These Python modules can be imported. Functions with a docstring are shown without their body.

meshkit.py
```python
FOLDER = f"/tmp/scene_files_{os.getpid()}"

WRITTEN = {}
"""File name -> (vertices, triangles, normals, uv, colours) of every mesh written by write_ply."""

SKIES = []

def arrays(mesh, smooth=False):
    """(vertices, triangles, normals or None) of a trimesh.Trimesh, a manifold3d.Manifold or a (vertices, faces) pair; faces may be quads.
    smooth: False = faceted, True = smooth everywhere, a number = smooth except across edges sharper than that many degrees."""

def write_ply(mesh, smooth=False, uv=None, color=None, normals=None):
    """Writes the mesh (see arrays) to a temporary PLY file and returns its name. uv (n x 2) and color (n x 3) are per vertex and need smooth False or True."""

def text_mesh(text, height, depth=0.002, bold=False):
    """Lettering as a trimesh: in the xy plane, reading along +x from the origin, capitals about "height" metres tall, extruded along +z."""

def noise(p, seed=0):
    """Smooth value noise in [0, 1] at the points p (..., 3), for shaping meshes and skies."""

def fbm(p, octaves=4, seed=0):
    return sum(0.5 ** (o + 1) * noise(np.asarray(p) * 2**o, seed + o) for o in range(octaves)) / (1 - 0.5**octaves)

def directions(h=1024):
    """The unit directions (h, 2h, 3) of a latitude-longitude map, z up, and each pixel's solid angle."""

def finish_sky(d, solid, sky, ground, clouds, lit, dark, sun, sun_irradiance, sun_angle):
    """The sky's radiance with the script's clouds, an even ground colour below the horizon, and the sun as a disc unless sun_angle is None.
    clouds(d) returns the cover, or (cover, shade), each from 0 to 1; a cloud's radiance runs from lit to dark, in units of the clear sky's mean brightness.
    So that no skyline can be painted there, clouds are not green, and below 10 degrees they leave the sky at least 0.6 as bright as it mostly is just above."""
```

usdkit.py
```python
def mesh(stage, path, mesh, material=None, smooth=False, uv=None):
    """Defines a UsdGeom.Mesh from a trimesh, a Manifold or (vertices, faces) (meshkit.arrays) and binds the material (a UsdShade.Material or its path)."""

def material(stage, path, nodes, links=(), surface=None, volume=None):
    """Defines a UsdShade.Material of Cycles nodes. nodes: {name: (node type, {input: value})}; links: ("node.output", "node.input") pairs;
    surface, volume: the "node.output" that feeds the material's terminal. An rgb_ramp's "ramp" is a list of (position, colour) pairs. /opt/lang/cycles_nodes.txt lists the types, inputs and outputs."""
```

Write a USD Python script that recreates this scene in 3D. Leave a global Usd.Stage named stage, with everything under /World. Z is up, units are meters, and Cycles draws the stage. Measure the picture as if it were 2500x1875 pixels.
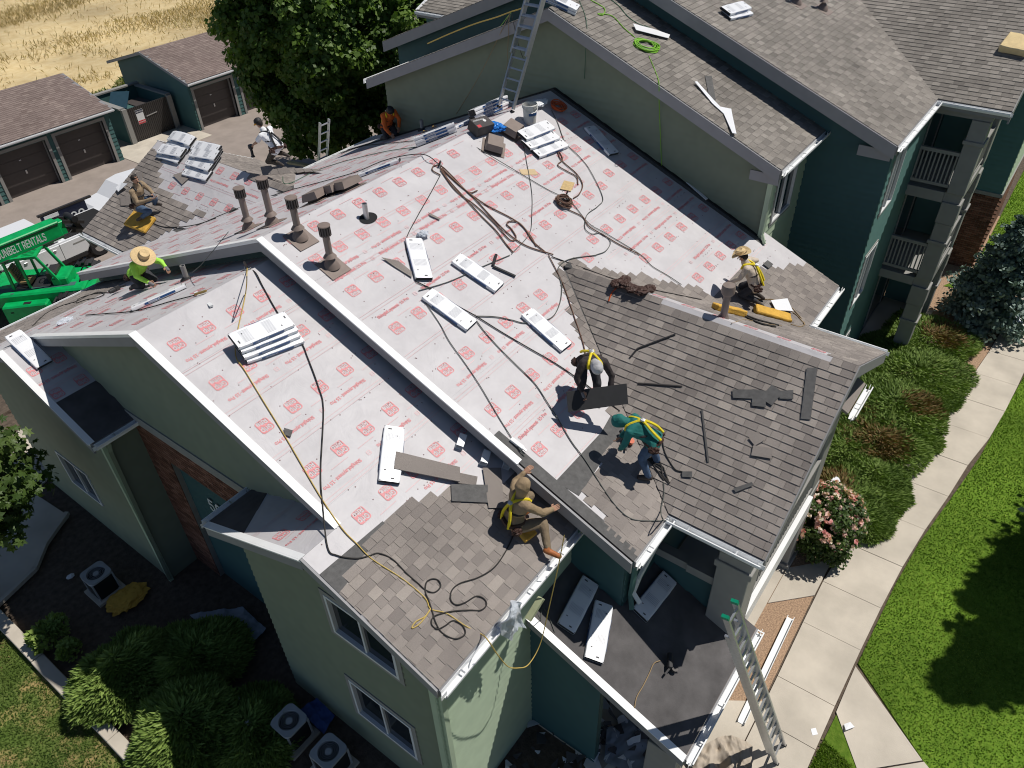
import math, random
import numpy as np, trimesh, usdkit, meshkit
from shapely.geometry import Polygon, box as sbox, Point, LineString, MultiPolygon
from shapely import affinity
from shapely.ops import unary_union
from scipy.spatial.transform import Rotation as Ro
from pxr import Usd, UsdGeom, UsdLux, UsdShade, Sdf, Gf, Vt

stage = Usd.Stage.CreateInMemory()
UsdGeom.SetStageUpAxis(stage, "Z")
UsdGeom.Xform.Define(stage, "/World")
UsdGeom.Scope.Define(stage, "/World/Looks")
# ------------------------------------------------------------------ camera, sky, sun, exposure
CAM = np.array([0.0, 0.0, 15.3])
RC = Ro.from_rotvec([2.04706254, -1.04926916, 0.463526402]).as_matrix()   # rows: right, down, forward
FPX = 1850.0                                                              # focal length in photograph pixels (2500 wide)
EXPOSURE, SUN_I, SKY_I = -0.10, 1.15, 0.061
cam = UsdGeom.Camera.Define(stage, "/World/camera")
m4 = np.eye(4); m4[0, :3] = RC[0]; m4[1, :3] = -RC[1]; m4[2, :3] = -RC[2]; m4[3, :3] = CAM
cam.AddTransformOp().Set(Gf.Matrix4d(m4.tolist()))
cam.CreateHorizontalApertureAttr(36.0); cam.CreateVerticalApertureAttr(27.0)
cam.CreateFocalLengthAttr(36.0 * FPX / 2500); cam.CreateClippingRangeAttr(Gf.Vec2f(0.1, 2000))
cam.CreateExposureAttr(EXPOSURE)
SUN = np.array([0.40, -0.27, 0.88]); SUN /= np.linalg.norm(SUN)
usdkit.material(stage, "/World/Looks/sky_light", {
    "s": ("sky_texture", {"sky_type": "single_scattering", "sun_disc": False, "sun_elevation": float(math.asin(SUN[2])), "sun_rotation": float(math.atan2(SUN[0], SUN[1])), "altitude": 1600.0}),
    "b": ("background_shader", {"strength": SKY_I})}, [("s.color", "b.color")], surface="b.background")
dome = UsdLux.DomeLight.Define(stage, "/World/sky")
UsdShade.MaterialBindingAPI.Apply(dome.GetPrim()).Bind(UsdShade.Material.Get(stage, "/World/Looks/sky_light"))
dome.GetPrim().SetCustomDataByKey("kind", "structure")
sun = UsdLux.DistantLight.Define(stage, "/World/sun")
sun.CreateNormalizeAttr(True); sun.CreateIntensityAttr(SUN_I); sun.CreateAngleAttr(0.5); sun.CreateColorAttr(Gf.Vec3f(1.0, 0.955, 0.89))
zc = SUN; xc = np.cross([0, 0, 1], zc); xc /= np.linalg.norm(xc); yc = np.cross(zc, xc)
sm = np.eye(4); sm[0, :3] = xc; sm[1, :3] = yc; sm[2, :3] = zc
sun.AddTransformOp().Set(Gf.Matrix4d(sm.tolist()))

# ------------------------------------------------------------------ pixel -> ray (survey of the photograph)
KZ = 2.6523
ORG = {'1': (0, 0), '2': (833, 0), '3': (1666, 0), '4': (0, 625), '5': (833, 625), '6': (1666, 625), '7': (0, 1250), '8': (833, 1250), '9': (1666, 1250)}
def S(c, x, y):
    if c == 'D': return x / .8848, y / .8848
    if c == 'S': return x, y
    return ORG[c][0] + x / KZ, ORG[c][1] + y / KZ
def ray(p):
    x, y = S(*p)
    return RC.T @ np.array([(x - 1250) / FPX, (y - 937.5) / FPX, 1.0])
def onpl(p, n, d):
    r = ray(p); n = np.asarray(n, float)
    return CAM + r * ((d - n @ CAM) / (n @ r))
def onx(p, x): return onpl(p, [1, 0, 0], x)
def ony(p, y): return onpl(p, [0, 1, 0], y)
def onz(p, z): return onpl(p, [0, 0, 1], z)

# ------------------------------------------------------------------ stage helpers
_used = {}
def path_for(parent, name):
    base = parent or "/World"
    k = (base, name); n = _used.get(k, 0); _used[k] = n + 1
    return f"{base}/{name}" if n == 0 else f"{base}/{name}_{n:03d}"
def tag(path, label=None, cat=None, group=None, kind=None):
    pr = stage.GetPrimAtPath(path)
    for k, v in (("label", label), ("category", cat), ("group", group), ("kind", kind)):
        if v: pr.SetCustomDataByKey(k, v)
    return path
def thing(name, label, cat, group=None, mat=None, parent=None):
    p = path_for(parent, name); x = UsdGeom.Xform.Define(stage, p)
    if mat is not None: x.AddTransformOp().Set(Gf.Matrix4d(np.asarray(mat).T.tolist()))
    return tag(p, label, cat, group)
def copy_of(src, name, mat, label, cat, group):
    p = path_for(None, name); x = UsdGeom.Xform.Define(stage, p)
    x.GetPrim().GetReferences().AddInternalReference(src)
    x.AddTransformOp().Set(Gf.Matrix4d(np.asarray(mat).T.tolist())) if not x.GetPrim().HasAttribute("xformOp:transform") else x.GetPrim().GetAttribute("xformOp:transform").Set(Gf.Matrix4d(np.asarray(mat).T.tolist()))
    x.GetPrim().SetInstanceable(True)
    return tag(p, label, cat, group)
def VF(m):
    if isinstance(m, tuple): return np.asarray(m[0], float), np.asarray(m[1], int)
    if hasattr(m, "to_mesh"):
        q = m.to_mesh(); return np.array(q.vert_properties[:, :3]), np.array(q.tri_verts)
    return np.array(m.vertices), np.array(m.faces)
def join(ms):
    vs, fs, n = [], [], 0
    for m in ms:
        v, f = VF(m); vs.append(v); fs.append(f + n); n += len(v)
    return np.vstack(vs), np.vstack(fs)
def obj(name, m, mat, parent=None, smooth=False, tone=None, label=None, cat=None, group=None, kind=None):
    if isinstance(m, list): m = join(m)
    v, f = VF(m)
    p = path_for(parent, name)
    g = usdkit.mesh(stage, p, trimesh.Trimesh(v, f, process=False) if smooth else (v, f), mat, smooth=smooth)
    if tone is not None:
        pv = UsdGeom.PrimvarsAPI(g)
        if np.ndim(tone) == 0: pv.CreatePrimvar("tone", Sdf.ValueTypeNames.FloatArray, "vertex").Set(Vt.FloatArray.FromNumpy(np.full(len(g.GetPointsAttr().Get()), tone, np.float32)))
        else: pv.CreatePrimvar("tone", Sdf.ValueTypeNames.FloatArray, "vertex").Set(Vt.FloatArray.FromNumpy(np.asarray(tone, np.float32)))
    if label or cat or group or kind: tag(p, label, cat, group, kind)
    return p

# ------------------------------------------------------------------ geometry helpers
def T(x=0, y=0, z=0): m = np.eye(4); m[:3, 3] = (x, y, z); return m
def basis(o, x, y, z): m = np.eye(4); m[:3, 0] = x; m[:3, 1] = y; m[:3, 2] = z; m[:3, 3] = o; return m
def rot(ax, deg): m = np.eye(4); m[:3, :3] = Ro.from_euler(ax, deg, degrees=True).as_matrix(); return m
def xf(m, M):
    v, f = VF(m); return v @ M[:3, :3].T + M[:3, 3], f
BOXF = np.array([[0, 2, 1], [0, 3, 2], [4, 5, 6], [4, 6, 7], [0, 1, 5], [0, 5, 4], [1, 2, 6], [1, 6, 5], [2, 3, 7], [2, 7, 6], [3, 0, 4], [3, 4, 7]])
def bx(x0, x1, y0, y1, z0, z1):
    return np.array([[x0, y0, z0], [x1, y0, z0], [x1, y1, z0], [x0, y1, z0], [x0, y0, z1], [x1, y0, z1], [x1, y1, z1], [x0, y1, z1]], float), BOXF
def cbx(x0, x1, y0, y1, z0, z1, c=.01):
    "box with chamfered edges"
    pts = []
    for sx, X in ((1, x0), (-1, x1)):
        for sy, Y in ((1, y0), (-1, y1)):
            for sz, Z in ((1, z0), (-1, z1)):
                pts += [(X + sx * c, Y + sy * c, Z), (X + sx * c, Y, Z + sz * c), (X, Y + sy * c, Z + sz * c)]
    return VF(trimesh.convex.convex_hull(np.array(pts)))
def beam(a, b, w, h, up=(0, 0, 1)):
    "box beam from a to b, w wide, h high"
    a, b = np.asarray(a, float), np.asarray(b, float); d = b - a; L = np.linalg.norm(d); d /= L
    s = np.cross(d, up); s /= np.linalg.norm(s); u = np.cross(s, d)
    return xf(bx(0, L, -w / 2, w / 2, -h / 2, h / 2), basis(a, d, -s, u))
def tube(pts, r, n=6, cap=True):
    pts = np.asarray(pts, float); m = len(pts)
    rr = np.broadcast_to(np.asarray(r, float), (m,))
    t = np.gradient(pts, axis=0); t /= np.maximum(np.linalg.norm(t, axis=1, keepdims=True), 1e-9)
    ref = np.array([0, 0, 1.0]) if abs(t[0][2]) < .9 else np.array([1.0, 0, 0])
    vs = []; s = np.cross(t[0], ref); s /= np.linalg.norm(s)
    ang = np.arange(n) / n * 2 * np.pi
    for i in range(m):
        s = s - t[i] * (s @ t[i]); s /= max(np.linalg.norm(s), 1e-9); u = np.cross(t[i], s)
        vs.append(pts[i] + rr[i] * (np.cos(ang)[:, None] * s + np.sin(ang)[:, None] * u))
    V = np.vstack(vs); F = []
    for i in range(m - 1):
        for j in range(n):
            a, b, c, d = i * n + j, i * n + (j + 1) % n, (i + 1) * n + (j + 1) % n, (i + 1) * n + j
            F += [[a, b, c], [a, c, d]]
    if cap:
        for j in range(1, n - 1): F += [[0, j + 1, j], [(m - 1) * n, (m - 1) * n + j, (m - 1) * n + j + 1]]
    return V, np.array(F)
def spline(p, k=6):
    p = np.asarray(p, float)
    if len(p) < 3: return np.linspace(p[0], p[-1], k + 1)
    q = np.vstack([2 * p[0] - p[1], p, 2 * p[-1] - p[-2]]); o = []
    for i in range(1, len(q) - 2):
        for t in np.linspace(0, 1, k, endpoint=False):
            a, b, c, d = q[i - 1:i + 3]
            o.append(.5 * (2 * b + (c - a) * t + (2 * a - 5 * b + 4 * c - d) * t * t + (3 * b - a - 3 * c + d) * t ** 3))
    return np.array(o + [p[-1]])
def lathe(prof, n=20, M=None):
    prof = np.asarray(prof, float); ang = np.arange(n) / n * 2 * np.pi
    V = np.vstack([np.stack([r * np.cos(ang), r * np.sin(ang), np.full(n, z)], 1) for r, z in prof]); F = []
    for i in range(len(prof) - 1):
        for j in range(n):
            a, b, c, d = i * n + j, i * n + (j + 1) % n, (i + 1) * n + (j + 1) % n, (i + 1) * n + j
            F += [[a, b, c], [a, c, d]]
    return xf((V, np.array(F)), M) if M is not None else (V, np.array(F))
def rod(a, b, r, n=8, r2=None): return tube([a, b], [r, r if r2 is None else r2], n)
class Fr:
    "a plane: origin, u along, v up, n out"
    def __init__(s, o, u, v):
        s.o = np.asarray(o, float); s.u = np.asarray(u, float) / np.linalg.norm(u); v = np.asarray(v, float); s.v = v / np.linalg.norm(v); s.n = np.cross(s.u, s.v)
    def P(s, u, v, h=0.0): return s.o + s.u * u + s.v * v + s.n * h
    def M(s, u=0, v=0, h=0, ang=0):
        c, q = math.cos(math.radians(ang)), math.sin(math.radians(ang))
        return basis(s.P(u, v, h), s.u * c + s.v * q, s.v * c - s.u * q, s.n)
    def at(s, p):
        P = onpl(p, s.n, s.n @ s.o) - s.o; return np.array([P @ s.u, P @ s.v])
    def pt(s, p, h=0.0): return onpl(p, s.n, s.n @ s.o + h)
    def uvw(s, P): P = np.asarray(P) - s.o; return np.array([P @ s.u, P @ s.v, P @ s.n])
    def world(s, V): V = np.asarray(V); return s.o + V[:, :1] * s.u + V[:, 1:2] * s.v + V[:, 2:3] * s.n
def polys(g):
    if g.is_empty: return []
    return [q for q in getattr(g, "geoms", [g]) if q.geom_type == "Polygon" and q.area > 1e-5]
def slab(fr, poly, h0, h1, tilt=None):
    "extrudes a uv polygon of the plane from h0 to h1; tilt (v0, v1, a): adds a at v0 falling to 0 at v1"
    out = []
    for g in polys(poly):
        m = trimesh.creation.extrude_polygon(g, 1.0, engine="earcut")
        V = np.array(m.vertices); V[:, 2] = h0 + V[:, 2] * (h1 - h0)
        if tilt: V[:, 2] += np.where(V[:, 2] > (h0 + h1) / 2, 1, .2) * tilt[2] * np.clip((tilt[1] - V[:, 1]) / (tilt[1] - tilt[0]), 0, 1)
        out.append((fr.world(V), np.array(m.faces)))
    return join(out) if out else None
def flat(fr, poly, h):
    out = []
    for g in polys(poly):
        v, f = trimesh.creation.triangulate_polygon(g, engine="earcut")
        V = np.column_stack([v, np.full(len(v), h)]); f = np.array(f)
        a = V[f[:, 1]] - V[f[:, 0]]; b = V[f[:, 2]] - V[f[:, 0]]; bad = (a[:, 0] * b[:, 1] - a[:, 1] * b[:, 0]) < 0
        f[bad] = f[bad][:, ::-1]
        out.append((fr.world(V), f))
    return join(out) if out else None
def text2d(s, h, condense=1.0, bold=True):
    m = meshkit.text_mesh(s, h, .002, bold); V, Fc = np.array(m.vertices), np.array(m.faces)
    k = (V[Fc][:, :, 2] > .001).all(1); Fc = Fc[k]; used, inv = np.unique(Fc, return_inverse=True)
    V = V[used].copy(); V[:, 0] *= condense; V[:, 2] = 0
    return V, inv.reshape(-1, 3)
def rrect(w, h, r): return sbox(-w / 2 + r, -h / 2 + r, w / 2 - r, h / 2 - r).buffer(r, quad_segs=4)

# ------------------------------------------------------------------ materials
def mat(name, nodes, links, surface="p.BSDF"): return usdkit.material(stage, f"/World/Looks/{name}", nodes, links, surface=surface)
def plain(name, col, rough=.6, metal=0.0, var=.12, scale=6.0, bump=0.0, bscale=40.0, spec=.4, fine=None):
    "plain colour broken up by two octaves of noise in object space"
    c = np.array(col, float)
    nodes = {"g": ("geometry", {}), "n": ("noise_texture", {"scale": scale, "detail": 5.0, "roughness": .6}),
             "r": ("rgb_ramp", {"ramp": [(.25, tuple(c * (1 - var))), (.75, tuple(np.minimum(c * (1 + var), .95)))]}),
             "p": ("principled_bsdf", {"roughness": rough, "metallic": metal, "specular_ior_level": spec})}
    links = [("g.position", "n.vector"), ("n.fac", "r.fac"), ("r.color", "p.base_color")]
    if bump:
        nodes["bn"] = ("noise_texture", {"scale": bscale, "detail": 4.0}); nodes["b"] = ("bump", {"strength": bump, "distance": .02})
        links += [("g.position", "bn.vector"), ("bn.fac", "b.height"), ("b.normal", "p.normal")]
    return mat(name, nodes, links)
def toned(name, ramp, rough=.9, speck=.35, sscale=260.0, bump=.5, big=.18):
    "colour picked per piece by the primvar tone, with granules and large soft blotches"
    return mat(name, {
        "a": ("attribute", {"attribute": "tone"}), "r": ("rgb_ramp", {"ramp": ramp}), "g": ("geometry", {}),
        "s": ("noise_texture", {"scale": sscale, "detail": 2.0}), "sr": ("rgb_ramp", {"ramp": [(.3, (1 - speck,) * 3), (.7, (1 + speck,) * 3)]}),
        "l": ("noise_texture", {"scale": .7, "detail": 4.0}), "lr": ("rgb_ramp", {"ramp": [(.3, (1 - big,) * 3), (.7, (1 + big,) * 3)]}),
        "m": ("mix_color", {"blend_type": "multiply", "fac": 1.0, "use_clamp": False}), "m2": ("mix_color", {"blend_type": "multiply", "fac": 1.0}),
        "b": ("bump", {"strength": bump, "distance": .004}), "p": ("principled_bsdf", {"roughness": rough, "specular_ior_level": .25})},
        [("a.fac", "r.fac"), ("g.position", "s.vector"), ("g.position", "l.vector"), ("s.fac", "sr.fac"), ("l.fac", "lr.fac"), ("r.color", "m.a"), ("sr.color", "m.b"),
         ("m.result", "m2.a"), ("lr.color", "m2.b"), ("m2.result", "p.base_color"), ("s.fac", "b.height"), ("b.normal", "p.normal")])
MT = {}
MT["shingle"] = toned("shingle_granules", [(0, (.165, .146, .135)), (.35, (.212, .188, .172)), (.7, (.268, .238, .215)), (1, (.35, .312, .276))])
MT["shingle_brown"] = toned("shingle_brown_granules", [(0, (.15, .112, .1)), (.5, (.2, .155, .14)), (1, (.27, .215, .19))], big=.1)
MT["shingle_pale"] = toned("shingle_pale_granules", [(0, (.13, .118, .106)), (.4, (.2, .182, .162)), (1, (.30, .275, .245))])
MT["backing"] = plain("shingle_backing", (.035, .035, .037), .8, bump=.3, bscale=200)
MT["felt"] = plain("black_felt", (.085, .08, .08), .85, var=.35, scale=2.5, bump=.3, bscale=60)
MT["starter"] = plain("starter_strip", (.11, .108, .106), .9, var=.25, scale=12, bump=.4, bscale=250)
MT["paper"] = mat("underlayment_sheet", {
    "g": ("geometry", {}), "n": ("noise_texture", {"scale": 1.6, "detail": 6.0, "roughness": .65}), "r": ("rgb_ramp", {"ramp": [(.3, (.455, .44, .452)), (.7, (.545, .53, .541))]}),
    "w": ("noise_texture", {"scale": 2.4, "detail": 7.0, "roughness": .5, "distortion": 1.0}), "b": ("bump", {"strength": .5, "distance": .03}),
    "p": ("principled_bsdf", {"roughness": .5, "specular_ior_level": .3})},
    [("g.position", "n.vector"), ("n.fac", "r.fac"), ("r.color", "p.base_color"), ("g.position", "w.vector"), ("w.fac", "b.height"), ("b.normal", "p.normal")])
MT["print"] = plain("red_print", (.64, .255, .265), .6, var=.15, scale=30)
MT["print_faint"] = plain("faint_red_print", (.62, .44, .45), .6)
MT["nail"] = plain("nail_cap", (.24, .16, .16), .5)
MT["deck"] = plain("roof_deck_boards", (.14, .12, .11), .8)
MT["white"] = plain("white_metal", (.78, .79, .79), .35, var=.04, scale=3)
MT["fascia"] = plain("grey_fascia_paint", (.235, .235, .245), .55, var=.06, scale=4, bump=.08, bscale=25)
MT["trim"] = plain("taupe_trim_paint", (.26, .255, .24), .6, var=.08, scale=4, bump=.08)
def siding(name, c): return plain(name, c, .65, var=.08, scale=3.5, bump=.12, bscale=70)
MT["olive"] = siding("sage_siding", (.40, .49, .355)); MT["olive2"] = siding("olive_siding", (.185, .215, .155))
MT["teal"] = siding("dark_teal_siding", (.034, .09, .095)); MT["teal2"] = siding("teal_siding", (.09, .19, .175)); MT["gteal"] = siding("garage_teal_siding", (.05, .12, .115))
MT["brown"] = plain("brown_metal_paint", (.07, .06, .057), .45, var=.12, scale=8)
MT["brownlit"] = plain("brown_vent_paint", (.21, .165, .142), .55, var=.1, scale=8)
MT["darkmetal"] = plain("dark_metal", (.05, .045, .043), .4, metal=.3)
MT["alu"] = plain("brushed_aluminium", (.55, .56, .57), .38, metal=.85, var=.1, scale=20)
MT["vinyl"] = plain("white_vinyl", (.66, .67, .67), .4, var=.03)
MT["glass"] = mat("window_glass", {"d": ("principled_bsdf", {"base_color": (.012, .015, .018), "roughness": .06, "specular_ior_level": .5})}, [], "d.BSDF")
MT["mesh"] = plain("insect_screen", (.02, .022, .024), .7)
MT["concrete"] = plain("pale_concrete", (.50, .45, .375), .85, var=.2, scale=.9, bump=.15, bscale=60)
MT["asphalt"] = plain("asphalt", (.29, .245, .215), .9, var=.15, scale=1.3, bump=.3, bscale=90)
MT["gravel"] = plain("pea_gravel", (.36, .24, .155), .9, var=.5, scale=28, bump=1.0, bscale=45)
MT["soil"] = plain("dark_mulch", (.10, .075, .055), .95, var=.5, scale=8, bump=.8, bscale=30)
MT["black"] = plain("black_rubber", (.018, .018, .02), .6); MT["dark"] = plain("dark_interior", (.012, .012, .013), .9)
MT["brick"] = toned("red_brick", [(0, (.10, .045, .03)), (.5, (.17, .075, .05)), (1, (.24, .12, .085))], speck=.15, sscale=80, bump=.3)
MT["mortar"] = plain("brick_mortar", (.28, .26, .235), .9)
# ------------------------------------------------------------------ shingles and siding
def tabs(fr, region, expo=.145, wmin=.14, wmax=.27, seed=0, h0=.006, skip=None, whole=None):
    "list of (mesh, tone, centre): whole tabs whose middle lies in the uv region, cut at the region's outer edge only where 'skip' is False"
    rnd = random.Random(seed); out = []
    from shapely.prepared import prep
    pr = prep(region); outer = region if whole is None else whole; po = prep(outer); u0, v0, u1, v1 = region.bounds
    nrow = int(math.ceil((v1 - v0) / expo))
    for i in range(nrow):
        v = v0 + i * expo; u = u0 - rnd.random() * .3; step = 0; hi = rnd.random() < .5
        run = rnd.random()
        while u < u1:
            w = rnd.uniform(wmin, wmax); hi = not hi if rnd.random() < .85 else hi
            c = (u + w / 2, v + expo / 2)
            a, b = u + .0025, u + w - .0025
            if pr.contains(Point(*c)) or (whole is not None and pr.intersects(sbox(a, v, b, v + expo)) and not po.contains(sbox(a, v, b, v + expo)) and sbox(a, v, b, v + expo).intersection(region).area > .03 * (b - a) * expo):
                tone = (.60 if hi else .36) + rnd.gauss(0, .11); tone = min(max(tone, 0), 1)
                dh = .004 if hi else 0.0
                va, vb = v - rnd.uniform(0, .004), v + expo + .03
                A, Bm = max(a, u0), min(b, u1); vb = min(vb, v1 + .02)
                if not po.contains(sbox(A, va + .01, Bm, v + expo - .01)) and skip is None:
                    g = sbox(A, va, Bm, vb).intersection(outer)
                    if g.is_empty: u += w; continue
                    g = max(polys(g), key=lambda q: q.area, default=None)
                    if g is None or g.area < .0008: u += w; continue
                    co = np.array(g.exterior.coords)[:-1]
                    if Polygon(co).exterior.is_ccw is False: co = co[::-1]
                else: co = np.array([[A, va], [Bm, va], [Bm, vb], [A, vb]])
                k = len(co); t = np.clip((co[:, 1] - va) / (vb - va), 0, 1)
                top = h0 + (.012 + dh) * (1 - t) + .0015; bot = np.full(k, h0 - .004)
                V = fr.world(np.vstack([np.column_stack([co, top]), np.column_stack([co, bot])]))
                F = [[0, j, j + 1] for j in range(1, k - 1)] + [q for j in range(k) for q in ([j, k + j, k + (j + 1) % k], [j, k + (j + 1) % k, (j + 1) % k])]
                out.append(((V, np.array(F)), tone, V[:k].mean(0)))
            u += w
    return out
def place_tabs(parent, lists, matname, cap=300, name="shingle"):
    allt = [t for l in lists for t in l]
    def key(t):
        d = t[2] - CAM; c = RC @ d; x, y = c[0] / c[2] * FPX, c[1] / c[2] * FPX
        return (c[2] < 0 or abs(x) > 1260 or abs(y) > 950, np.linalg.norm(d))
    allt.sort(key=key)
    for m, tn, _ in allt[:cap]: obj(name, m, MT[matname], parent, tone=tn)
    if allt[cap:]:
        rest = allt[cap:]
        tn = np.concatenate([np.full(len(m[0]), t) for m, t, _ in rest])
        obj(name + "_field", [m for m, _, _ in rest], MT[matname], parent, tone=tn, kind="stuff")
def boards(parent, fr, poly, matl, expo=.16, h=.02, wallname="wall", back=.12):
    w = obj(wallname, slab(fr, poly, -back, -.004), matl, parent)
    u0, v0, u1, v1 = poly.bounds; k = 0
    while v0 + k * expo < v1:
        a = v0 + k * expo; g = poly.intersection(sbox(u0 - 1, a, u1 + 1, a + expo + .012)); k += 1
        for q in polys(g):
            m = slab(fr, q, -.002, .004, (a, a + expo + .012, .03))
            if m: obj("siding_board", m, matl, w)
    return w
def window(parent, fr, u0, v0, u1, v1, panes=2, name="window", fw=.05, trim=None):
    w = obj(name, [slab(fr, sbox(u0, v0, u1, v1).difference(sbox(u0 + fw, v0 + fw, u1 - fw, v1 - fw)), -.05, .05)], MT["vinyl"], parent)
    if trim: obj("casing", slab(fr, sbox(u0 - trim, v0 - trim, u1 + trim, v1 + trim).difference(sbox(u0 + .004, v0 + .004, u1 - .004, v1 - .004)), -.01, .04), MT["trimw"] if "trimw" in MT else MT["trim"], w)
    n = panes
    for i in range(n):
        a = u0 + fw + (u1 - u0 - 2 * fw) * i / n; b = u0 + fw + (u1 - u0 - 2 * fw) * (i + 1) / n
        obj("pane", slab(fr, sbox(a + .02 * (i > 0), v0 + fw, b - .02 * (i < n - 1), v1 - fw), -.03, -.02 + .006 * i), MT["glass"], w)
        if i: obj("mullion", slab(fr, sbox(a - .02, v0 + fw, a + .02, v1 - fw), -.04, .028), MT["vinyl"], w)
    return w
def gutter(parent, a, b, out, size=.12, m="white", name="gutter"):
    "open K gutter along a-b (its back upper edge), out = horizontal outward direction"
    a, b, out = np.asarray(a, float), np.asarray(b, float), np.asarray(out, float); s = size
    prof = [(0, 0), (0, -s * .85), (s * .75, -s * .85), (s, -s * .35), (s, .0), (s - .02, 0), (s - .02, -s * .3), (s * .72, -s * .78), (.006, -s * .78), (.006, 0)]
    k = len(prof); V = []
    for q in (a, b): V += [q + out * p0 + np.array([0, 0, p1]) for p0, p1 in prof]
    F = [q for j in range(k) for q in ([j, (j + 1) % k, k + (j + 1) % k], [j, k + (j + 1) % k, k + j])]
    L = np.linalg.norm(b - a); d = (b - a) / L; hang = []
    for t in np.arange(.4, L, .8): hang.append(beam(a + d * t + np.array([0, 0, -.012]), a + d * t + out * (s - .01) + np.array([0, 0, -.012]), .025, .006))
    for q in (a, b): hang.append(beam(q + out * s / 2 + np.array([0, 0, -s * .85]), q + out * s / 2 + np.array([0, 0, -.005]), .006, s * .94, up=d))
    g = obj(name, [(np.array(V), np.array(F))] + hang[-2:], MT[m], parent)
    for q in hang[:-2]: obj("hanger", q, MT["alu"], g)
    return g
MT["trimw"] = MT["trim"]
# ================================================================== ground
def grass_mat(name, stops, s1=3.0, s2=.35):
    return mat(name, {"g": ("geometry", {}), "n": ("noise_texture", {"scale": s1, "detail": 8.0, "roughness": .7}), "r": ("rgb_ramp", {"ramp": stops}),
        "l": ("noise_texture", {"scale": s2, "detail": 4.0}), "lr": ("rgb_ramp", {"ramp": [(.3, (.7, .7, .7)), (.7, (1.25, 1.25, 1.2))]}), "m": ("mix_color", {"blend_type": "multiply", "fac": 1.0}),
        "b": ("bump", {"strength": .8, "distance": .05}), "p": ("principled_bsdf", {"roughness": .95, "specular_ior_level": .1})},
        [("g.position", "n.vector"), ("n.fac", "r.fac"), ("g.position", "l.vector"), ("l.fac", "lr.fac"), ("r.color", "m.a"), ("lr.color", "m.b"), ("m.result", "p.base_color"), ("n.fac", "b.height"), ("b.normal", "p.normal")])
MT["field"] = grass_mat("dry_field", [(.25, (.42, .31, .165)), (.45, (.53, .41, .225)), (.6, (.58, .47, .28)), (.75, (.46, .40, .22))], 1.2, .12)
MT["lawn"] = grass_mat("lawn_green", [(.25, (.075, .15, .015)), (.5, (.115, .205, .022)), (.75, (.19, .275, .04))], 9.0, .5)
MT["lawn_dry"] = grass_mat("lawn_patchy", [(.3, (.05, .09, .015)), (.48, (.10, .14, .035)), (.62, (.30, .23, .10)), (.75, (.38, .28, .15))], 1.3, .5)
def sheet(name, poly, z, m, label=None, kind="structure"):
    fr0 = Fr((0, 0, 0), (1, 0, 0), (0, 1, 0))
    p = obj(name, slab(fr0, poly if not isinstance(poly, list) else Polygon(poly), z - .03, z), m)
    return tag(p, label, None, None, kind)
sheet("terrain", sbox(-120, 22, 260, 320), -.02, MT["soil"])
sheet("yard_ground", sbox(-60, -60, 90, 22.0), .985, MT["soil"])
tag(obj("slope_ground", slab(Fr((-60, 26.0, -.01), (1, 0, 0), (0, -4.05, .99)), sbox(0, 0, 150, 4.17), -.1, 0), MT["soil"]), None, None, None, "structure")
sheet("dry_field", sbox(-120, 46.3, 260, 320), -.008, MT["field"])
sheet("parking_lot", sbox(-60, 25.6, 120, 46.3), -.004, MT["asphalt"])
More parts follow.
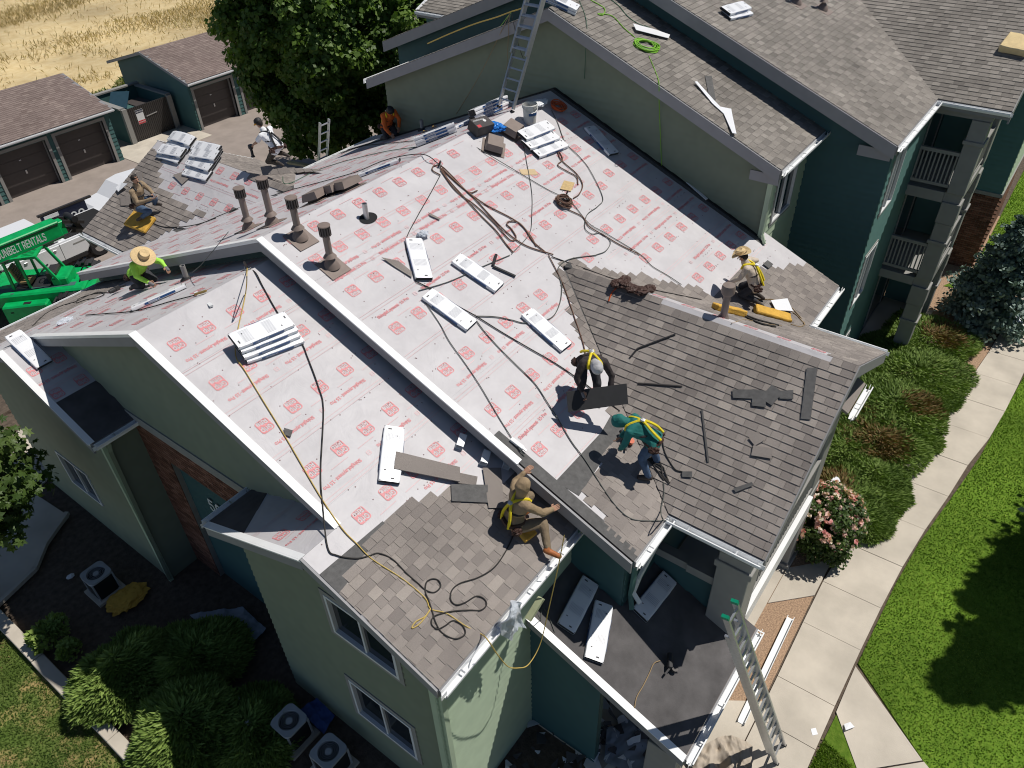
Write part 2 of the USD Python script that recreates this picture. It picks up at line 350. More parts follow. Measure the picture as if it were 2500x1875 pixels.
LAWN_R = Polygon([(10.6, -.42), (13, -.5), (14.5, -.62), (17.0, -.98), (18.319, -1.159), (22.431, -1.477), (37.386, -2.056), (56.078, -2.804), (56.078, -37.386), (3.739, -37.386), (6.542, -7.664), (9.318, -2.009)])
sheet("lawn", unary_union([LAWN_R, Polygon([(9.28, -.42), (8.0, -.36), (4, -.2), (1.869, -9.346), (5.514, -7.477), (8.412, -1.122)])]), 1.012, MT["lawn"])
sheet("lawn_strip", Polygon([(.70, 17.5), (.75, -6), (-11.216, -5.608), (-11.216, 22.431), (.6, 24)]), 1.0, MT["lawn_dry"])
sheet("gravel_bed", [(7.3, .80), (11.66, .86), (13.0, .84), (16, .45), (18, .2), (19.7, -.04), (23.2, -.4), (34, -.9), (31.778, 3.925), (6.823, 3.925)], 1.0, MT["gravel"])
sheet("lawn_beyond", Polygon([(26.5, 1.6), (27.9, 1.0), (60, 1.05), (60, -.9), (38, -1.0), (29.5, -.6), (26.8, -.4)]), 1.02, MT["lawn"])
# pavement: slabs laid one by one
walk = thing("pavement", None, None); tag(walk, kind="structure")
obj("bedding", slab(Fr((0, 0, 1.0), (1, 0, 0), (0, 1, 0)), Polygon([(2, .74), (9, .74), (13, .78), (16, .40), (19.7, -.1), (23.2, -.46), (37.386, -1.308), (37.386, -1.963), (22.712, -1.402), (18.319, -1.075), (16.9, -.88), (13, -.43), (2, -.3)]), -.03, .006), MT["soil"], walk)
edgeL = [(2, .76), (8.7, .78), (10.03, .79), (11.66, .83), (13.0, .80), (14.5, .64), (15.98, .43), (18.04, .18), (19.68, -.07), (21.24, -.22), (23.2, -.42), (27.04, -.66), (31, -.95), (37.386, -1.308)]
edgeR = [(2, -.30), (8.94, -.33), (10.06, -.35), (11.65, -.39), (12.99, -.45), (14.47, -.56), (16.2, -.8), (17.81, -.97), (18.300, -1.103), (19.749, -1.271), (21.282, -1.393), (24.301, -1.514), (28.974, -1.682), (37.386, -2.056)]
def along(pl, t): pl = np.array(pl); return np.array([t, np.interp(t, pl[:, 0], pl[:, 1])])
xs = [4.112, 5.468, 6.916, 8.356, 9.393, 10.889, 12.150, 13.524, 14.936, 16.356, 17.758, 19.160, 20.562, 21.964, 23.366, 24.768, 26.170, 27.572, 28.974, 30.376, 31.778]
rs = random.Random(3)
for a, b in zip(xs[:-1], xs[1:]):
    g = .006
    q = [along(edgeL, a + g), along(edgeR, a + g + .03), along(edgeR, b - g + .03), along(edgeL, b - g)]
    obj("paving_panel", slab(Fr((0, 0, 1.0), (1, 0, 0), (0, 1, 0)), Polygon(q), -.05, .03 + rs.uniform(-.004, .004)), MT["concrete"], walk)
for q in ([(11.68, .85), (12.86, .85), (12.038, 1.598), (10.907, 1.598)], [(10.375, 1.612), (12.057, 1.612), (12.618, 1.608), (12.618, 2.710), (7.758, 2.710), (7.758, 1.612)], [(8.73, .80), (8.197, 1.589), (7.103, 1.608), (5.795, 1.608), (6.2, .80)], [(5.795, 1.622), (7.739, 1.622), (7.739, 4.112), (5.795, 4.112)]):
    obj("paving_panel", slab(Fr((0, 0, 1.0), (1, 0, 0), (0, 1, 0)), Polygon(q), -.05, .028), MT["concrete"], walk)
for q in ([(10.5, -.40), (9.328, -1.963), (8.458, -1.075), (9.33, -.40)], [(9.318, -1.991), (7.944, -4.299), (6.916, -3.645), (8.440, -1.103)], [(7.926, -4.327), (6.449, -7.384), (5.514, -6.916), (6.898, -3.682)]):
    obj("paving_panel", slab(Fr((0, 0, 1.0), (1, 0, 0), (0, 1, 0)), Polygon(q), -.05, .027), MT["concrete"], walk)
obj("garage_apron", slab(Fr((0, 0, 0), (1, 0, 0), (0, 1, 0)), sbox(18.2, 37.6, 22.7, 40.25), -.05, .02), MT["concrete"], walk)
sheet("concrete_path", Polygon([(3.178, 18.225), (3.299, 16.674), (2.477, 16.253), (1.972, 15.721), (1.000, 15.487), (-1.869, 15.141), (-1.869, 20.936), (6.542, 20.936), (6.542, 19.160)]), 1.03, MT["concrete"])
for a, b in (((3.271, 16.637), (2.477, 16.216)), ((2.477, 16.216), (1.944, 15.683)), ((1.944, 15.683), (0.935, 15.422))):
    pass
tag(obj("path_kerb", [beam((*p, 1.09), (*q, 1.09), .1, .1) for p, q in (((3.318, 16.730), (2.486, 16.225)), ((2.486, 16.225), (1.963, 15.702)), ((1.963, 15.702), (0.935, 15.422)))], MT["concrete"]), "pale concrete kerb edging the shaded path beside the gravel", "kerb")
kerb = thing("garden_wall", "low concrete retaining wall between the dry lawn and the shaded shrubs", "wall")
for i in range(9):
    y = 16.2 - i * 1.42; obj("wall_block", cbx(.68 + rs.uniform(-.01, .01), .94, y - 1.405, y, .9, 1.16 + rs.uniform(-.01, .015), .012), MT["concrete"], kerb)

# ================================================================== building planes
P5 = 5 / 12; C5 = 1 / math.hypot(1, P5); S5 = P5 * C5; K5 = math.hypot(1, P5)
def slopeR(x, y, z, p=P5): k = math.hypot(1, p); return Fr((x, y, z), (1, 0, 0), (0, 1 / k, p / k))
def slopeL(x, y, z, p=P5): k = math.hypot(1, p); return Fr((x, y, z), (-1, 0, 0), (0, -1 / k, p / k))
def slopeN(x, y, z, p): k = math.hypot(1, p); return Fr((x, y, z), (0, -1, 0), (1 / k, 0, p / k))
def slopeF(x, y, z, p): k = math.hypot(1, p); return Fr((x, y, z), (0, 1, 0), (-1 / k, 0, p / k))
PX = .537; KX = math.hypot(1, PX)
FA = slopeR(6.74, 2.98, 5.885); FAL = slopeL(15.9, 18.97, 5.572)
VA, VAL = 7.62 * K5, 8.37 * K5
RG_A = Polygon([(0, 0), (1.12, 0), (4.2, 4.463), (7.46, 0), (9.41, 0), (9.41, 2.08), (9.16, 2.08), (9.16, VA), (0, VA)])
RG_AL = Polygon([(-1.7, 0), (2.0, 0), (4.95, 4.117), (7.9, 0), (9.16, 0), (9.16, VAL), (0, VAL), (0, 2.35), (-1.7, 2.35)])
FCN = slopeN(7.86, 7.1, 5.91, PX); VC = 3.14 * KX
RG_CN = Polygon([(4.12, 0), (5.72, 0), (5.72, VC), (0, VC)])
FCF = slopeF(14.14, 1.38, 5.91, PX); RG_CF = Polygon([(0, 0), (1.6, 0), (5.72, VC), (0, VC)])
VCL = 2.95 * KX
FLN = slopeN(8.0, 21.0, 5.572, PX); RG_LN = Polygon([(0, 0), (2.03, 0), (5.83, VCL), (0, VCL)])
FLF = slopeF(13.9, 15.17, 5.572, PX); RG_LF = Polygon([(3.8, 0), (5.83, 0), (5.83, VCL), (0, VCL)])
FB = slopeR(3.434, 4.046, 5.887); VB = 6.533 * K5
RG_B = Polygon([(0, 0), (3.616, 0), (3.616, VB), (.687, VB), (.687, 2.571), (0, 2.571)])
FBR = slopeL(4.38, 9.085, 5.77); RG_BR = sbox(0, 0, .947, 2.886)
FBL = slopeL(7.05, 18.37, 5.364); VBL = 7.79 * K5; RG_BL = Polygon([(0, 0), (3.59, 0), (3.59, 3.328), (2.93, 3.328), (2.93, VBL), (0, VBL)])
FBLR = slopeR(3.461, 12.73, 5.568); RG_BLR = sbox(0, 0, .928, 2.784)
FP = slopeR(5.73, 1.3, 3.33); RG_P = Polygon([(0, 0), (2.81, 0), (2.81, .34), (2.45, .34), (2.45, 2.10), (1.31, 2.10), (1.31, 3.24), (0, 3.24)])
P2 = .4137
FB2 = slopeR(15.6, 4.64, 8.46, P2); VB2 = 5.97 * math.hypot(1, P2); FB2L = slopeL(18.36, 17.0, 8.29, P2); VB2L = 6.39 * math.hypot(1, P2)
P3 = .4; K3 = math.hypot(1, P3)
FB3 = slopeR(18.04, 2.96, 8.53, P3); FB3L = slopeL(41.0, 18.64, 8.53, P3)
FB4 = slopeN(21.6, 8.36, 8.53, P3); FB4L = slopeN(21.6, 20.4, 8.53, P3)
XM = np.array([1.0, 0, 0]); YM = np.array([0, 1.0, 0])
def wallX(x, y, z=0): return Fr((x, y, z), (0, -1, 0), (0, 0, 1))     # faces -x, u = y0 - y
def wallY(y, x, z=0): return Fr((x, y, z), (1, 0, 0), (0, 0, 1))      # faces -y, u = x - x0
def wallYp(y, x, z=0): return Fr((x, y, z), (-1, 0, 0), (0, 0, 1))
TH = .14
def deck(parent, name, fr, rg): return obj(name, slab(fr, rg, -TH, -.004), MT["deck"], parent)
def verge(parent, a, b, hgt=.24, thick=.04, m="fascia", cap=True, out=-XM):
    "barge board under a roof edge a-b, vertical, with a thin metal drip edge on top"
    a, b = np.asarray(a, float), np.asarray(b, float)
    V = []; o = np.asarray(out) * thick
    for q in (a, b):
        for k in ((0, .0), (0, -hgt), (1, -hgt), (1, .0)): V.append(q + o * k[0] + np.array([0, 0, k[1]]))
    V = np.array(V); F = BOXF
    f = obj("barge_board", (V, np.array([[0, 1, 2], [0, 2, 3], [4, 6, 5], [4, 7, 6], [0, 4, 5], [0, 5, 1], [1, 5, 6], [1, 6, 2], [2, 6, 7], [2, 7, 3], [3, 7, 4], [3, 4, 0]])), MT[m], parent)
    if cap: obj("drip_edge", [beam(a + np.array([0, 0, .012]) + o * .2, b + np.array([0, 0, .012]) + o * .2, .13, .012), beam(a + o * 1.06 + np.array([0, 0, -.018]), b + o * 1.06 + np.array([0, 0, -.018]), .006, .07)], MT["white"], f)
    return f
def fasc(parent, a, b, out, hgt=.2):
    a, b, o = np.asarray(a, float), np.asarray(b, float), np.asarray(out, float)
    return obj("fascia", beam(a + o * .015 - np.array([0, 0, hgt / 2 + .01]), b + o * .015 - np.array([0, 0, hgt / 2 + .01]), .03, hgt), MT["fascia"], parent)

# ------------------------------------------------------------------ front wing
FW = thing("apartment_wing", "front two-storey green wing with its white underlayment roof half reshingled", "apartment building")
roofA = deck(FW, "main_roof", FA, RG_A); deck(FW, "main_roof", FAL, RG_AL); roofB = deck(FW, "lower_roof", FB, RG_B); deck(FW, "lower_roof", FBL, RG_BL)
roofC = deck(FW, "cross_gable_roof", FCN, RG_CN); deck(FW, "cross_gable_roof", FCF, RG_CF); roofL = deck(FW, "cross_gable_roof", FLN, RG_LN); deck(FW, "cross_gable_roof", FLF, RG_LF)
deck(FW, "bay_roof", FBR, RG_BR); deck(FW, "bay_roof", FBLR, RG_BLR); roofP = deck(FW, "porch_roof", FP, RG_P)
obj("felt_sheet", slab(FP, RG_P.buffer(-.01), 0, .006), MT["felt"], roofP)
# walls
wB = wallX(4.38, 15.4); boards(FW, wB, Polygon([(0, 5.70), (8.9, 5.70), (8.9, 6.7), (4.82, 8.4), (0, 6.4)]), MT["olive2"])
obj("belt_trim", slab(wB, sbox(2.45, 5.48, 6.9, 5.70), -.05, .06), MT["trim"], FW)
OU0 = 3.35
w = obj("brick_wall", slab(wB, sbox(2.45, .9, 6.95, 5.475).difference(sbox(OU0, .9, 6.7, 4.72)), -.12, -.014), MT["mortar"], FW)
rs = random.Random(11); bricks = []
for r in range(int(4.4 / .0755)):
    z = 1.02 + r * .0755; u = 2.47 - (.1 if r % 2 else 0)
    while u < 6.9:
        a, b = max(u, 2.47), min(u + .19, 6.9)
        if z + .06 < 4.72 and a < OU0 < b: b = OU0
        if z + .06 < 4.72 and a < 6.7 < b: a = 6.7
        if b - a > .04 and not (b > OU0 + .001 and a < 6.699 and z + .06 < 4.72): bricks.append((xf(bx(a, b, z, z + .064, -.014, rs.uniform(0, .004)), basis(wB.o, wB.u, wB.v, wB.n)), rs.random(), 0))
        u += .2005
bricks.sort(key=lambda b: -b[0][0][:, 2].mean())
for m, t, _ in bricks[:300]: obj("brick", m, MT["brick"], w, tone=t)
obj("brick_courses", [m for m, _, _ in bricks[300:]], MT["brick"], w, tone=np.concatenate([np.full(8, t) for _, t, _ in bricks[300:]]), kind="stuff")
wE = wallX(4.50, 15.4); ent = obj("entry_panel", slab(wE, sbox(3.2, .9, 6.75, 4.77), -.05, 0), MT["teal"], FW)
for i, t in enumerate("50"):
    pass
tv, tf = text2d("501", .34, .8)
obj("house_number", xf((tv * [1, 1, 0] + [0, 0, .02], tf), basis(onx(('4', 1368, 1630), 4.49) - np.array([.01, 0, 0]), wE.u, wE.v, wE.n)), MT["vinyl"], ent)
# bays
wR = wallX(3.666, 8.58); HR = lambda y: min(5.887 + P5 * (y - 4.046), 6.877 - P5 * (y - 6.42)) - .16
polyR = Polygon([(0, .9), (8.58 - 4.29, .9), (8.58 - 4.29, HR(4.29)), (8.58 - 6.42, HR(6.42)), (0, HR(8.58))])
wins = [(2.07, 4.75, 3.48, 5.74), (2.04, 2.14, 3.48, 3.28)]
pw = polyR
for a in wins: pw = pw.difference(sbox(*a))
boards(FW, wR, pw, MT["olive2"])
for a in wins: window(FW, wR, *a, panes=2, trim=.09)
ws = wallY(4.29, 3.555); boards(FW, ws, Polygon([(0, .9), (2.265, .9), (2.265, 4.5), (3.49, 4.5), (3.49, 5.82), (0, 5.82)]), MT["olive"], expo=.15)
wLb = wallX(3.69, 18.1); HL = lambda y: min(5.568 + P5 * (y - 12.73), 6.64 - P5 * (y - 15.3)) - .16
pL = Polygon([(0, .9), (18.1 - 12.95, .9), (18.1 - 12.95, HL(12.95)), (18.1 - 15.3, HL(15.3)), (0, HL(18.1))])
c0 = wLb.at(('4', 390, 1370)); winL = (1.86, 2.22, 3.2, 3.28)
boards(FW, wLb, pL.difference(sbox(*winL)), MT["olive2"]); window(FW, wLb, *winL)
wLi = wallY(12.95, 3.69); boards(FW, wLi, sbox(0, .9, .69, 5.5), MT["olive2"])
obj("corner_board", bx(3.62, 3.71, 12.87, 12.97, .9, 5.45), MT["olive"], FW); obj("corner_board", bx(3.585, 3.68, 4.205, 4.30, .9, 5.75), MT["olive"], FW)
boards(FW, wallYp(18.1, 7.05), sbox(0, .9, 3.36, 5.3), MT["olive2"])
# upper walls of the main gable
wG = wallX(7.05, 18.7); zA = lambda y: min(9.06 - P5 * (10.6 - y), 9.06 - P5 * (y - 10.6)) - .16
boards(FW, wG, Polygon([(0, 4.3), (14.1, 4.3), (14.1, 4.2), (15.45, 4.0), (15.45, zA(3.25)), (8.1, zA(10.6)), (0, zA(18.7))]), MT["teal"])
boards(FW, wallY(3.25, 7.05), sbox(0, 3.6, 1.17, 5.85), MT["teal"])
boards(FW, wallYp(18.7, 16.5), sbox(0, 0, 9.45, 5.5), MT["teal"])
# porch entry wall below the felt roof
wE2 = wallX(5.82, 4.27); boards(FW, wE2, Polygon([(0, .9), (1.4, .9), (1.4, 3.6), (1.45, 3.78), (0, 4.38)]), MT["teal"])
obj("porch_beam", beam((5.9, 2.95, 3.68), (5.9, 1.5, 3.08), .16, .28), MT["trim"], FW)
obj("porch_column", cbx(5.8, 6.25, 1.42, 1.95, .98, 3.0, .012), MT["trim"], FW); obj("porch_column", cbx(7.95, 8.45, 1.42, 1.95, .98, 3.1, .012), MT["trim"], FW)
obj("porch_back_wall", bx(5.9, 8.3, 4.0, 4.12, .9, 3.9), MT["teal"], FW)
obj("porch_soffit", slab(FP, sbox(.3, .3, 2.4, 2.7), -.3, -.24), MT["trim"], FW)
# screened porch under the near cross gable
wS = wallX(8.19, 3.25)
boards(FW, wS, sbox(0, 2.9, 1.65, 4.45), MT["teal"])
boards(FW, wallY(3.27, 8.2), sbox(0, 0, 6.2, 5.8), MT["teal"])
scr = obj("screened_porch", [bx(8.12, 8.30, 2.55, 3.24, 4.45, 4.62), bx(8.08, 8.32, 2.0, 2.6, 4.46, 4.64)], MT["trim"], FW)
obj("porch_header", bx(8.1, 8.45, 1.55, 3.2, 5.45, 5.80), MT["trim"], scr)
obj("porch_column", [cbx(8.02, 8.60, 1.55, 2.10, .98, 5.45, .015), cbx(7.98, 8.64, 1.51, 2.14, 5.1, 5.25, .01)], MT["trim"], scr)
obj("porch_column", [cbx(12.05, 12.6, 1.62, 2.1, 1.12, 5.45, .015), cbx(11.98, 12.68, 1.56, 2.16, .99, 1.14, .012)], MT["trim"], scr)
obj("porch_floor", bx(8.25, 12.6, 1.6, 3.2, 3.2, 3.4), MT["trim"], scr); obj("floor_beam", bx(8.6, 12.05, 1.55, 1.72, 2.95, 3.42), MT["white"], scr)
obj("porch_header", bx(8.6, 12.05, 1.58, 1.78, 5.45, 5.75), MT["trim"], scr)
rail = obj("railing", [bx(8.6, 12.05, 1.62, 1.70, 4.38, 4.46), bx(8.6, 12.05, 1.62, 1.70, 3.58, 3.64)], MT["trim"], scr)
for i in range(26): obj("baluster", bx(8.72 + i * .13, 8.755 + i * .13, 1.645, 1.68, 3.64, 4.38), MT["trim"], rail)
obj("porch_ceiling", bx(8.3, 13.4, 1.75, 3.2, 5.62, 5.66), MT["dark"], scr)
# gable triangle facing the pavement
wGs = wallY(1.62, 8.1); boards(FW, wGs, Polygon([(.0, 5.75), (5.8, 5.75), (2.9, 7.35)]), MT["olive"])
# barge boards, fascias, gutters
RZ = np.array([0, 0, .012])
verge(FW, FA.P(0, VA), FA.P(0, 2.3)); obj("barge_board", slab(Fr((6.70, 2.98, 5.885 - .0), (0, 0, 0) if False else (0, -1, 0), (0, 0, 1)), Polygon([(0, -.24), (0, 0), (-2.123, 2.123 * P5), (-2.123, 2.123 * P5 - .24)]), -.0, .04), MT["fascia"], FW)
verge(FW, FAL.P(9.16, 0), FAL.P(9.16, VAL))
verge(FW, FB.P(.687, VB), FB.P(.687, 2.571)); verge(FW, FB.P(0, 2.571), FB.P(0, 0), hgt=.18, m="fascia", cap=False)
verge(FW, FBL.P(2.93, 3.328), FBL.P(2.93, VBL)); verge(FW, FBR.P(.947, 0), FBR.P(.947, 2.886)); verge(FW, FBLR.P(0, 2.784), FBLR.P(0, 0)); verge(FW, FBL.P(3.59, 0), FBL.P(3.59, 3.328))
verge(FW, FP.P(0, 3.2), FP.P(0, 0), hgt=.22)
verge(FW, FCN.P(5.70, VC), FCN.P(5.70, 0), out=-YM, cap=False); verge(FW, FCF.P(.02, 0), FCF.P(.02, VC), out=-YM, cap=False)
verge(FW, FLN.P(.02, 0), FLN.P(.02, VCL), out=YM, cap=False); verge(FW, FLF.P(5.83, VCL), FLF.P(5.83, 0), out=YM)
verge(FW, FA.P(9.39, 2.08), FA.P(9.39, 0), out=XM, cap=False)
GZ = np.array([0, 0, -.015])
for fr, a, b, out in ((FB, 0, 3.35, -YM), (FBR, 0, .947, YM), (FBLR, 0, .928, -YM), (FP, 0, 2.81, -YM), (FA, 0, 1.12, -YM), (FA, 7.46, 9.41, -YM), (FCN, 4.12, 5.72, -XM), (FLN, 0, 2.03, -XM), (FCF, 0, 1.6, XM), (FBL, 0, 3.59, YM), (FAL, -1.7, 2.0, YM)):
    p, q = fr.P(a, 0), fr.P(b, 0); fasc(FW, p, q, out, .16); gutter(FW, p + out * .03 + GZ, q + out * .03 + GZ, out)
fasc(FW, FAL.P(7.9, 0), FAL.P(9.16, 0), YM)
# cornice return on the gable end facing the pavement
cr = obj("cornice_return", slab(Fr((11.95, 1.42, 5.86), (1, 0, 0), (0, .9, .42)), sbox(0, 0, 1.05, .38), -.05, 0), MT["shingle"], FW, tone=.4)
gutter(FW, (11.95, 1.40, 5.85), (13.0, 1.40, 5.85), -YM, .13)
# downspouts
def downspout(parent, pts, m, name="downspout"):
    return obj(name, join([beam(pts[i], pts[i + 1], .075, .055, up=(.3, .9, .2)) for i in range(len(pts) - 1)]), MT[m], parent)
downspout(FW, [(7.15, 2.92, 5.75), (7.18, 3.12, 5.5), (7.18, 3.16, 4.35), (7.05, 3.05, 4.18)], "teal2")
downspout(FW, [(7.78, 2.92, 5.72), (7.75, 3.0, 5.45), (7.30, 3.10, 4.75), (7.22, 3.14, 4.40), (7.22, 3.0, 4.22)], "white")
downspout(FW, [(3.75, 12.76, 5.45), (3.72, 12.84, 5.1), (3.63, 12.86, 1.1)], "olive2")

# ------------------------------------------------------------------ middle wing
MW = thing("apartment_wing", "taller sage-green middle wing with a plain shingled gable behind the ladder", "apartment building")
RG_B2 = sbox(0, 0, 2.76, VB2); RG_B2L = sbox(0, 0, 2.76, VB2L)
roof2 = deck(MW, "main_roof", FB2, RG_B2); roof2L = deck(MW, "main_roof", FB2L, RG_B2L)
w2 = wallX(15.9, 16.55); z2 = lambda y: 10.93 - P2 * abs(y - 10.61) - .16
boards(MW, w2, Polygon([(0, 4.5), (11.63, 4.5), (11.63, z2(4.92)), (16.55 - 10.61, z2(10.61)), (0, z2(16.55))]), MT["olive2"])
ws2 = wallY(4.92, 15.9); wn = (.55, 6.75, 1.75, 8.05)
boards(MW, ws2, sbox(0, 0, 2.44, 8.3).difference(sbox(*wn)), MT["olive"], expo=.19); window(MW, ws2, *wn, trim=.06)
boards(MW, wallYp(16.55, 18.34), sbox(0, 0, 2.44, 8.2), MT["olive"])
obj("corner_board", bx(15.82, 15.93, 4.83, 4.93, 4.6, 8.2), MT["olive"], MW)
verge(MW, FB2.P(0, VB2), FB2.P(0, 0), hgt=.26, cap=False); verge(MW, FB2L.P(2.76, 0), FB2L.P(2.76, VB2L), hgt=.26, cap=False)
gutter(MW, FB2.P(0, 0) - YM * .03 + GZ, FB2.P(2.72, 0) - YM * .03 + GZ, -YM); fasc(MW, FB2.P(0, 0), FB2.P(2.72, 0), -YM); gutter(MW, FB2L.P(0, 0) + YM * .03 + GZ, FB2L.P(2.76, 0) + YM * .03 + GZ, YM)
obj("barge_return", slab(wallX(15.64, 5.3, 8.1), sbox(0, 0, .66, .22), 0, .03), MT["fascia"], MW)
downspout(MW, [(15.85, 4.82, 8.25), (15.84, 4.84, 6.8), (15.7, 4.7, 6.65)], "olive")
# ------------------------------------------------------------------ rear wing
RW = thing("apartment_wing", "three-storey dark teal rear wing with stacked balconies and hipped shingle roofs", "apartment building")
VB3 = 7.84 * K3
RG_B3 = Polygon([(0, 0), (3.56, 0), (8.96, 5.4 * K3), (14.4, 0), (23, 0), (23, VB3), (0, VB3)]); RG_B3L = Polygon([(0, 0), (8.6, 0), (14, 5.4 * K3), (19.4, 0), (22.96, 0), (22.96, VB3), (0, VB3)])
RG_B4 = Polygon([(5.4, 0), (7.07, 0), (7.07, 5.4 * K3), (0, 5.4 * K3)]); RG_B4L = Polygon([(0, 0), (1.76, 0), (7.16, 5.4 * K3), (0, 5.4 * K3)])
roof3 = deck(RW, "main_roof", FB3, RG_B3); roof3L = deck(RW, "main_roof", FB3L, RG_B3L); roof4 = deck(RW, "cross_gable_roof", FB4, RG_B4); roof4L = deck(RW, "cross_gable_roof", FB4L, RG_B4L)
FB4F = slopeF(32.4, 1.29, 8.53, P3); deck(RW, "cross_gable_roof", FB4F, Polygon([(0, 0), (1.67, 0), (7.07, 5.4 * K3), (0, 5.4 * K3)]))
w3 = wallX(18.34, 18.3); z3 = lambda y: 11.67 - P3 * abs(y - 10.8) - .16
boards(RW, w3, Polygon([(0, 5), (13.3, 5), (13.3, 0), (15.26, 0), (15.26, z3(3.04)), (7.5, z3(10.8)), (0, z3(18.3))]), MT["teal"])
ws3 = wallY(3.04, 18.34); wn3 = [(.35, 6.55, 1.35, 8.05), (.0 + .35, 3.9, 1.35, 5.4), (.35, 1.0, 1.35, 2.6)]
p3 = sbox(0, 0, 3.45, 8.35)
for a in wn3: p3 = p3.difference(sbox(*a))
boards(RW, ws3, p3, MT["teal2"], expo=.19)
for a in wn3: window(RW, ws3, *a, trim=.05)
boards(RW, wallYp(18.3, 41), sbox(0, 0, 22.66, 8.3), MT["teal"])
verge(RW, FB3.P(0, VB3), FB3.P(0, 0), hgt=.30, cap=False); verge(RW, FB3L.P(22.96, 0), FB3L.P(22.96, VB3), hgt=.30, cap=False)
gutter(RW, FB3.P(0, 0) - YM * .03 + GZ, FB3.P(3.5, 0) - YM * .03 + GZ, -YM, .13); fasc(RW, FB3.P(0, 0), FB3.P(3.5, 0), -YM)
gutter(RW, FB4.P(5.4, 0) - XM * .03 + GZ, FB4.P(7.07, 0) - XM * .03 + GZ, -XM, .11); fasc(RW, FB4.P(5.4, 0), FB4.P(7.07, 0), -XM)
verge(RW, FB4.P(7.05, 5.4 * K3), FB4.P(7.05, 0), hgt=.3, out=-YM, cap=False); verge(RW, FB4L.P(0, 0), FB4L.P(0, 5.4 * K3), hgt=.3, out=YM); fasc(RW, FB4L.P(0, 0), FB4L.P(1.8, 0), -XM); gutter(RW, FB4L.P(0, 0) - XM * .03 + GZ, FB4L.P(1.76, 0) - XM * .03 + GZ, -XM, .11)
obj("barge_return", slab(wallX(18.08, 3.75, 8.15), sbox(0, 0, .72, .24), 0, .03), MT["fascia"], RW)
boards(RW, wallX(21.85, 20.2), sbox(0, 0, 2.0, 8.4), MT["teal2"])
# balconies
bal = obj("balcony", [bx(21.75, 24.6, 1.62, 3.05, 8.15, 8.45)], MT["trim"], RW)
for zf in (6.2, 3.6):
    obj("balcony_floor", bx(21.76, 24.58, 1.67, 3.05, zf - .25, zf), MT["trim"], bal)
    r_ = obj("railing", [bx(21.75, 21.84, 2.0, 3.04, zf + .98, zf + 1.07), bx(21.76, 21.83, 2.0, 3.04, zf + .12, zf + .2), bx(22.2, 24.2, 1.68, 1.77, zf + .98, zf + 1.07), bx(22.2, 24.2, 1.69, 1.76, zf + .12, zf + .2)], MT["trim"], bal)
    for i in range(10): obj("baluster", bx(21.775, 21.81, 2.08 + i * .1, 2.115 + i * .1, zf + .2, zf + .98), MT["trim"], r_)
    for i in range(18): obj("baluster", bx(22.25 + i * .11, 22.285 + i * .11, 1.705, 1.74, zf + .2, zf + .98), MT["trim"], r_)
for (x0, x1) in ((21.72, 22.2), (24.15, 24.62)):
    for z0, z1 in ((.98, 2.75), (3.6, 5.35), (6.2, 8.15)): obj("balcony_column", [cbx(x0, x1, 1.64, 2.06, z0, z1, .015), cbx(x0 - .04, x1 + .04, 1.60, 2.1, z1 - .62, z1 - .52, .012)], MT["trim"], bal)
    for z0, z1 in ((2.75, 3.35), (5.35, 5.95)): obj("balcony_column", cbx(x0 - .02, x1 + .02, 1.62, 2.08, z0, z1, .012), MT["trim"], bal)
obj("balcony_beam", bx(21.70, 21.755, 2.09, 3.05, 5.93, 6.21), MT["trim"], bal); obj("balcony_beam", bx(21.70, 21.755, 2.09, 3.05, 3.36, 3.61), MT["trim"], bal)
for zf in (1.03, 3.6, 6.2):
    wk = wallY(3.06, 21.85); d = obj("patio_door", slab(wk, sbox(.5, zf + .05, 2.3, zf + 2.1).difference(sbox(.56, zf + .1, 2.24, zf + 2.04)), -.02, .02), MT["trim"], bal)
    obj("pane", slab(wk, sbox(.56, zf + .1, 2.24, zf + 2.04), -.01, .0), MT["glass"], d)
obj("balcony_back_wall", bx(21.8, 24.7, 3.07, 3.2, 0, 8.4), MT["teal"], bal); obj("balcony_end_wall", bx(24.66, 24.8, 1.66, 3.06, 0, 8.4), MT["teal2"], bal)
obj("patio_slab", bx(21.6, 24.7, 1.5, 3.05, .95, 1.03), MT["concrete"], bal)
# far bay with brick base
wF = wallX(28.18, 3.0); boards(RW, wF, sbox(0, 3.82, 1.91, 9.2), MT["teal2"]); boards(RW, wallY(1.09, 28.18), sbox(0, 3.82, 6, 9.2), MT["olive"])
obj("belt_trim", [bx(28.12, 28.2, 1.03, 3.0, 3.74, 3.86), bx(28.18, 34, 1.03, 1.11, 3.74, 3.86)], MT["trim"], RW)
wf = obj("brick_wall", bx(28.2, 34, 1.11, 3.0, .9, 3.73), MT["mortar"], RW); rs = random.Random(5)
bl = [(xf(bx(u, u + .19, 1.0 + r * .0755, 1.0 + r * .0755 + .064, -.02, rs.uniform(0, .004)), basis(wF.o, wF.u, wF.v, wF.n)), rs.random()) for r in range(36) for u in np.arange(0 - (.1 if r % 2 else 0), 1.85, .2005)]
bl += [(xf(bx(u, u + .19, 1.0 + r * .0755, 1.0 + r * .0755 + .064, -.02, .004), basis(np.array([28.18, 1.09, 0]), XM, np.array([0, 0, 1.]), -YM)), rs.random()) for r in range(36) for u in np.arange(0, 5, .2005)]
obj("brick_courses", [m for m, _ in bl], MT["brick"], wf, tone=np.concatenate([np.full(8, t) for _, t in bl]), kind="stuff")
obj("upper_box", bx(28.3, 38, 1.2, 6, 3.8, 9.1), MT["teal2"], RW)

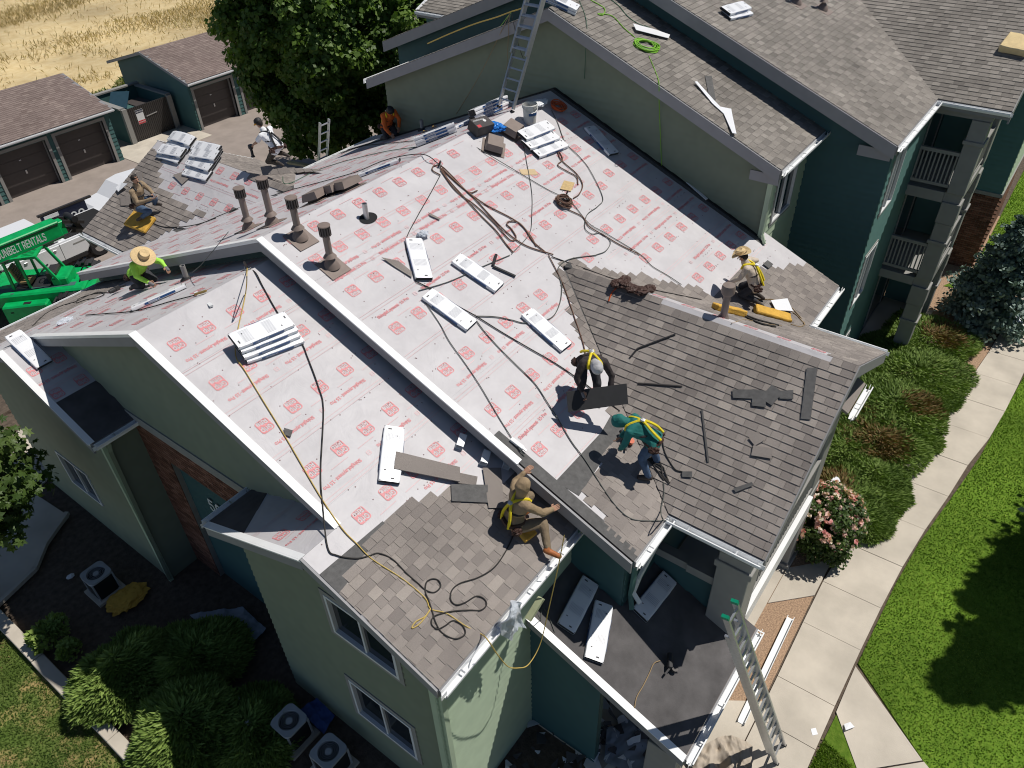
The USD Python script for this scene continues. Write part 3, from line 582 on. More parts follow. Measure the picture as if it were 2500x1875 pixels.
# ------------------------------------------------------------------ garages and bin enclosure
def garage(name, label, x0, x1, doors, face_end):
    g = thing(name, label, "garage", "garages along the parking lot"); yF, yB, zE, zR, yR = 38.75, 45.2, 2.5, 3.69, 42.27
    p = (zR - 2.63) / (yR - 38.4); k = math.hypot(1, p)
    ff = Fr((x0 - .15, 38.4, 2.63), (1, 0, 0), (0, 1 / k, p / k)); V = (yR - 38.4) * k; fbk = Fr((x1 + .15, 2 * yR - 38.4, 2.63), (-1, 0, 0), (0, -1 / k, p / k)); W = x1 - x0 + .3
    r = obj("roof", [slab(ff, sbox(0, 0, W, V), -.12, -.004), slab(fbk, sbox(0, 0, W, V), -.12, -.004)], MT["fascia"], g)
    tl = tabs(ff, sbox(0, 0, W, V), .15, .22, .42, seed=int(x0 * 7), skip=True) + tabs(fbk, sbox(0, V - .6, W, V), .15, .3, .5, seed=2, skip=True)
    tn = np.concatenate([np.full(len(m[0]), t) for m, t, _ in tl]); obj("shingle_field", [m for m, _, _ in tl], MT["shingle_brown"], r, tone=tn, kind="stuff")
    wf = wallY(yF, x0); pw = sbox(0, 0, x1 - x0, 2.55)
    for d in doors: pw = pw.difference(sbox(d - x0, -1, d - x0 + 2.43, 2.13))
    boards(g, wf, pw, MT["gteal"], .2)
    zt = lambda y: 2.63 + p * (min(y, 2 * yR - y) - 38.4) - .13
    for xx, fr, sg in ((x0, wallX(x0, yB), 1), (x1, Fr((x1, yF, 0), (0, 1, 0), (0, 0, 1)), -1)):
        pl_ = Polygon([(0, 0), (yB - yF, 0), (yB - yF, zt(yF if sg > 0 else yB)), (yB - yR if sg > 0 else yR - yF, zt(yR)), (0, zt(yB if sg > 0 else yF))])
        boards(g, fr, pl_, MT["gteal"], .2)
    verge(g, ff.P(0, V), ff.P(0, 0), .16, cap=False); verge(g, fbk.P(W, 0), fbk.P(W, V), .16, cap=False); verge(g, ff.P(W, 0), ff.P(W, V), .16, out=XM, cap=False)
    gutter(g, ff.P(0, 0) - YM * .02 + GZ, ff.P(W, 0) - YM * .02 + GZ, -YM, .11)
    for d in doors:
        u = d - x0; fr = obj("door_frame", slab(wf, sbox(u - .14, 0, u + 2.57, 2.30).difference(sbox(u, -1, u + 2.43, 2.16)), -.3, .055), MT["trim"], g)
        dd = obj("garage_door", slab(wf, sbox(u, 0, u + 2.43, 2.16), -.34, -.31), MT["brown"], g)
        for i in range(4): obj("door_panel", slab(wf, sbox(u + .02, .01 + i * .535, u + 2.41, .535 + i * .535), -.31, -.28), MT["brown"], dd)
        obj("handle", xf(cbx(-.04, .04, -.09, .09, 0, .04, .01), wf.M(u + 1.2, .95, -.28)), MT["alu"], dd); obj("door_label", slab(wf, sbox(u + 1.1, 1.5, u + 1.2, 1.54), -.28, -.276), MT["vinyl"], dd)
    return g
garage("garage_row", "long brown-shingled garage with two closed dark doors", 4.0, 18.1, [6.6, 9.4, 12.35, 15.28], 1)
garage("garage_row", "teal garage half hidden by the big tree", 22.75, 36.0, [23.0, 26.0, 29.0], 1)
en = thing("bin_enclosure", "teal rubbish enclosure with a dark slatted gate between the garages", "bin enclosure")
for a in ((19.2, 40.25, 22.0 - 2.8 + .0, 43.2),): pass
boards(en, wallX(19.55, 43.2), sbox(0, 0, 2.9, 1.82), MT["gteal"], .2); obj("side_wall", bx(22.25, 22.42, 40.3, 43.2, 0, 1.82), MT["gteal"], en); obj("back_wall", bx(19.55, 22.4, 43.2, 43.36, 0, 1.9), MT["gteal"], en)
obj("wall_cap", bx(19.42, 19.72, 40.2, 43.42, 1.82, 1.9), MT["trim"], en); obj("wall_cap", bx(22.18, 22.48, 40.2, 43.42, 1.82, 1.9), MT["trim"], en); obj("wall_cap", bx(19.42, 22.48, 43.14, 43.42, 1.905, 1.98), MT["trim"], en)
obj("gate_post", bx(19.5, 19.76, 40.08, 40.28, 0, 1.83), MT["trim"], en); obj("gate_post", bx(22.2, 22.44, 40.08, 40.28, 0, 1.83), MT["trim"], en)
gate = obj("gate", [bx(19.78, 22.18, 40.24, 40.27, .12, .2), bx(19.78, 22.18, 40.24, 40.27, 1.62, 1.72)], MT["darkmetal"], en)
for i in range(22): obj("gate_slat", bx(19.79 + i * .109, 19.875 + i * .109, 40.17, 40.235, .06, 1.78), MT["darkmetal"], gate)
obj("gate_latch", beam((20.75, 40.16, 1.15), (21.4, 40.16, 1.2), .04, .04), MT["alu"], gate)
MT["signred"] = plain("sign_red", (.5, .03, .04), .5); MT["signnavy"] = plain("sign_navy", (.03, .035, .06), .5)
sg = thing("warning_sign", "white notice with navy heading and red footer on the bin gate", "sign")
fs = wallY(40.18, 20.22); obj("sign_board", slab(fs, sbox(0, .86, .42, 1.6), 0, .012), MT["vinyl"], sg); obj("sign_heading", slab(fs, sbox(.01, 1.42, .41, 1.59), .012, .015), MT["signnavy"], sg); obj("sign_footer", slab(fs, sbox(.01, .87, .41, 1.04), .012, .015), MT["signred"], sg)
tv, tf = text2d("DUMPSTER RULES", .055, .62); obj("lettering", xf((tv + [0.03, 0, 0], tf), fs.M(0, 1.47, .0165)), MT["vinyl"], sg)
tv, tf = text2d("NO DUMPING", .05, .8); obj("lettering", xf((tv + [0.03, 0, 0], tf), fs.M(0, .93, .0165)), MT["vinyl"], sg)
bn = thing("rubbish_skip", "open dark steel rubbish bin with a raised blue lid inside the enclosure", "rubbish bin")
obj("bin_body", [bx(20.2, 22.0, 41.3, 42.7, .1, 1.3)], MT["gteal"], bn); MT["blue_lid"] = plain("blue_lid", (.025, .06, .085), .35)
obj("bin_lid", beam((20.25, 42.0, 1.35), (21.0, 42.6, 1.95), 1.0, .03), MT["blue_lid"], bn); obj("bin_lid", bx(21.05, 22.0, 41.3, 42.7, 1.31, 1.35), MT["brown"], bn)
# ================================================================== roof coverings
def px(fr, *pts): return Polygon([tuple(fr.at(p)) for p in pts]).buffer(0)
def D(*a): return [('D', x, y) for x, y in a]
R_A1 = px(FA, *D((1207, 570), (1224, 640), (1241, 690), (1260, 748), (1292, 765), (1335, 850), (1318, 895), (1345, 925), (1250, 1070), (1372, 1200), (1470, 1110), (1300, 750)))
R_A3 = px(FA, ('5', 1395, 62), ('5', 1480, 38), ('5', 1745, 98), ('5', 1960, 128), ('5', 2110, 160), ('5', 2210, 186), ('D', 1550, 640), ('D', 1600, 590), ('D', 1616, 583), ('D', 1731, 573), ('D', 1750, 565), ('D', 1812, 608), ('D', 1738, 712), ('D', 1600, 700), ('D', 1450, 660))
A_VALLEY = Polygon([(1.12, 0), (4.2, 4.463), (7.46, 0)])
SH_A = unary_union([R_A1, R_A3]).intersection(RG_A)
FELT_A = unary_union([px(FA, *D((1200, 1040), (1298, 935), (1322, 893), (1347, 925), (1250, 1072))), sbox(8.93, 1.9, 9.16, VA), sbox(0, .0, .2, 2.9)]).intersection(RG_A)
vb = [FB.at(p)[1] for p in D((705, 1160), (838, 1058), (950, 1060), (1080, 1078))]
VS = 2.12
SH_B = Polygon([(0, 0), (3.62, 0), (3.62, 1.2), (2.75, 1.42), (2.3, 1.86), (1.76, 2.15), (.84, 2.15), (0, 1.8)]).intersection(RG_B)
ST_B = Polygon([(.0, 1.85), (.0, 2.23), (1.2, 2.19), (1.2, 2.04)]).intersection(RG_B)
SH_LN = Polygon([(0, 0), (2.03, 0), (3.2, 1.35), (3.84, VCL - 1.35), (3.2, VCL - 1.62), (2.8, VCL - 1.5), (1.56, VCL - 1.36), (.5, VCL - .4), (0, VCL - .3)]).intersection(RG_LN)
SH_BL = RG_BL.intersection(sbox(0, 0, 4, 2.09))
FELT_BLR = sbox(0, 0, .93, 1.16); FELT_BR = Polygon([(0, 0), (.947, 0), (.947, 1.2), (0, .5)])
coverings = [  # frame, region, shingled, felt, roof prim, seed
    (FA, RG_A, SH_A, FELT_A, roofA, 1), (FAL, RG_AL, Polygon(), Polygon([(0, 0), (.25, 0), (.25, VAL), (0, VAL)]), "/World/apartment_wing/main_roof_001", 2),
    (FB, RG_B, SH_B, ST_B, roofB, 3), (FBL, RG_BL, SH_BL, Polygon(), "/World/apartment_wing/lower_roof_001", 4), (FLN, RG_LN, SH_LN, Polygon(), roofL, 5),
    (FBR, RG_BR, Polygon(), FELT_BR, "/World/apartment_wing/bay_roof", 6), (FBLR, RG_BLR, Polygon(), FELT_BLR, "/World/apartment_wing/bay_roof_001", 7),
    (FCN, RG_CN, RG_CN.difference(sbox(2.0, VC - .13, 5.4, VC + .1)), Polygon(), roofC, 8), (FCF, RG_CF, RG_CF.difference(sbox(.45, VC - .42, 4.5, VC + .1)), Polygon(), "/World/apartment_wing/cross_gable_roof_001", 9), (FLF, RG_LF, RG_LF, Polygon(), "/World/apartment_wing/cross_gable_roof_003", 10)]
alltabs = []
for fr, rg, sh, fe, prim, sd in coverings:
    paper = rg.difference(fe.buffer(.001)) if fr not in (FCN, FLF) else sbox(1.9, VC - .3, 5.4, VC)
    if fr is FA: paper = paper.difference(R_A1.buffer(-.25)).difference(R_A3.buffer(-.25))
    if fr is FCF: paper = sbox(.45, VC - .5, 4.6, VC).intersection(rg)
    V = rg.bounds[3]; rnd = random.Random(sd); s0 = 1.22 if fr is FA else .98
    cuts = [V, V - s0] ; 
    while cuts[-1] > rg.bounds[1]: cuts.append(cuts[-1] - 1.045)
    for hi, lo in zip(cuts[:-1], cuts[1:]):
        g = paper.intersection(sbox(-3, lo - .06, 20, hi))
        for q in polys(g):
            if q.area < .02: continue
            # a slightly uneven cut edge
            m = slab(fr, q, -.002, .0025, (lo - .06, hi, .0045))
            obj("underlayment", m, MT["paper"], prim)
    for q in polys(fe): obj("felt_strip" if fr is not FB else "starter_strip", slab(fr, q, .0, .010), MT["starter"] if fr in (FB,) else MT["felt"] if fr is not FA else MT["starter"], prim)
    tl = tabs(fr, sh, .143, seed=sd, whole=rg) if not sh.is_empty else []
    alltabs += [(m, t, c, prim) for m, t, c in tl]
def _key(t):
    d = t[2] - CAM; c = RC @ d; x, y = c[0] / c[2] * FPX, c[1] / c[2] * FPX
    return (bool(c[2] < 0 or abs(x) > 1260 or abs(y) > 950), float(np.linalg.norm(d)))
alltabs.sort(key=_key)
for m, tn, _, prim in alltabs[:300]: obj("shingle", m, MT["shingle"], prim, tone=tn)
for prim in sorted({t[3] for t in alltabs[300:]}):
    rest = [t for t in alltabs[300:] if t[3] == prim]
    obj("shingle_field", [t[0] for t in rest], MT["shingle"], prim, tone=np.concatenate([np.full(len(t[0][0]), t[1]) for t in rest]), kind="stuff")
# dark starter along the barge board, ridge caps of the cross gables
obj("starter_strip", slab(FA, sbox(-.02, 0, .17, 2.9), .011, .017), MT["starter"], roofA)
def ridge_caps(parent, a, b, dn, L=.2, w=.15, p=PX, m="shingle", skip=()):
    a, b = np.asarray(a, float), np.asarray(b, float); n = int(np.linalg.norm(b - a) / .145); d = (b - a) / np.linalg.norm(b - a); side = np.cross(d, [0, 0, 1.0]); rnd = random.Random(int(abs(a[0]) * 10))
    for i in range(n):
        q = a + d * i * .145; pts = []
        for t, hh in ((0, .03), (.2, .018)):
            for s_, dz in ((-w, -w * p), (0, 0), (w, -w * p)): pts.append(q + d * t + side * s_ + np.array([0, 0, dz + hh]))
        V = np.array(pts + [x - np.array([0, 0, .008]) for x in pts]); F = np.array([[0, 1, 4], [0, 4, 3], [1, 2, 5], [1, 5, 4], [6, 10, 7], [6, 9, 10], [7, 11, 8], [7, 10, 11], [0, 6, 7], [0, 7, 1], [1, 7, 8], [1, 8, 2], [0, 3, 9], [0, 9, 6], [2, 8, 11], [2, 11, 5]])
        obj("ridge_shingle", (V, F), MT[m], parent, tone=rnd.uniform(.2, .7))
ridge_caps(roofC, FCN.P(.35, VC), FCN.P(1.9, VC), None)
ridge_caps(roofL, FLN.P(5.8, VCL), FLN.P(4.2, VCL), None)
ridge_caps(roof2, FB2.P(0, VB2), FB2.P(2.7, VB2), None, p=P2, m="shingle_pale")
# rear roofs
for W, lst, sd in ((MW, [(FB2, RG_B2, roof2), (FB2L, RG_B2L, roof2L)], 20), (RW, [(FB3, RG_B3, roof3), (FB3L, sbox(14, 0, 23, VB3), roof3L), (FB4, RG_B4, roof4), (FB4L, RG_B4L, roof4L)], 30)):
    at_ = []
    for fr, rg, prim in lst:
        sd += 1; at_ += [(m, t, c, prim) for m, t, c in tabs(fr, rg, .15, .16, .30, seed=sd, whole=rg)]
    at_.sort(key=_key)
    for m, tn, _, prim in at_[:300]: obj("shingle", m, MT["shingle_pale"], prim, tone=tn)
    for prim in sorted({t[3] for t in at_[300:]}):
        rest = [t for t in at_[300:] if t[3] == prim]
        obj("shingle_field", [t[0] for t in rest], MT["shingle_pale"], prim, tone=np.concatenate([np.full(len(t[0][0]), t[1]) for t in rest]), kind="stuff")
# flashing band at the foot of the sage wall
obj("step_flashing", slab(FA, sbox(9.05, 2.1, 9.14, VA), .012, .03), MT["black"], roofA); obj("step_flashing", slab(FAL, sbox(.02, .4, .12, VAL), .012, .03), MT["black"], "/World/apartment_wing/main_roof_001")

# ------------------------------------------------------------------ red print on the underlayment
def tri2poly(tv, tf): return unary_union([Polygon(tv[f, :2]).buffer(.0004) for f in tf])
def text_poly(s, h, cond=1.0): return tri2poly(*text2d(s, h, cond))
def fit(pg, w, h, cx, cy):
    a, b, c, d = pg.bounds; pg = affinity.translate(pg, -(a + c) / 2, -(b + d) / 2); return affinity.translate(affinity.scale(pg, w / (c - a), h / (d - b), origin=(0, 0)), cx, cy)
LOGO = rrect(.225, .235, .04).difference(unary_union([fit(text_poly("Grip", .1), .185, .115, .0, .046).buffer(.003), fit(text_poly("Rite", .1), .18, .088, .0, -.064).buffer(.003)])).simplify(.002)
LINE = fit(text_poly("ShingleLayment-15 Pro", .09, .6).buffer(.001), .76, .085, 0, 0).simplify(.0016)
SMALL = rrect(.075, .075, .01).difference(unary_union([sbox(-.025, .006, .025, .026), sbox(-.025, -.026, .025, -.006)]))
def tri_flat(pg): 
    out = []
    for g in polys(pg):
        v, f = trimesh.creation.triangulate_polygon(g, engine="earcut"); v = np.asarray(v); f = np.array(f)
        a = v[f[:, 1]] - v[f[:, 0]]; b = v[f[:, 2]] - v[f[:, 0]]; bad = a[:, 0] * b[:, 1] - a[:, 1] * b[:, 0] < 0; f[bad] = f[bad][:, ::-1]
        out.append((np.column_stack([v, np.zeros(len(v))]), f))
    return join(out)
LOGO_M, LINE_M, SMALL_M = tri_flat(LOGO), tri_flat(LINE), tri_flat(SMALL)
def printed(fr, prim, V, rows, u0, u1, period, region, off=0.0, amax=9):
    rnd = random.Random(int(V * 100)); faint = []
    for s_, orient, ua, ub in rows:
        v = V - s_; ang = 180 if orient == 'r' else 0
        u = math.ceil((ua - off) / period) * period + off; i = 0
        while u < ub:
            if region.contains(Point(u, v).buffer(.12)):
                if not region.contains(Point(u, v).buffer(.2)):
                    g = affinity.translate(affinity.rotate(LOGO, ang, origin=(0, 0)), u, v).intersection(region); m = flat(fr, g, .0105)
                else: m = xf(LOGO_M, fr.M(u, v, .0105, ang))
                if m: obj("printed_logo", m, MT["print"], prim)
            i += 1; u += period
        vt = v - (.345 if orient == 'r' else -.345); k = 0; u = math.ceil((ua - off) / (2 * period)) * 2 * period + off + period * .5
        while u < ub:
            if region.contains(sbox(u - .42, vt - .05, u + .42, vt + .05)): obj("printed_name", xf(LINE_M, fr.M(u, vt, .0105, ang)), MT["print"], prim)
            for q in range(2):
                uu = u + .1 + q * .55; vv = vt + (.16 if orient == 'r' else -.17)
                if region.contains(sbox(uu - .2, vv - .02, uu + .2, vv + .02)): faint.append(flat(fr, sbox(uu - .17, vv - .006, uu + .17, vv + .006), .0102))
            if region.contains(Point(u + period, vt).buffer(.06)): faint.append(xf(SMALL_M, fr.M(u + period, vt, .0102, ang)))
            u += 2 * period
        for vv in (v - .56, v - .5):
            g = LineString([(ua, vv), (ub, vv)]).intersection(region)
            for q in getattr(g, "geoms", [g]):
                if q.length > .3: a, b = q.bounds[0], q.bounds[2]; faint.append(flat(fr, sbox(a, vv - .004, b, vv + .004), .0102))
    if faint: obj("faint_print", faint, MT["print_faint"], prim, kind="stuff")
pa = RG_A.difference(SH_A.buffer(.02)).difference(FELT_A.buffer(.02)).difference(sbox(-.1, 0, .2, 3))
printed(FA, roofA, VA, [(.31, 'u', .1, 5.4), (.93, 'r', .2, 9), (1.82, 'u', .1, 5.5), (1.72, 'r', 5.5, 9), (2.86, 'u', .1, 7.2), (2.70, 'r', 7.2, 9), (3.98, 'r', .1, 5), (3.74, 'r', 5.2, 9.1), (4.78, 'u', 4.4, 9.1), (5.03, 'r', .1, 4.2), (6.03, 'u', .1, 4), (5.85, 'u', 5.5, 9.1), (7.05, 'u', .1, 3)], 0, 9, .553, pa, .44)
pb = RG_B.difference(SH_B.buffer(.02)).difference(ST_B.buffer(.02))
printed(FB, roofB, VB, [(.566, 'r', .6, 3.6), (1.53, 'r', .6, 3.6), (2.56, 'r', .6, 3.6), (3.59, 'r', .6, 3.6), (4.61, 'r', .6, 3.6)], 0, 3, .559, pb, 1.04)
printed(FAL, "/World/apartment_wing/main_roof_001", VAL, [(.5, 'u', .2, 9.1), (1.6, 'r', .2, 9.1), (2.7, 'u', .2, 9.1), (3.8, 'r', .2, 9.1), (4.9, 'u', .2, 9.1), (6.0, 'r', .2, 9.1), (7.1, 'u', .2, 9.1), (8.2, 'u', .2, 9.1)], 0, 9, .55, RG_AL.difference(sbox(0, 0, .3, 10)), .2)
printed(FBL, "/World/apartment_wing/lower_roof_001", VBL, [(.6, 'u', 0, 3), (1.6, 'r', 0, 3), (2.6, 'u', 0, 3), (3.6, 'r', 0, 3), (4.6, 'u', 0, 3), (5.6, 'r', 0, 3.5)], 0, 3, .56, RG_BL.difference(SH_BL.buffer(.05)), .3)
printed(FLN, roofL, VCL, [(.21, 'r', .2, 5.5), (1.11, 'r', 1.6, 5)], 0, 5, .61, RG_LN.difference(SH_LN.buffer(.02)), .63)
printed(FBLR, "/World/apartment_wing/bay_roof_001", 2.784, [(.75, 'r', 0, 1), (1.45, 'r', 0, 1)], 0, 1, .5, RG_BLR.difference(FELT_BLR), .2)
printed(FBR, "/World/apartment_wing/bay_roof", 2.886, [(.9, 'u', 0, 1)], 0, 1, .45, RG_BR.difference(FELT_BR), .25)
printed(FCF, "/World/apartment_wing/cross_gable_roof_001", VC, [(.2, 'u', .6, 4.4)], 0, 4, .6, sbox(.45, VC - .4, 4.5, VC), .1)
# nail caps
rnd = random.Random(77)
for fr, prim, rg, n in ((FA, roofA, pa, 300), (FB, roofB, pb, 110), (FAL, "/World/apartment_wing/main_roof_001", RG_AL, 160), (FBL, "/World/apartment_wing/lower_roof_001", RG_BL.difference(SH_BL), 60), (FLN, roofL, RG_LN.difference(SH_LN), 70)):
    ms = []; a, b, c, d = rg.bounds
    while len(ms) < n:
        u = rnd.uniform(a, c); v = d - (round((d - rnd.uniform(b, d)) / .35) * .35 + rnd.gauss(0, .012))
        if rg.contains(Point(u, v)): ms.append(xf(lathe([(.001, .005), (.010, .003), (.011, 0)], 7), fr.M(u, v, .007)))
    obj("nail_caps", ms, MT["nail"], prim, kind="stuff")

for fr, rg, prim in ((FA, RG_A, roofA), (FCN, RG_CN, roofC), (FCF, RG_CF, "/World/apartment_wing/cross_gable_roof_001"), (FLN, RG_LN, roofL), (FAL, RG_AL, "/World/apartment_wing/main_roof_001")):
    for a, b in (((7.86, 2.98, 5.9), (11.0, 7.1, 7.6)), ((14.14, 2.98, 5.9), (11.0, 7.1, 7.6)), ((8.0, 18.97, 5.572), (10.95, 15.17, 7.155))):
        p, q = fr.uvw(a), fr.uvw(b)
        if max(abs(p[2]), abs(q[2])) < .08: obj("valley_strip", slab(fr, LineString([p[:2], q[:2]]).buffer(.14, cap_style="flat"), -.02, .0035), MT["starter"], prim)
# ================================================================== surfaces one can stand things on
SURF = [(FA, RG_A), (FAL, RG_AL), (FB, RG_B), (FBL, RG_BL), (FCN, RG_CN), (FCF, RG_CF), (FLN, RG_LN), (FLF, RG_LF), (FBR, RG_BR), (FBLR, RG_BLR), (FP, RG_P), (FB2, RG_B2), (FB2L, RG_B2L), (FB3, RG_B3), (FB4, RG_B4)]
GR = Fr((0, 0, 1.0), (1, 0, 0), (0, 1, 0))
def hit(p, only=None):
    "first roof plane (or the ground) that the sight line through a photograph point meets: frame, u, v"
    best = (1e9, GR, *GR.at(p))
    for fr, rg in SURF if only is None else only:
        r = ray(p); den = fr.n @ r
        t = (fr.n @ (fr.o - CAM)) / den
        if t > 0 and t < best[0]:
            u, v = fr.at(p)
            if rg.buffer(.03).contains(Point(u, v)): best = (t, fr, u, v)
    return best[1:]
def hp(p, h=.02, only=None): fr, u, v = hit(p, only); return fr.P(u, v, h)
def on(fr): return [(fr, sbox(-50, -50, 80, 80))]

# ------------------------------------------------------------------ shingle bundles
MT["wrap"] = mat("plastic_wrap", {"g": ("texture_coordinate", {}), "n": ("noise_texture", {"scale": 9.0, "detail": 6.0, "distortion": 1.5}), "b": ("bump", {"strength": .35, "distance": .012}), "p": ("principled_bsdf", {"base_color": (.76, .77, .79), "roughness": .32, "specular_ior_level": .45})}, [("g.object", "n.vector"), ("n.fac", "b.height"), ("b.normal", "p.normal")])
MT["bluelab"] = plain("blue_label", (.02, .07, .2), .35, var=.2, scale=8); MT["ink"] = plain("grey_ink", (.46, .47, .50), .5); MT["inkdark"] = plain("dark_ink", (.04, .04, .045), .5)
def bundle_mesh(droop, seed):
    rnd = random.Random(seed); L, Wd, H = 1.0, .335, .072
    nx, ny = 20, 10; us = np.linspace(-L / 2, L / 2, nx); prof = []
    for a in np.linspace(0, 2 * np.pi, 24, endpoint=False):
        c, s = math.cos(a), math.sin(a); e = .28; prof.append((math.copysign(abs(c) ** e, c) * Wd / 2, math.copysign(abs(s) ** e, s) * H / 2 + H / 2))
    prof = np.array(prof); V = []
    for u in us:
        k = 1 - .03 * (abs(u) / .5) ** 8
        z = prof[:, 1] * k + droop * (-(u / .5) ** 2) * .09
        V.append(np.column_stack([np.full(24, u), prof[:, 0] * k, z]))
    V = np.vstack(V); V += (meshkit.fbm(V * 9 + seed, 3) - .5)[:, None] * np.array([0, .010, .010])
    F = [[i * 24 + j, (i + 1) * 24 + j, (i + 1) * 24 + (j + 1) % 24] for i in range(nx - 1) for j in range(24)] + [[i * 24 + j, (i + 1) * 24 + (j + 1) % 24, i * 24 + (j + 1) % 24] for i in range(nx - 1) for j in range(24)]
    return V, np.array(F), prof
def build_bundle(parent, droop, seed):
    V, F, prof = bundle_mesh(droop, seed); rnd = random.Random(seed)
    obj("wrap", (V, F), MT["wrap"], parent, smooth=40)
    zend = -droop * .09
    for sg in (-1, 1):
        obj("shingle_ends", join([bx(sg * .496 - .003, sg * .496 + .003, -.15 + rnd.uniform(0, .01), .15 - rnd.uniform(0, .01), .008 + i * .0095 + zend, .0155 + i * .0095 + zend) for i in range(6)] + [bx(sg * .485 - .004, sg * .485 + .004, -.158, .158, .004 + zend, .068 + zend)]), MT["backing"], parent)
    lab = obj("side_label", [bx(-.26, .30, -.1755, -.1715, .018 - .02 * droop, .056 - .012 * droop), bx(-.26, .30, .1715, .1755, .018 - .02 * droop, .056 - .012 * droop)], MT["bluelab"], parent)
    tv, tf = text2d("Cambridge AR", .026, .9); k = basis((-.2, -.1764, .026 - .016 * droop), (1, 0, 0), (0, 0, 1), (0, -1, 0)); obj("label_name", xf((tv, tf), k), MT["vinyl"], lab)
    ms = []
    for x0, x1, y0, y1 in ((-.45, -.43, -.1, -.04), (.43, .45, .02, .07), (-.33, -.315, .05, .07), (.30, .315, -.1, -.07)):
        ms.append(bx(x0, x1, y0, y1, .0735, .0755))
    obj("wrap_marks", [xf(m, T(0, 0, -droop * .09 * ((m[0][:, 0].mean() / .5) ** 2))) for m in ms], MT["inkdark"], parent, kind="stuff")
    ln = [bx(x0, x0 + .16, y - .003, y + .003, .0738, .0748) for x0 in (-.36, .04) for y in np.arange(-.11, .12, .022)]
    obj("wrap_print", [xf(m, T(0, 0, -droop * .09 * ((m[0][:, 0].mean() / .5) ** 2) + .0005)) for m in ln], MT["ink"], parent, kind="stuff")
PROTO = {}
def bundle_at(M, label, droop=0.0, group=None):
    k = droop
    if k not in PROTO:
        p = thing("shingle_bundle", label, "shingle bundle", group, M); build_bundle(p, droop, 5 + len(PROTO)); PROTO[k] = p; return p
    return copy_of(PROTO[k], "shingle_bundle", M, label, "shingle bundle", group)
def bundle(a, b, labels, only=None, droop=0.0, jitter=.02, shift=(0, 0), lift=0.0, group="wrapped shingle bundles on the roofs"):
    fr, u, v = hit(a, only); u2, v2 = fr.at(b); cu, cv = (u + u2) / 2, (v + v2) / 2; ang = math.degrees(math.atan2(v2 - v, u2 - u)); rnd = random.Random(int(abs(cu * 100)) + int(abs(cv * 10)))
    for i, l in enumerate(labels):
        bundle_at(fr.M(cu + rnd.uniform(-jitter, jitter) + shift[0] * i, cv + rnd.uniform(-jitter, jitter) + shift[1] * i, .014 + lift + .071 * i, ang + rnd.uniform(-3, 3)), l, droop, group)
B1 = "white-wrapped shingle bundle "
bundle(('D', 896, 521), ('D', 915, 606), [B1 + "lying steeply downhill nearest the dark torn shadow"])
bundle(('D', 982, 562), ('D', 1077, 624), [B1 + "beside the bent black pipe on the underlayment"])
bundle(('D', 921, 640), ('D', 1014, 704), [B1 + "with crossing ropes over its corner, mid slope"])
bundle(('D', 1137, 680), ('D', 1217, 753), [B1 + "just uphill of the worker in the dark hoodie"])
bundle(('D', 523, 775), ('D', 645, 728), [B1 + "at the bottom of the tied stack on the lower gable", B1 + "second from bottom of the tied stack on the lower gable", B1 + "third up in the tied stack on the lower gable", B1 + "topmost of the tied stack on the lower gable"], shift=(-.01, .075))
bundle(('D', 851, 930), ('D', 845, 1042), [B1 + "with blue side label beside the curled loose shingles"])
for a, b, l in ((('8', 1605, 465), ('8', 1440, 745), "half in shade, upper left on the black porch roof"), (('8', 1690, 605), ('8', 1640, 970), "mostly sunlit, alone in the middle of the porch roof"), (('8', 2120, 430), ('8', 1925, 660), "fully in shade beside the half wall on the porch roof")):
    bundle(a, b, [B1 + l])
bundle(('4', 125, 545), ('4', 255, 680), [B1 + "at the top of the small left bay roof"], only=on(FBLR))
bundle(('2', 850, 800), ('2', 1075, 700), [B1 + "%s of the tall stack left of the ladder foot" % q for q in ("lowest", "second from bottom", "third from bottom", "uppermost")], shift=(0, .012))
bundle(('2', 760, 830), ('2', 850, 790), [B1 + "poking out below the tall stack by the black box"])
bundle(('2', 500, 950), ('2', 745, 855), [B1 + "under the two yellow-handled hammers, %s" % q for q in ("bottom layer", "middle layer", "top layer")], shift=(0.03, .03))
bundle(('2', 115, 1150), ('2', 385, 1050), [B1 + "alone on the ridge beside the flat box vents"])
bundle(('2', 1140, 930), ('2', 1335, 850), [B1 + "uphill one of the three spread below the bucket"], lift=.14)
bundle(('2', 1175, 972), ('2', 1385, 890), [B1 + "middle one of the three spread below the bucket"], lift=.07)
bundle(('2', 1255, 1010), ('2', 1425, 935), [B1 + "downhill one of the three spread below the bucket"])
bundle(('2', 1610, 845), ('2', 1750, 1000), [B1 + "lying in the shade of the sage wall"])
bundle(('2', 1070, 650), ('2', 1262, 590), [B1 + "%s in the shaded stack behind the ladder" % q for q in ("first", "second", "third", "fourth", "fifth", "sixth")], shift=(-.01, .03))
bundle(('1', 1030, 1000), ('1', 1190, 1040), [B1 + "lowest of the left heap on the far gable", B1 + "second of the left heap on the far gable"], only=on(FLN), shift=(0, .12))
bundle(('1', 1070, 930), ('1', 1225, 985), [B1 + "draped near the ridge in the left heap on the far gable", B1 + "over another near the ridge, left heap, far gable", B1 + "topmost drooping one of the left heap on the far gable"], only=on(FLN), droop=.8, shift=(.06, .13))
bundle(('1', 1205, 1115), ('1', 1370, 1150), [B1 + "lowest of the right heap on the far gable"], only=on(FLN))
bundle(('1', 1225, 1065), ('1', 1395, 1105), [B1 + "second row of the right heap on the far gable", B1 + "upper second row of the right heap on the far gable"], only=on(FLN), shift=(.02, .03))
bundle(('1', 1245, 1020), ('1', 1430, 1060), [B1 + "third row bottom, right heap on the far gable", B1 + "third row middle, right heap on the far gable", B1 + "third row top, right heap on the far gable"], only=on(FLN), shift=(.02, .03))
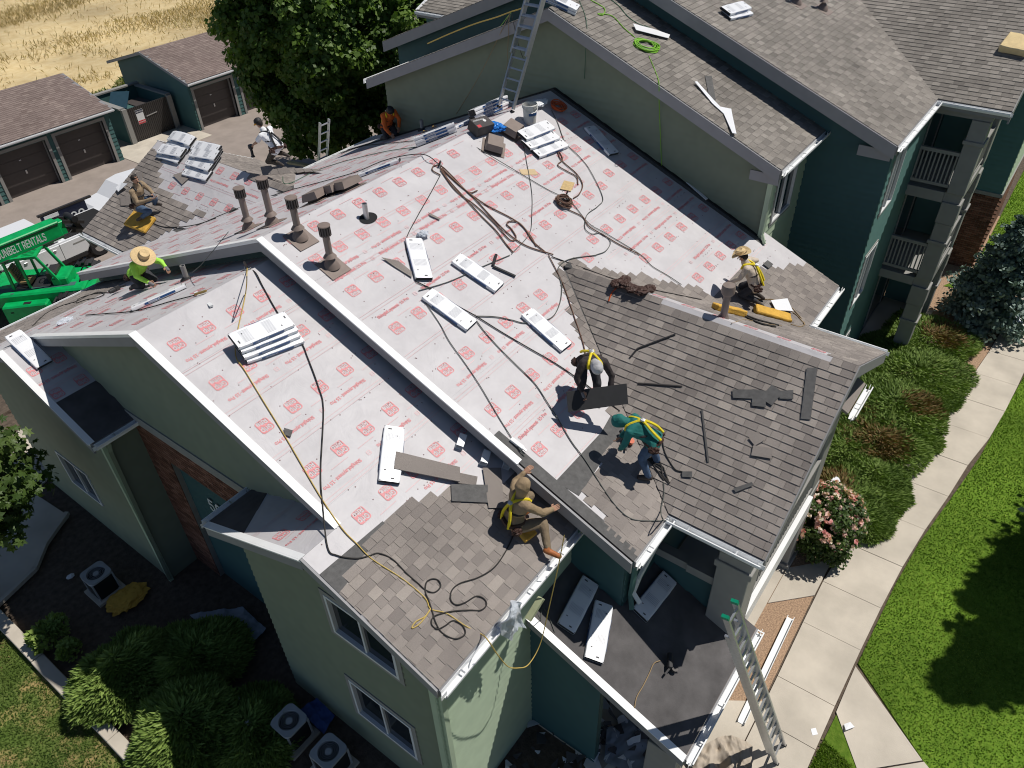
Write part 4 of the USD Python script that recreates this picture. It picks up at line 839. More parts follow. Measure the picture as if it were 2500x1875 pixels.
bundle(('1', 1270, 975), ('1', 1440, 1015), [B1 + "by the ridge, bottom, right heap on the far gable", B1 + "by the ridge, middle, right heap on the far gable", B1 + "by the ridge, top, right heap on the far gable"], only=on(FLN), shift=(.01, .02))
bundle(('2', 1345, 5), ('2', 1450, 55), [B1 + "at the peak of the sage gable by the ladder top", B1 + "upper one at the peak of the sage gable"], only=on(FB2))
bundle(('3', 262, 115), ('3', 425, 80), [B1 + "lower of the pair on the rear roof", B1 + "upper of the pair on the rear roof"], shift=(0.02, .08))
bundle(('4', 870, 352), ('4', 1200, 208), [B1 + "lying narrow along the shaded side of the lower ridge"])

# ------------------------------------------------------------------ flat loose pieces
def patch(name, label, cat, pts, m, th=.008, h=.022, group=None, only=None, tone=None, curl=0.0):
    fr = hit(pts[0], only)[0]; pg = Polygon([tuple(fr.at(p)) for p in pts]).buffer(0)
    v, f = VF(slab(fr, pg, h, h + th)); 
    if curl:
        c = v.mean(0); d = np.linalg.norm(v - c, axis=1); v = v + fr.n * (curl * (d / d.max()) ** 2)[:, None]
    return tag(obj(name, (v, f), m, None, tone=tone), label, cat, group)
LS = "loose shingles left on the roofs"
def cr_(c, *a): return [(c, x, y) for x, y in a]
for pts, l in ((cr_('6', (325, 870), (455, 872), (452, 930), (328, 925)), "dark flat shingle offcut, left one of the overlapping cluster"), (cr_('6', (455, 868), (545, 880), (540, 985), (450, 975)), "dark square shingle offcut in the middle of the cluster"), (cr_('6', (580, 840), (650, 890), (580, 975), (500, 925)), "dark tilted shingle offcut crossing the cluster"), (cr_('6', (620, 880), (718, 875), (718, 932), (630, 930)), "dark shingle offcut at the right end of the cluster"),
    (cr_('6', (430, 1185), (490, 1138), (530, 1200), (470, 1235)), "small grey shingle scrap above a square one"), (cr_('6', (460, 1232), (588, 1252), (576, 1318), (446, 1296)), "square grey shingle scrap lying alone low on the roof"), (cr_('6', (330, 1510), (450, 1468), (462, 1490), (345, 1535)), "narrow dark shingle strip near the low gutter"), (cr_('6', (0, 1400), (65, 1400), (65, 1438), (0, 1435)), "small dark shingle scrap by the teal worker"),
    (cr_('2', (560, 1385), (640, 1425), (632, 1432), (575, 1405)), "thin grey shingle sliver on the underlayment"), (cr_('1', (1125, 1140), (1190, 1118), (1245, 1145), (1185, 1200)), "brown shingle pair below the heaps on the far gable"), (cr_('1', (785, 1280), (885, 1272), (885, 1335), (787, 1337)), "grey square shingle by the seated worker on the far gable"),
    (cr_('1', (890, 1120), (927, 1118), (925, 1200), (885, 1260)), "tall grey shingle strip behind the seated worker"), (cr_('5', (708, 1485), (945, 1490), (945, 1605), (712, 1595)), "dark flat shingle laid face down by the khaki worker"), (cr_('5', (912, 1380), (1030, 1380), (1050, 1640), (950, 1640)), "long brown shingle lying downhill left of the khaki worker"),
    (cr_('4', (1838, 1122), (1895, 1138), (1882, 1180), (1842, 1165)), "small dark scrap alone on the lower gable"), (cr_('6', (515, 60), (545, 35), (582, 62), (553, 88)), "dark square offcut beside the worker in the cream hat"), (cr_('5', (260, 20), (370, 40), (455, 110), (455, 148), (380, 100), (340, 75)), "torn grey shingle scrap beside the steep bundle")):
    patch("loose_shingle", l, "shingle", pts, MT["starter"] if "dark" in l else MT["shingle"], group=LS, tone=.45 if "dark" not in l else None, h=.026, curl=.012)
patch("loose_shingle", "long curled strip of four tabs by the upright bundle on the lower gable", "shingle", cr_('5', (350, 1285), (760, 1385), (760, 1480), (335, 1395)), MT["shingle"], group=LS, tone=.4, h=.03, th=.02, curl=.05)
patch("loose_shingle", "short grey shingle under the long curled strip", "shingle", cr_('5', (740, 1405), (880, 1435), (870, 1490), (730, 1475)), MT["shingle"], group=LS, tone=.3, h=.028)
patch("starter_roll", "long pale grey starter strip laid downhill on the dark cross gable", "shingle", cr_('6', (805, 730), (875, 730), (830, 1065), (765, 1060)), MT["starter"], h=.03, th=.01)
patch("wood_scrap", "small square of plywood by the rope coil", "plywood", cr_('2', (1440, 1175), (1510, 1190), (1485, 1245), (1415, 1230)), plain("plywood", (.50, .36, .17), .8, var=.2, scale=20), h=.02, th=.012)
patch("wrapper_scrap", "torn tan packing paper on the underlayment", "paper", cr_('2', (1150, 1100), (1250, 1098), (1275, 1135), (1170, 1135)), plain("tan_paper", (.55, .42, .25), .8), h=.012, th=.003)
patch("wrapper_scrap", "white shingle wrapper left by the worker in the cream hat", "wrapper", cr_('6', (560, 302), (665, 292), (702, 372), (592, 365)), MT["wrap"], h=.03, th=.012, curl=.05)
patch("wrapper_scrap", "white wrapper on the edge of the far gable", "wrapper", cr_('1', (765, 1225), (800, 1195), (848, 1208), (780, 1255)), MT["wrap"], h=.04, th=.01, curl=.08)
patch("wrapper_scrap", "torn white and blue wrapper strip on the sage roof", "wrapper", cr_('3', (70, 548), (85, 545), (200, 660), (240, 700), (310, 715), (318, 760), (338, 885), (312, 880), (262, 745), (190, 680)), MT["wrap"], h=.03, th=.01, curl=.04)
patch("loose_shingle", "long grey strip beside the torn wrapper on the sage roof", "shingle", cr_('3', (142, 500), (185, 498), (212, 655), (172, 655)), MT["starter"], group=LS, h=.026)
patch("wrapper_scrap", "dark felt scrap with a white torn edge on the sage roof", "wrapper", cr_('2', (1880, 175), (2020, 200), (2120, 245), (2110, 265), (1900, 215)), MT["wrap"], h=.03, th=.01, curl=.05)
patch("wrapper_scrap", "white paper dropped on the pavement slab", "paper", cr_('9', (828, 1410), (860, 1403), (875, 1445), (840, 1453)), MT["wrap"], h=.034, th=.003, only=[(GR, sbox(-99, -99, 99, 99))])
patch("wrapper_scrap", "crumpled white bag on the branching pavement", "bag", cr_('9', (1040, 1385), (1080, 1372), (1108, 1405), (1050, 1428)), MT["wrap"], h=.034, th=.02, curl=.04, only=[(GR, sbox(-99, -99, 99, 99))])
patch("metal_flashing", "white flashing strip against the sage wall", "flashing", cr_('3', (0, 1170), (12, 1165), (160, 1295), (148, 1303)), MT["white"], h=.03, th=.015, only=on(FA))
for i, (a, b, l) in enumerate(((('6', 128, 1000), ('6', 168, 1338), "thin black drip strip lying downhill"), (('6', 1915 - 1500 + 0, 0), ('6', 0, 0), None),)):
    if l: tag(obj("metal_strip", beam(hp(a, .03), hp(b, .03), .03, .012), MT["black"]), l + " on the dark cross gable", "metal strip")
tag(obj("metal_strip", [beam(hp(('5', 2165, 512), .03), hp(('5', 1920, 605), .03), .035, .015), beam(hp(('5', 1920, 605), .03), hp(('5', 1870, 665), .03), .03, .012)], MT["black"]), "bent black drip strip on the upper cross gable", "metal strip")
tag(obj("metal_strip", [beam(hp(('5', 1000, 0), .04), hp(('5', 980, 70), .04), .05, .03), beam(hp(('5', 980, 75), .04), hp(('5', 1125, 140), .04), .05, .02)], MT["black"]), "bent black pipe strap on the white underlayment", "metal strip")
tag(obj("metal_strip", beam(hp(('5', 1925, 828), .03), hp(('5', 2210, 848), .03), .03, .012), MT["darkmetal"]), "thin dark strip lying level across the cross gable", "metal strip")
for c, l in ((('5', 770, 1215), "upper white gutter offcut beside the shaded barge wall"), (('5', 925, 1320), "middle white gutter offcut in the shade by the barge wall"), (('5', 1070, 1345), "lower white gutter offcut beside the khaki worker")):
    fr, u, v = hit(c, on(FB)); g = thing("gutter_offcut", l, "gutter piece", "white gutter offcuts", fr.M(u, v, .012, 25))
    obj("channel", [bx(-.12, .12, -.06, -.055, 0, .11), bx(-.12, .12, .055, .06, 0, .11), bx(-.12, .12, -.055, .055, .105, .11), bx(-.12, .12, -.055, .055, 0, .005)], MT["white"], g)
# ------------------------------------------------------------------ vents and pipes
def flue(base, label, hgt=.62, rp=.062, rc=.105, hc=.2, group="tall round flue caps by the ridge", plate=True):
    fr, u, v = hit(base); P = fr.P(u, v, .012); t = thing("flue_vent", label, "vent", group, T(*P)); Rl = np.eye(4); Rl[:3, :3] = np.column_stack([fr.u, fr.v, fr.n])
    if plate: obj("base_plate", xf(cbx(-.22, .22, -.26, .2, 0, .012, .004), Rl), MT["brownlit"], t)
    obj("cone", lathe([(.15, -.02), (.13, .05), (.085, .12), (rp + .004, .15)], 24), MT["brownlit"], t, smooth=40)
    obj("pipe", lathe([(rp, 0), (rp, hgt)], 24), MT["brownlit"], t, smooth=40)
    obj("storm_collar", lathe([(rp, .26), (.115, .19), (.118, .185), (rp, .24)], 24), MT["brownlit"], t, smooth=40)
    cap = obj("cap", [lathe([(.001, hgt + hc), (rc, hgt + hc - .008), (rc + .006, hgt + hc - .02), (rc, hgt + hc - .03), (.001, hgt + hc - .03)], 28), lathe([(rp, hgt - .01), (rc * .92, hgt), (rc * .92, hgt + .02)], 28)], MT["brownlit"], t, smooth=30)
    obj("cap_drum", lathe([(rc * .8, hgt), (rc * .8, hgt + hc - .02)], 24), MT["darkmetal"], cap)
    for k in range(14):
        a = k / 14 * 2 * math.pi; obj("cap_fin", xf(bx(rc * .86, rc * .98, -.011, .011, hgt + .0, hgt + hc - .03), rot('z', math.degrees(a))), MT["brown"], cap)
    return t
ZM = lambda x, y: ('S', 350 + x / 4.424, 280 + y / 4.424)
flue(ZM(1150, 1235), "tall flue cap farthest left of the four along the ridge", .66)
flue(ZM(1400, 1185), "tall flue cap second from left, set farther up the ridge", .72)
flue(ZM(1690, 1335), "tall flue cap third along, on a square brown plate by the ridge", .58)
flue(ZM(2035, 1640), "tall flue cap lowest on the white slope, nearest the barge board", .60)
MT["shadowblue"] = plain("blue_pipe_film", (.05, .12, .30), .4)
def mushroom(base, label, hgt=.5, rp=.065, rh=.12, m="brownlit"):
    t = thing("vent_pipe", label, "vent", None, T(*hp(base, .0)))
    obj("pipe", lathe([(rp * 1.6, 0), (rp * 1.5, .03), (rp, .08), (rp, hgt)], 20), MT[m], t, smooth=40)
    obj("hood", lathe([(rp, hgt - .04), (rh * .8, hgt - .02), (rh, hgt + .02), (rh, hgt + .13), (rh * .9, hgt + .17), (.001, hgt + .18)], 24), MT[m], t, smooth=40)
mushroom(ZM(1185, 455), "brown mushroom vent that the worker in white is sealing", .42)
mushroom(('6', 265, 400), "grey mushroom vent standing before the worker in the cream hat", .52)
for b, l, r, hh in ((('4', 1212, 155), "stub of grey vent pipe on the shaded lower roof", .05, .32), (('2', 525, 845), "stub of tan pipe below the sage wall", .05, .3)):
    t = thing("vent_pipe", l, "vent", None, T(*hp(b, 0))); obj("pipe", [lathe([(r, 0), (r, hh)], 20), lathe([(r * .8, hh), (r, hh)], 20), lathe([(r * .8, hh), (r * .8, 0)], 20)], MT["taupe"] if "taupe" in MT else MT["trim"], t); obj("boot", lathe([(r * 2.6, .004), (r * 2, .02), (r * 1.2, .08)], 20), MT["backing"], t)
fr, u, v = hit(('2', 175, 1415)); t = thing("roof_opening", "oval hole cut in the underlayment with a grey pipe standing in it", "roof opening")
obj("hole", xf(lathe([(.001, .013), (.17, .013)], 24), fr.M(u, v, 0) @ np.diag([1.15, .8, 1, 1])), MT["dark"], t); obj("pipe", xf(lathe([(.05, -.05), (.05, .3), (.04, .3), (.04, 0)], 18), T(*fr.P(u - .02, v + .02, 0))), MT["alu"], t)
def box_vent(base, ang, label, flip=False):
    fr, u, v = hit(base); t = thing("box_vent", label, "vent", "square brown box vents", fr.M(u, v, .012, ang))
    obj("flange", cbx(-.26, .26, -.26, .26, 0, .008, .003), MT["brownlit"], t)
    obj("throat", bx(-.14, .14, -.14, .14, .008, .09), MT["darkmetal"], t)
    b = trimesh.convex.convex_hull(np.array([[x, y, z] for x, y, z in [(-.23, -.2, .06), (.23, -.2, .06), (-.23, .2, .06), (.23, .2, .06), (-.19, -.17, .2), (.19, -.17, .2), (-.19, .17, .2), (.19, .17, .2)]])); obj("hood", VF(b), MT["brownlit"], t)
box_vent(('2', 985, 960), 35, "square box vent lying beside the black nail box"); box_vent(('2', 1100, 860), 10, "square box vent right of the blue plastic bag")
box_vent(('2', 60, 1225), -8, "flat box vent nearest the single ridge bundle"); box_vent(('1', 2060, 1300), 15, "dark box vent tipped on the ridge behind the flues"); box_vent(('1', 2180, 1250), 0, "dark box vent farther up the ridge by the cable")
flue(('3', 735, 22), "dark vent pipe at the top edge of the rear roof", .5, .05, .07, .12, "vent pipes on the rear roof"); flue(('3', 905, 62), "dark vent pipe right of the other one on the rear roof", .6, .05, .06, .1, "vent pipes on the rear roof")
# bucket, nail box, bag
P = hp(('2', 1222, 795), .0); t = thing("bucket", "white plastic bucket standing on the ridge below the ladder", "bucket", None, T(*P)); MT["pail"] = plain("pail_plastic", (.5, .5, .47), .45)
obj("pail", lathe([(.001, .0), (.14, 0), (.165, .42), (.178, .42), (.178, .36), (.172, .36), (.158, .40), (.135, .02), (.001, .02)], 32), MT["pail"], t, smooth=30); obj("rim", lathe([(.168, .44), (.182, .43), (.182, .4), (.168, .4)], 32), MT["pail"], t)
ang = np.linspace(math.pi * 1.15, math.pi * 1.75, 10); V = [(math.cos(a) * .157, math.sin(a) * .157, z) for a in ang for z in (.2, .26)]; obj("label", (np.array(V), np.array([q for i in range(9) for q in ([2 * i, 2 * i + 2, 2 * i + 3], [2 * i, 2 * i + 3, 2 * i + 1])])), MT["bluelab"], t)
obj("bail", tube([(math.cos(a) * .18, math.sin(a) * .18, .40 - .12 * math.sin((a - 2.6) / 3.14 * math.pi)) for a in np.linspace(2.6, 5.74, 14)], .004), MT["alu"], t)
fr, u, v = hit(('2', 895, 850)); t = thing("nail_box", "black cardboard nail box with red corner below the bundle stack", "box", None, fr.M(u, v, .012, -10)); MT["carton"] = plain("black_carton", (.04, .035, .035), .5)
obj("carton", cbx(-.24, .24, -.16, .16, 0, .24, .006), MT["carton"], t); obj("red_mark", bx(-.22, -.12, -.14, -.06, .240, .2425), MT["signred"], t); obj("round_mark", lathe([(.001, .2425), (.04, .2425)], 20, T(.08, .02, 0)), MT["vinyl"], t); tv, tf = text2d("ROOFING NAILS", .035, .8); obj("lettering", xf((tv, tf), T(-.2, .06, .2425)), MT["vinyl"], t)
def crumple(center, size, seed, squash=.6):
    m = trimesh.creation.icosphere(3, 1.0); v = np.array(m.vertices); n = meshkit.fbm(v * 2.3 + seed, 4); n2 = np.abs(meshkit.noise(v * 4.5 + seed) - .5)
    v = v * (.55 + .7 * n + .5 * n2)[:, None] * np.array(size); v[:, 2] = np.maximum(v[:, 2] * squash, -.02) ; return v + np.asarray(center), np.array(m.faces)
MT["bluebag"] = mat("blue_plastic", {"p": ("principled_bsdf", {"base_color": (.03, .20, .62), "roughness": .18, "specular_ior_level": .6})}, []); MT["film"] = mat("clear_film", {"p": ("principled_bsdf", {"base_color": (.70, .74, .80), "roughness": .25, "transmission_weight": .35, "ior": 1.1})}, [])
tag(obj("plastic_bag", crumple(hp(('2', 990, 840), .05), (.2, .26, .2), 3), MT["bluebag"]), "crumpled bright blue plastic bag between the box and vent", "plastic bag")
tag(obj("plastic_bag", crumple(hp(('2', 525, 1530), .05), (.12, .10, .12), 8), MT["film"]), "small crumpled clear bag above the steep bundle", "plastic bag")
tag(obj("wrapper_scrap", crumple(hp(('2', 1275, 680), .04), (.3, .16, .1), 12), MT["wrap"]), "crumpled white wrapper by the sage wall near the bucket", "wrapper")
tag(obj("wrapper_scrap", crumple(hp(('4', 430, 430), .03), (.16, .12, .08), 15), MT["film"]), "crumpled clear wrapper on the shaded lower roof", "wrapper")
MT["orange"] = plain("orange_plastic", (.5, .085, .02), .4)
fr, u, v = hit(('2', 1400, 705)); t = thing("hose_reel", "orange hose coil in the shade of the sage wall", "hose reel", None, fr.M(u, v, .03))
for k in range(6):
    obj("hose_turn", tube([(math.cos(a) * (.10 + .02 * k), math.sin(a) * (.10 + .02 * k), .02 + .03 * (k % 3) + .01 * math.sin(3 * a + k)) for a in np.linspace(0, 2 * math.pi, 24)], .014, 6, False), MT["orange"], t)
# plastic bag hanging over the gutter
pts = [onx(('8', x, y), 6.05) if False else ony(('8', x, y), 3.87) for x, y in ((1090, 580), (1150, 575), (1180, 740), (1150, 745), (1105, 835), (1040, 800), (1045, 720), (1075, 640))]
v, f = VF(trimesh.creation.extrude_polygon(Polygon([(p[0], p[2]) for p in pts]).buffer(0), .02, engine="earcut")); m = trimesh.Trimesh(v, f); m = m.subdivide().subdivide().subdivide(); v = np.array(m.vertices); d = meshkit.fbm(np.column_stack([v[:, 0] * 9, v[:, 1] * 3, v[:, 2] * 2.5]), 4)
v3 = np.column_stack([v[:, 0], 3.86 + v[:, 2] - .02 + (d - .5) * .22, v[:, 1]]); tag(obj("plastic_bag", (v3, np.array(m.faces)), MT["film"]), "long clear plastic bag hanging over the low gutter", "plastic bag")
# ------------------------------------------------------------------ foam pads
MT["foam"] = plain("yellow_foam", (.62, .36, .06), .9, var=.25, scale=7, bump=.5, bscale=30); MT["foampale"] = plain("pale_foam", (.72, .56, .30), .9, var=.12, scale=6, bump=.4, bscale=30)
def foam(a, b, w, h, label, m="foam", only=None, lift=.01):
    fr, u, v = hit(a, only); u2, v2 = fr.at(b); L = math.hypot(u2 - u, v2 - v); mm = trimesh.Trimesh(*cbx(-L / 2, L / 2, -w / 2, w / 2, 0, h, .02)).subdivide().subdivide().subdivide(); V = np.array(mm.vertices); V += (meshkit.fbm(V * 8 + 3, 3) - .5)[:, None] * .03
    return tag(obj("foam_pad", xf((V, np.array(mm.faces)), fr.M((u + u2) / 2, (v + v2) / 2, lift, math.degrees(math.atan2(v2 - v, u2 - u)))), MT[m], None, smooth=50), label, "foam pad", "yellow foam kneeling pads")
foam(('1', 850, 1420), ('1', 985, 1470), .5, .09, "tan foam pad under the seated worker on the far gable", lift=.02)
foam(('6', 455, 365), ('6', 680, 430), .24, .16, "large yellow foam pad right of the grey mushroom vent")
foam(('6', 200, 350), ('6', 390, 395), .26, .13, "worn yellow foam pad behind the grey mushroom vent")
foam(('1', 1870, 1060), ('1', 2010, 1085), .22, .12, "pale foam pad behind the worker in the white shirt", "foampale")
foam(('3', 2075, 290), ('3', 2260, 330), .62, .18, "big pale foam slab on the hipped rear roof", "foampale")
foam(('8', 1100, 30), ('8', 1225, 180), .26, .09, "olive foam pad beneath the khaki worker", "foam")
# ------------------------------------------------------------------ ladders
def ladder(bl, br, tl, tr, label, n, depth=.085, w=.034, tips=None, second=None, m="alu"):
    bl, br, tl, tr = (np.asarray(q, float) for q in (bl, br, tl, tr)); up = tl - bl; L = np.linalg.norm(up); up /= L; side = br - bl; side -= up * (side @ up); side /= np.linalg.norm(side); nrm = np.cross(side, up)
    t = thing("ladder", label, "ladder")
    for a, b in ((bl, tl), (br, tr)): obj("rail", beam(a, b, w, depth, up=nrm), MT[m], t)
    for i in range(n):
        k = (i + .6) / n; obj("rung", beam(bl + (tl - bl) * k, br + (tr - br) * k, .035, .03, up=nrm), MT["alu"], t)
    for q in (bl, br): obj("foot", beam(q - up * .05 - nrm * .05, q - up * .05 + nrm * .05, .05, .05), MT["black"], t)
    if tips:
        for q in (tl, tr): obj("tip", beam(q, q + up * .07, w + .012, depth + .012, up=nrm), tips, t)
    if second:
        k0, k1, off = second
        for a, b in ((bl, tl), (br, tr)): obj("fly_rail", beam(a + (b - a) * k0 + nrm * off, a + (b - a) * k1 + nrm * off, w, depth * .9, up=nrm), MT[m], t)
        for i in range(int(n * (k1 - k0))):
            k = k0 + (i + .5) / n; obj("fly_rung", beam(bl + (tl - bl) * k + nrm * off, br + (tr - br) * k + nrm * off, .035, .03, up=nrm), MT["alu"], t)
    return t
MT["green_tip"] = plain("green_cap", (.0, .22, .12), .4)
fr, u, v = hit(('2', 1108, 722)); P = fr.P(u, v, .06); d = np.array([0, .42, 0]); top = onx(('2', 1325, 60), 15.35)
ladder(P + np.array([.05, .44, .02]), P, top + np.array([.35, .40, 1.0]) , top + np.array([.35, -.04, 1.0]), "aluminium extension ladder leaning on the sage gable peak", 14, second=(.35, 1.0, .075))
P1_ = ony(('1', 2065, 1000), 19.1); P2_ = ony(('1', 2112, 985), 19.1); t1 = ony(('1', 2072, 795), 19.0); t2 = ony(('1', 2130, 770), 19.0)
ladder([P1_[0], 20.6, 1.0], [P2_[0], 20.6, 1.0], t1, t2, "worn wooden-brown ladder top rising past the far eave by the tree", 20, m="alu")
bl_, br_ = onz(('9', 605, 1625), 1.06), onz(('9', 655, 1505), 1.06); tl_, tr_ = ony(('9', 282, 690), 1.32), ony(('9', 342, 590), 1.32)
ladder(bl_, br_, tl_, tr_, "silver extension ladder with green tips leaning on the porch gutter", 13, second=(.08, .9, -.075), tips=MT["green_tip"])
g = thing("gutter_length", "long white gutter length lying on the gravel strip", "gutter piece"); a, b = onz(('9', 700, 690), 1.03), onz(('9', 378, 1370), 1.03)
obj("channel", [beam(a, b, .14, .02), beam(a + [0.0, -.065, .05], b + [0, -.065, .05], .012, .1), beam(a + [0, .065, .04], b + [0, .065, .04], .012, .07)], MT["white"], g)
tag(obj("wood_block", xf(cbx(-.2, .2, -.05, .05, 0, .09, .006), basis(ony(('8', 1225, 590), 4.05) + np.array([0, -.1, -.06]), (.75, -.1, .6), (0, 1, 0), (-.6, 0, .75))), plain("pale_green_board", (.42, .45, .28), .7)), "short pale green board end at the top of the porch rake", "board")
# ------------------------------------------------------------------ tools
def nail_gun(p, ang, label, col):
    fr, u, v = hit(p); t = thing("nail_gun", label, "nail gun", None, fr.M(u, v, .03, ang))
    obj("body", [cbx(-.05, .06, -.04, .04, .02, .12, .012), xf(lathe([(.001, 0), (.045, 0), (.05, .05), (.04, .14), (.001, .14)], 16), basis((.06, 0, .07), (0, 0, 1), (0, 1, 0), (1, 0, 0)))], MT["black"], t)
    obj("handle", beam((-.04, 0, .07), (-.16, .08, .05), .03, .04), MT["black"], t); obj("magazine", xf(lathe([(.001, 0), (.06, 0), (.06, .06), (.001, .06)], 18), T(-.02, -.09, .02)), MT[col], t); obj("nose", beam((.0, 0, .05), (.02, -.12, .01), .025, .03), MT["alu"], t)
nail_gun(('8', 2110, 1005), 30, "black nail gun with its hose on the porch felt", "darkmetal"); nail_gun(('4', 775, 235), 10, "nail gun lying by the hi-vis worker's hose", "darkmetal"); nail_gun(('5', 1830, 1215), 60, "orange nail gun under the teal worker's hands", "orange")
for a, b, l in ((('2', 560, 915), ('2', 620, 945), "left"), (('2', 620, 885), ('2', 665, 910), "right")):
    fr, u, v = hit(a); u2, v2 = fr.at(b); t = thing("hammer", "yellow-handled hammer lying on the ridge bundles, %s one of two" % l, "hammer", None, fr.M(u, v, .25, math.degrees(math.atan2(v2 - v, u2 - u))))
    obj("handle", beam((0, 0, 0), (.26, 0, 0), .03, .025), MT["foam"], t); obj("head", cbx(.24, .28, -.07, .06, -.02, .02, .006), MT["darkmetal"], t)
MT["leather"] = plain("dark_leather", (.05, .022, .015), .6, var=.4, scale=15)
t = thing("tool_harness", "dark brown tool harness heaped on the cross gable ridge", "harness")
for i, (x, y) in enumerate(((1790, 190), (1840, 195), (1890, 225), (1950, 240), (1990, 235), (1830, 175))):
    obj("pouch", crumple(hp(('5', x, y), .06), (.14, .12, .12), i + 30), MT["leather"], t)
obj("strap", tube(spline([hp(('5', x, y), .04) for x, y in ((1800, 200), (1760, 240), (1745, 270), (1735, 300))]), .012), MT["orange"], t)
# anchors
for p, l in ((('2', 640, 1085), "metal roof anchor where the brown ropes meet"), (('4', 1600, 88), "rope anchor plate on the lower ridge"), (('2', 1460, 1275), "upright roof anchor post beside the rope coil")):
    fr, u, v = hit(p); t = thing("roof_anchor", l, "anchor", None, fr.M(u, v, .012)); obj("plate", cbx(-.05, .05, -.12, .12, 0, .01, .003), MT["alu"], t); obj("ring", tube([(math.cos(a) * .03, 0, .03 + math.sin(a) * .03) for a in np.linspace(0, 6.28, 12)], .007), MT["alu"], t); obj("post", beam((0, .03, 0), (0, .03, .14), .03, .03, up=(1, 0, 0)), MT["darkmetal"], t)
t = thing("rope_grab", "white plastic rope grab hung on the barge board", "rope grab", None, T(*hp(('5', 1120, 1215), .05))); obj("body", beam((0, .08, .03), (.0, -.16, -.05), .07, .04), MT["vinyl"], t); obj("hook", beam((0, -.16, -.05), (.0, -.22, -.07), .03, .02), MT["alu"], t)
t = thing("rope_grab", "white rope grab with brass fitting on the lower ridge", "rope grab"); a, b = hp(('4', 1275, 250), .04), hp(('4', 1370, 335), .04); obj("body", beam(a, b, .06, .03), MT["vinyl"], t); obj("fitting", beam(hp(('4', 1270, 262), .04), hp(('4', 1335, 236), .04), .04, .03), plain("brass", (.35, .24, .08), .4, metal=.5), t)
# ------------------------------------------------------------------ ropes and cables
ROPE = {"black": plain("black_rope", (.03, .028, .026), .8), "brown": plain("brown_rope", (.15, .085, .06), .85, var=.3, scale=60), "grey": plain("grey_cable", (.10, .105, .095), .7), "yellow": plain("yellow_rope", (.50, .36, .10), .8), "green": plain("green_hose", (.02, .10, .055), .5), "lime": plain("lime_hose", (.20, .46, .03), .5), "tan": plain("tan_rope", (.28, .2, .11), .8), "orange": MT["orange"]}
def rope(label, col, r, *pts, cat="rope", k=6, lift=.016):
    P = [hp(q, r + lift) if isinstance(q, tuple) and len(q) == 3 and isinstance(q[0], str) else np.asarray(q, float) for q in pts]
    return tag(obj("rope" if cat == "rope" else "hose", tube(spline(P, k), r, 6), ROPE[col], None, smooth=True), label, cat)
C = lambda c, *a: [(c, x, y) for x, y in a]
rope("black braided rope running down the lower gable past the stack into loose loops", "black", .011, *C('4', (1608, 88), (1655, 115), (1705, 210), (1815, 400)), *C('4', (1945, 560), (1990, 660), (2060, 850), (2093, 1000), (2075, 1400), (2087, 1610)), *C('8', (-90, 230), (-30, 285), (90, 305), (175, 290), (240, 272), (330, 310), (420, 400), (500, 470), (545, 510), (600, 525), (640, 490), (630, 450), (590, 437), (550, 460), (542, 520), (562, 570), (585, 640), (610, 720), (650, 785), (730, 825), (790, 805), (800, 770), (770, 728), (720, 708), (670, 740), (620, 762), (583, 730), (600, 680), (700, 650), (820, 640), (900, 640), (938, 605), (920, 565), (870, 550), (800, 590), (740, 605), (706, 570), (715, 510), (770, 465), (880, 430), (980, 370), (1050, 280), (1110, 160), (1120, 95)))
rope("yellow rope crossing the lower gable and the reshingled corner", "yellow", .009, *C('4', (1610, 0), (1605, 88), (1590, 250), (1523, 610), (1600, 770), (1850, 1180), (2060, 1540)), *C('8', (0, 105), (100, 210), (200, 310), (400, 440), (540, 560), (578, 632), (680, 660), (800, 740), (905, 795)), *[ony(('8', x, y), 3.78) for x, y in ((950, 830), (1010, 920), (1080, 1000), (1150, 1010), (1215, 985), (1290, 850), (1350, 600), (1410, 330), (1445, 150))])
rope("yellow rope tail looped on the reshingled corner", "yellow", .009, *C('8', (575, 632), (540, 680), (480, 715), (455, 755), (490, 740), (530, 700), (572, 640)))
for i, pts in enumerate((((640, 1090), (700, 1180), (800, 1290), (900, 1400), (1000, 1500), (1060, 1580), (1110, 1640)), ((650, 1095), (760, 1200), (860, 1290), (960, 1400), (1080, 1520), (1200, 1600), (1370, 1655)), ((650, 1100), (780, 1220), (930, 1330), (1100, 1420), (1180, 1480), (1240, 1570), (1320, 1640)), ((640, 1105), (740, 1240), (870, 1340), (990, 1450), (1090, 1560), (1130, 1545), (1100, 1490), (1070, 1460), (1090, 1440), (1150, 1450), (1220, 1530), (1260, 1600)))):
    rope("brown climbing rope, strand %s of the fan from the roof anchor" % ("one", "two", "three", "four")[i], "brown", .014, *C('2', *pts))
rope("brown rope loop at the roof anchor", "brown", .013, *C('2', (640, 1140), (590, 1110), (600, 1080), (650, 1085), (720, 1150), (820, 1250), (880, 1240)))
rope("brown rope tether reaching the worker in the dark hoodie", "brown", .011, *C('5', (1340, 0), (1430, 180), (1500, 380), (1560, 560), (1580, 650)))
rope("black safety line from the rope fan over the cross gable to the hat wearer", "black", .011, *C('5', (1360, 10), (1580, 90), (1800, 170), (2010, 225)), *C('6', (20, 270), (120, 290)))
rope("black safety line running to the teal worker", "black", .011, *C('5', (480, 170), (600, 230), (735, 320), (870, 395), (1030, 495), (1200, 595), (1390, 705), (1550, 815), (1700, 930), (1800, 1010)))
rope("grey line hanging down the slope to the white rope grab", "grey", .008, *C('5', (525, 270), (560, 330), (640, 450), (700, 560), (800, 700), (900, 850), (1000, 1020), (1100, 1180)), *C('5', (1180, 1300), (1260, 1450), (1350, 1620)))
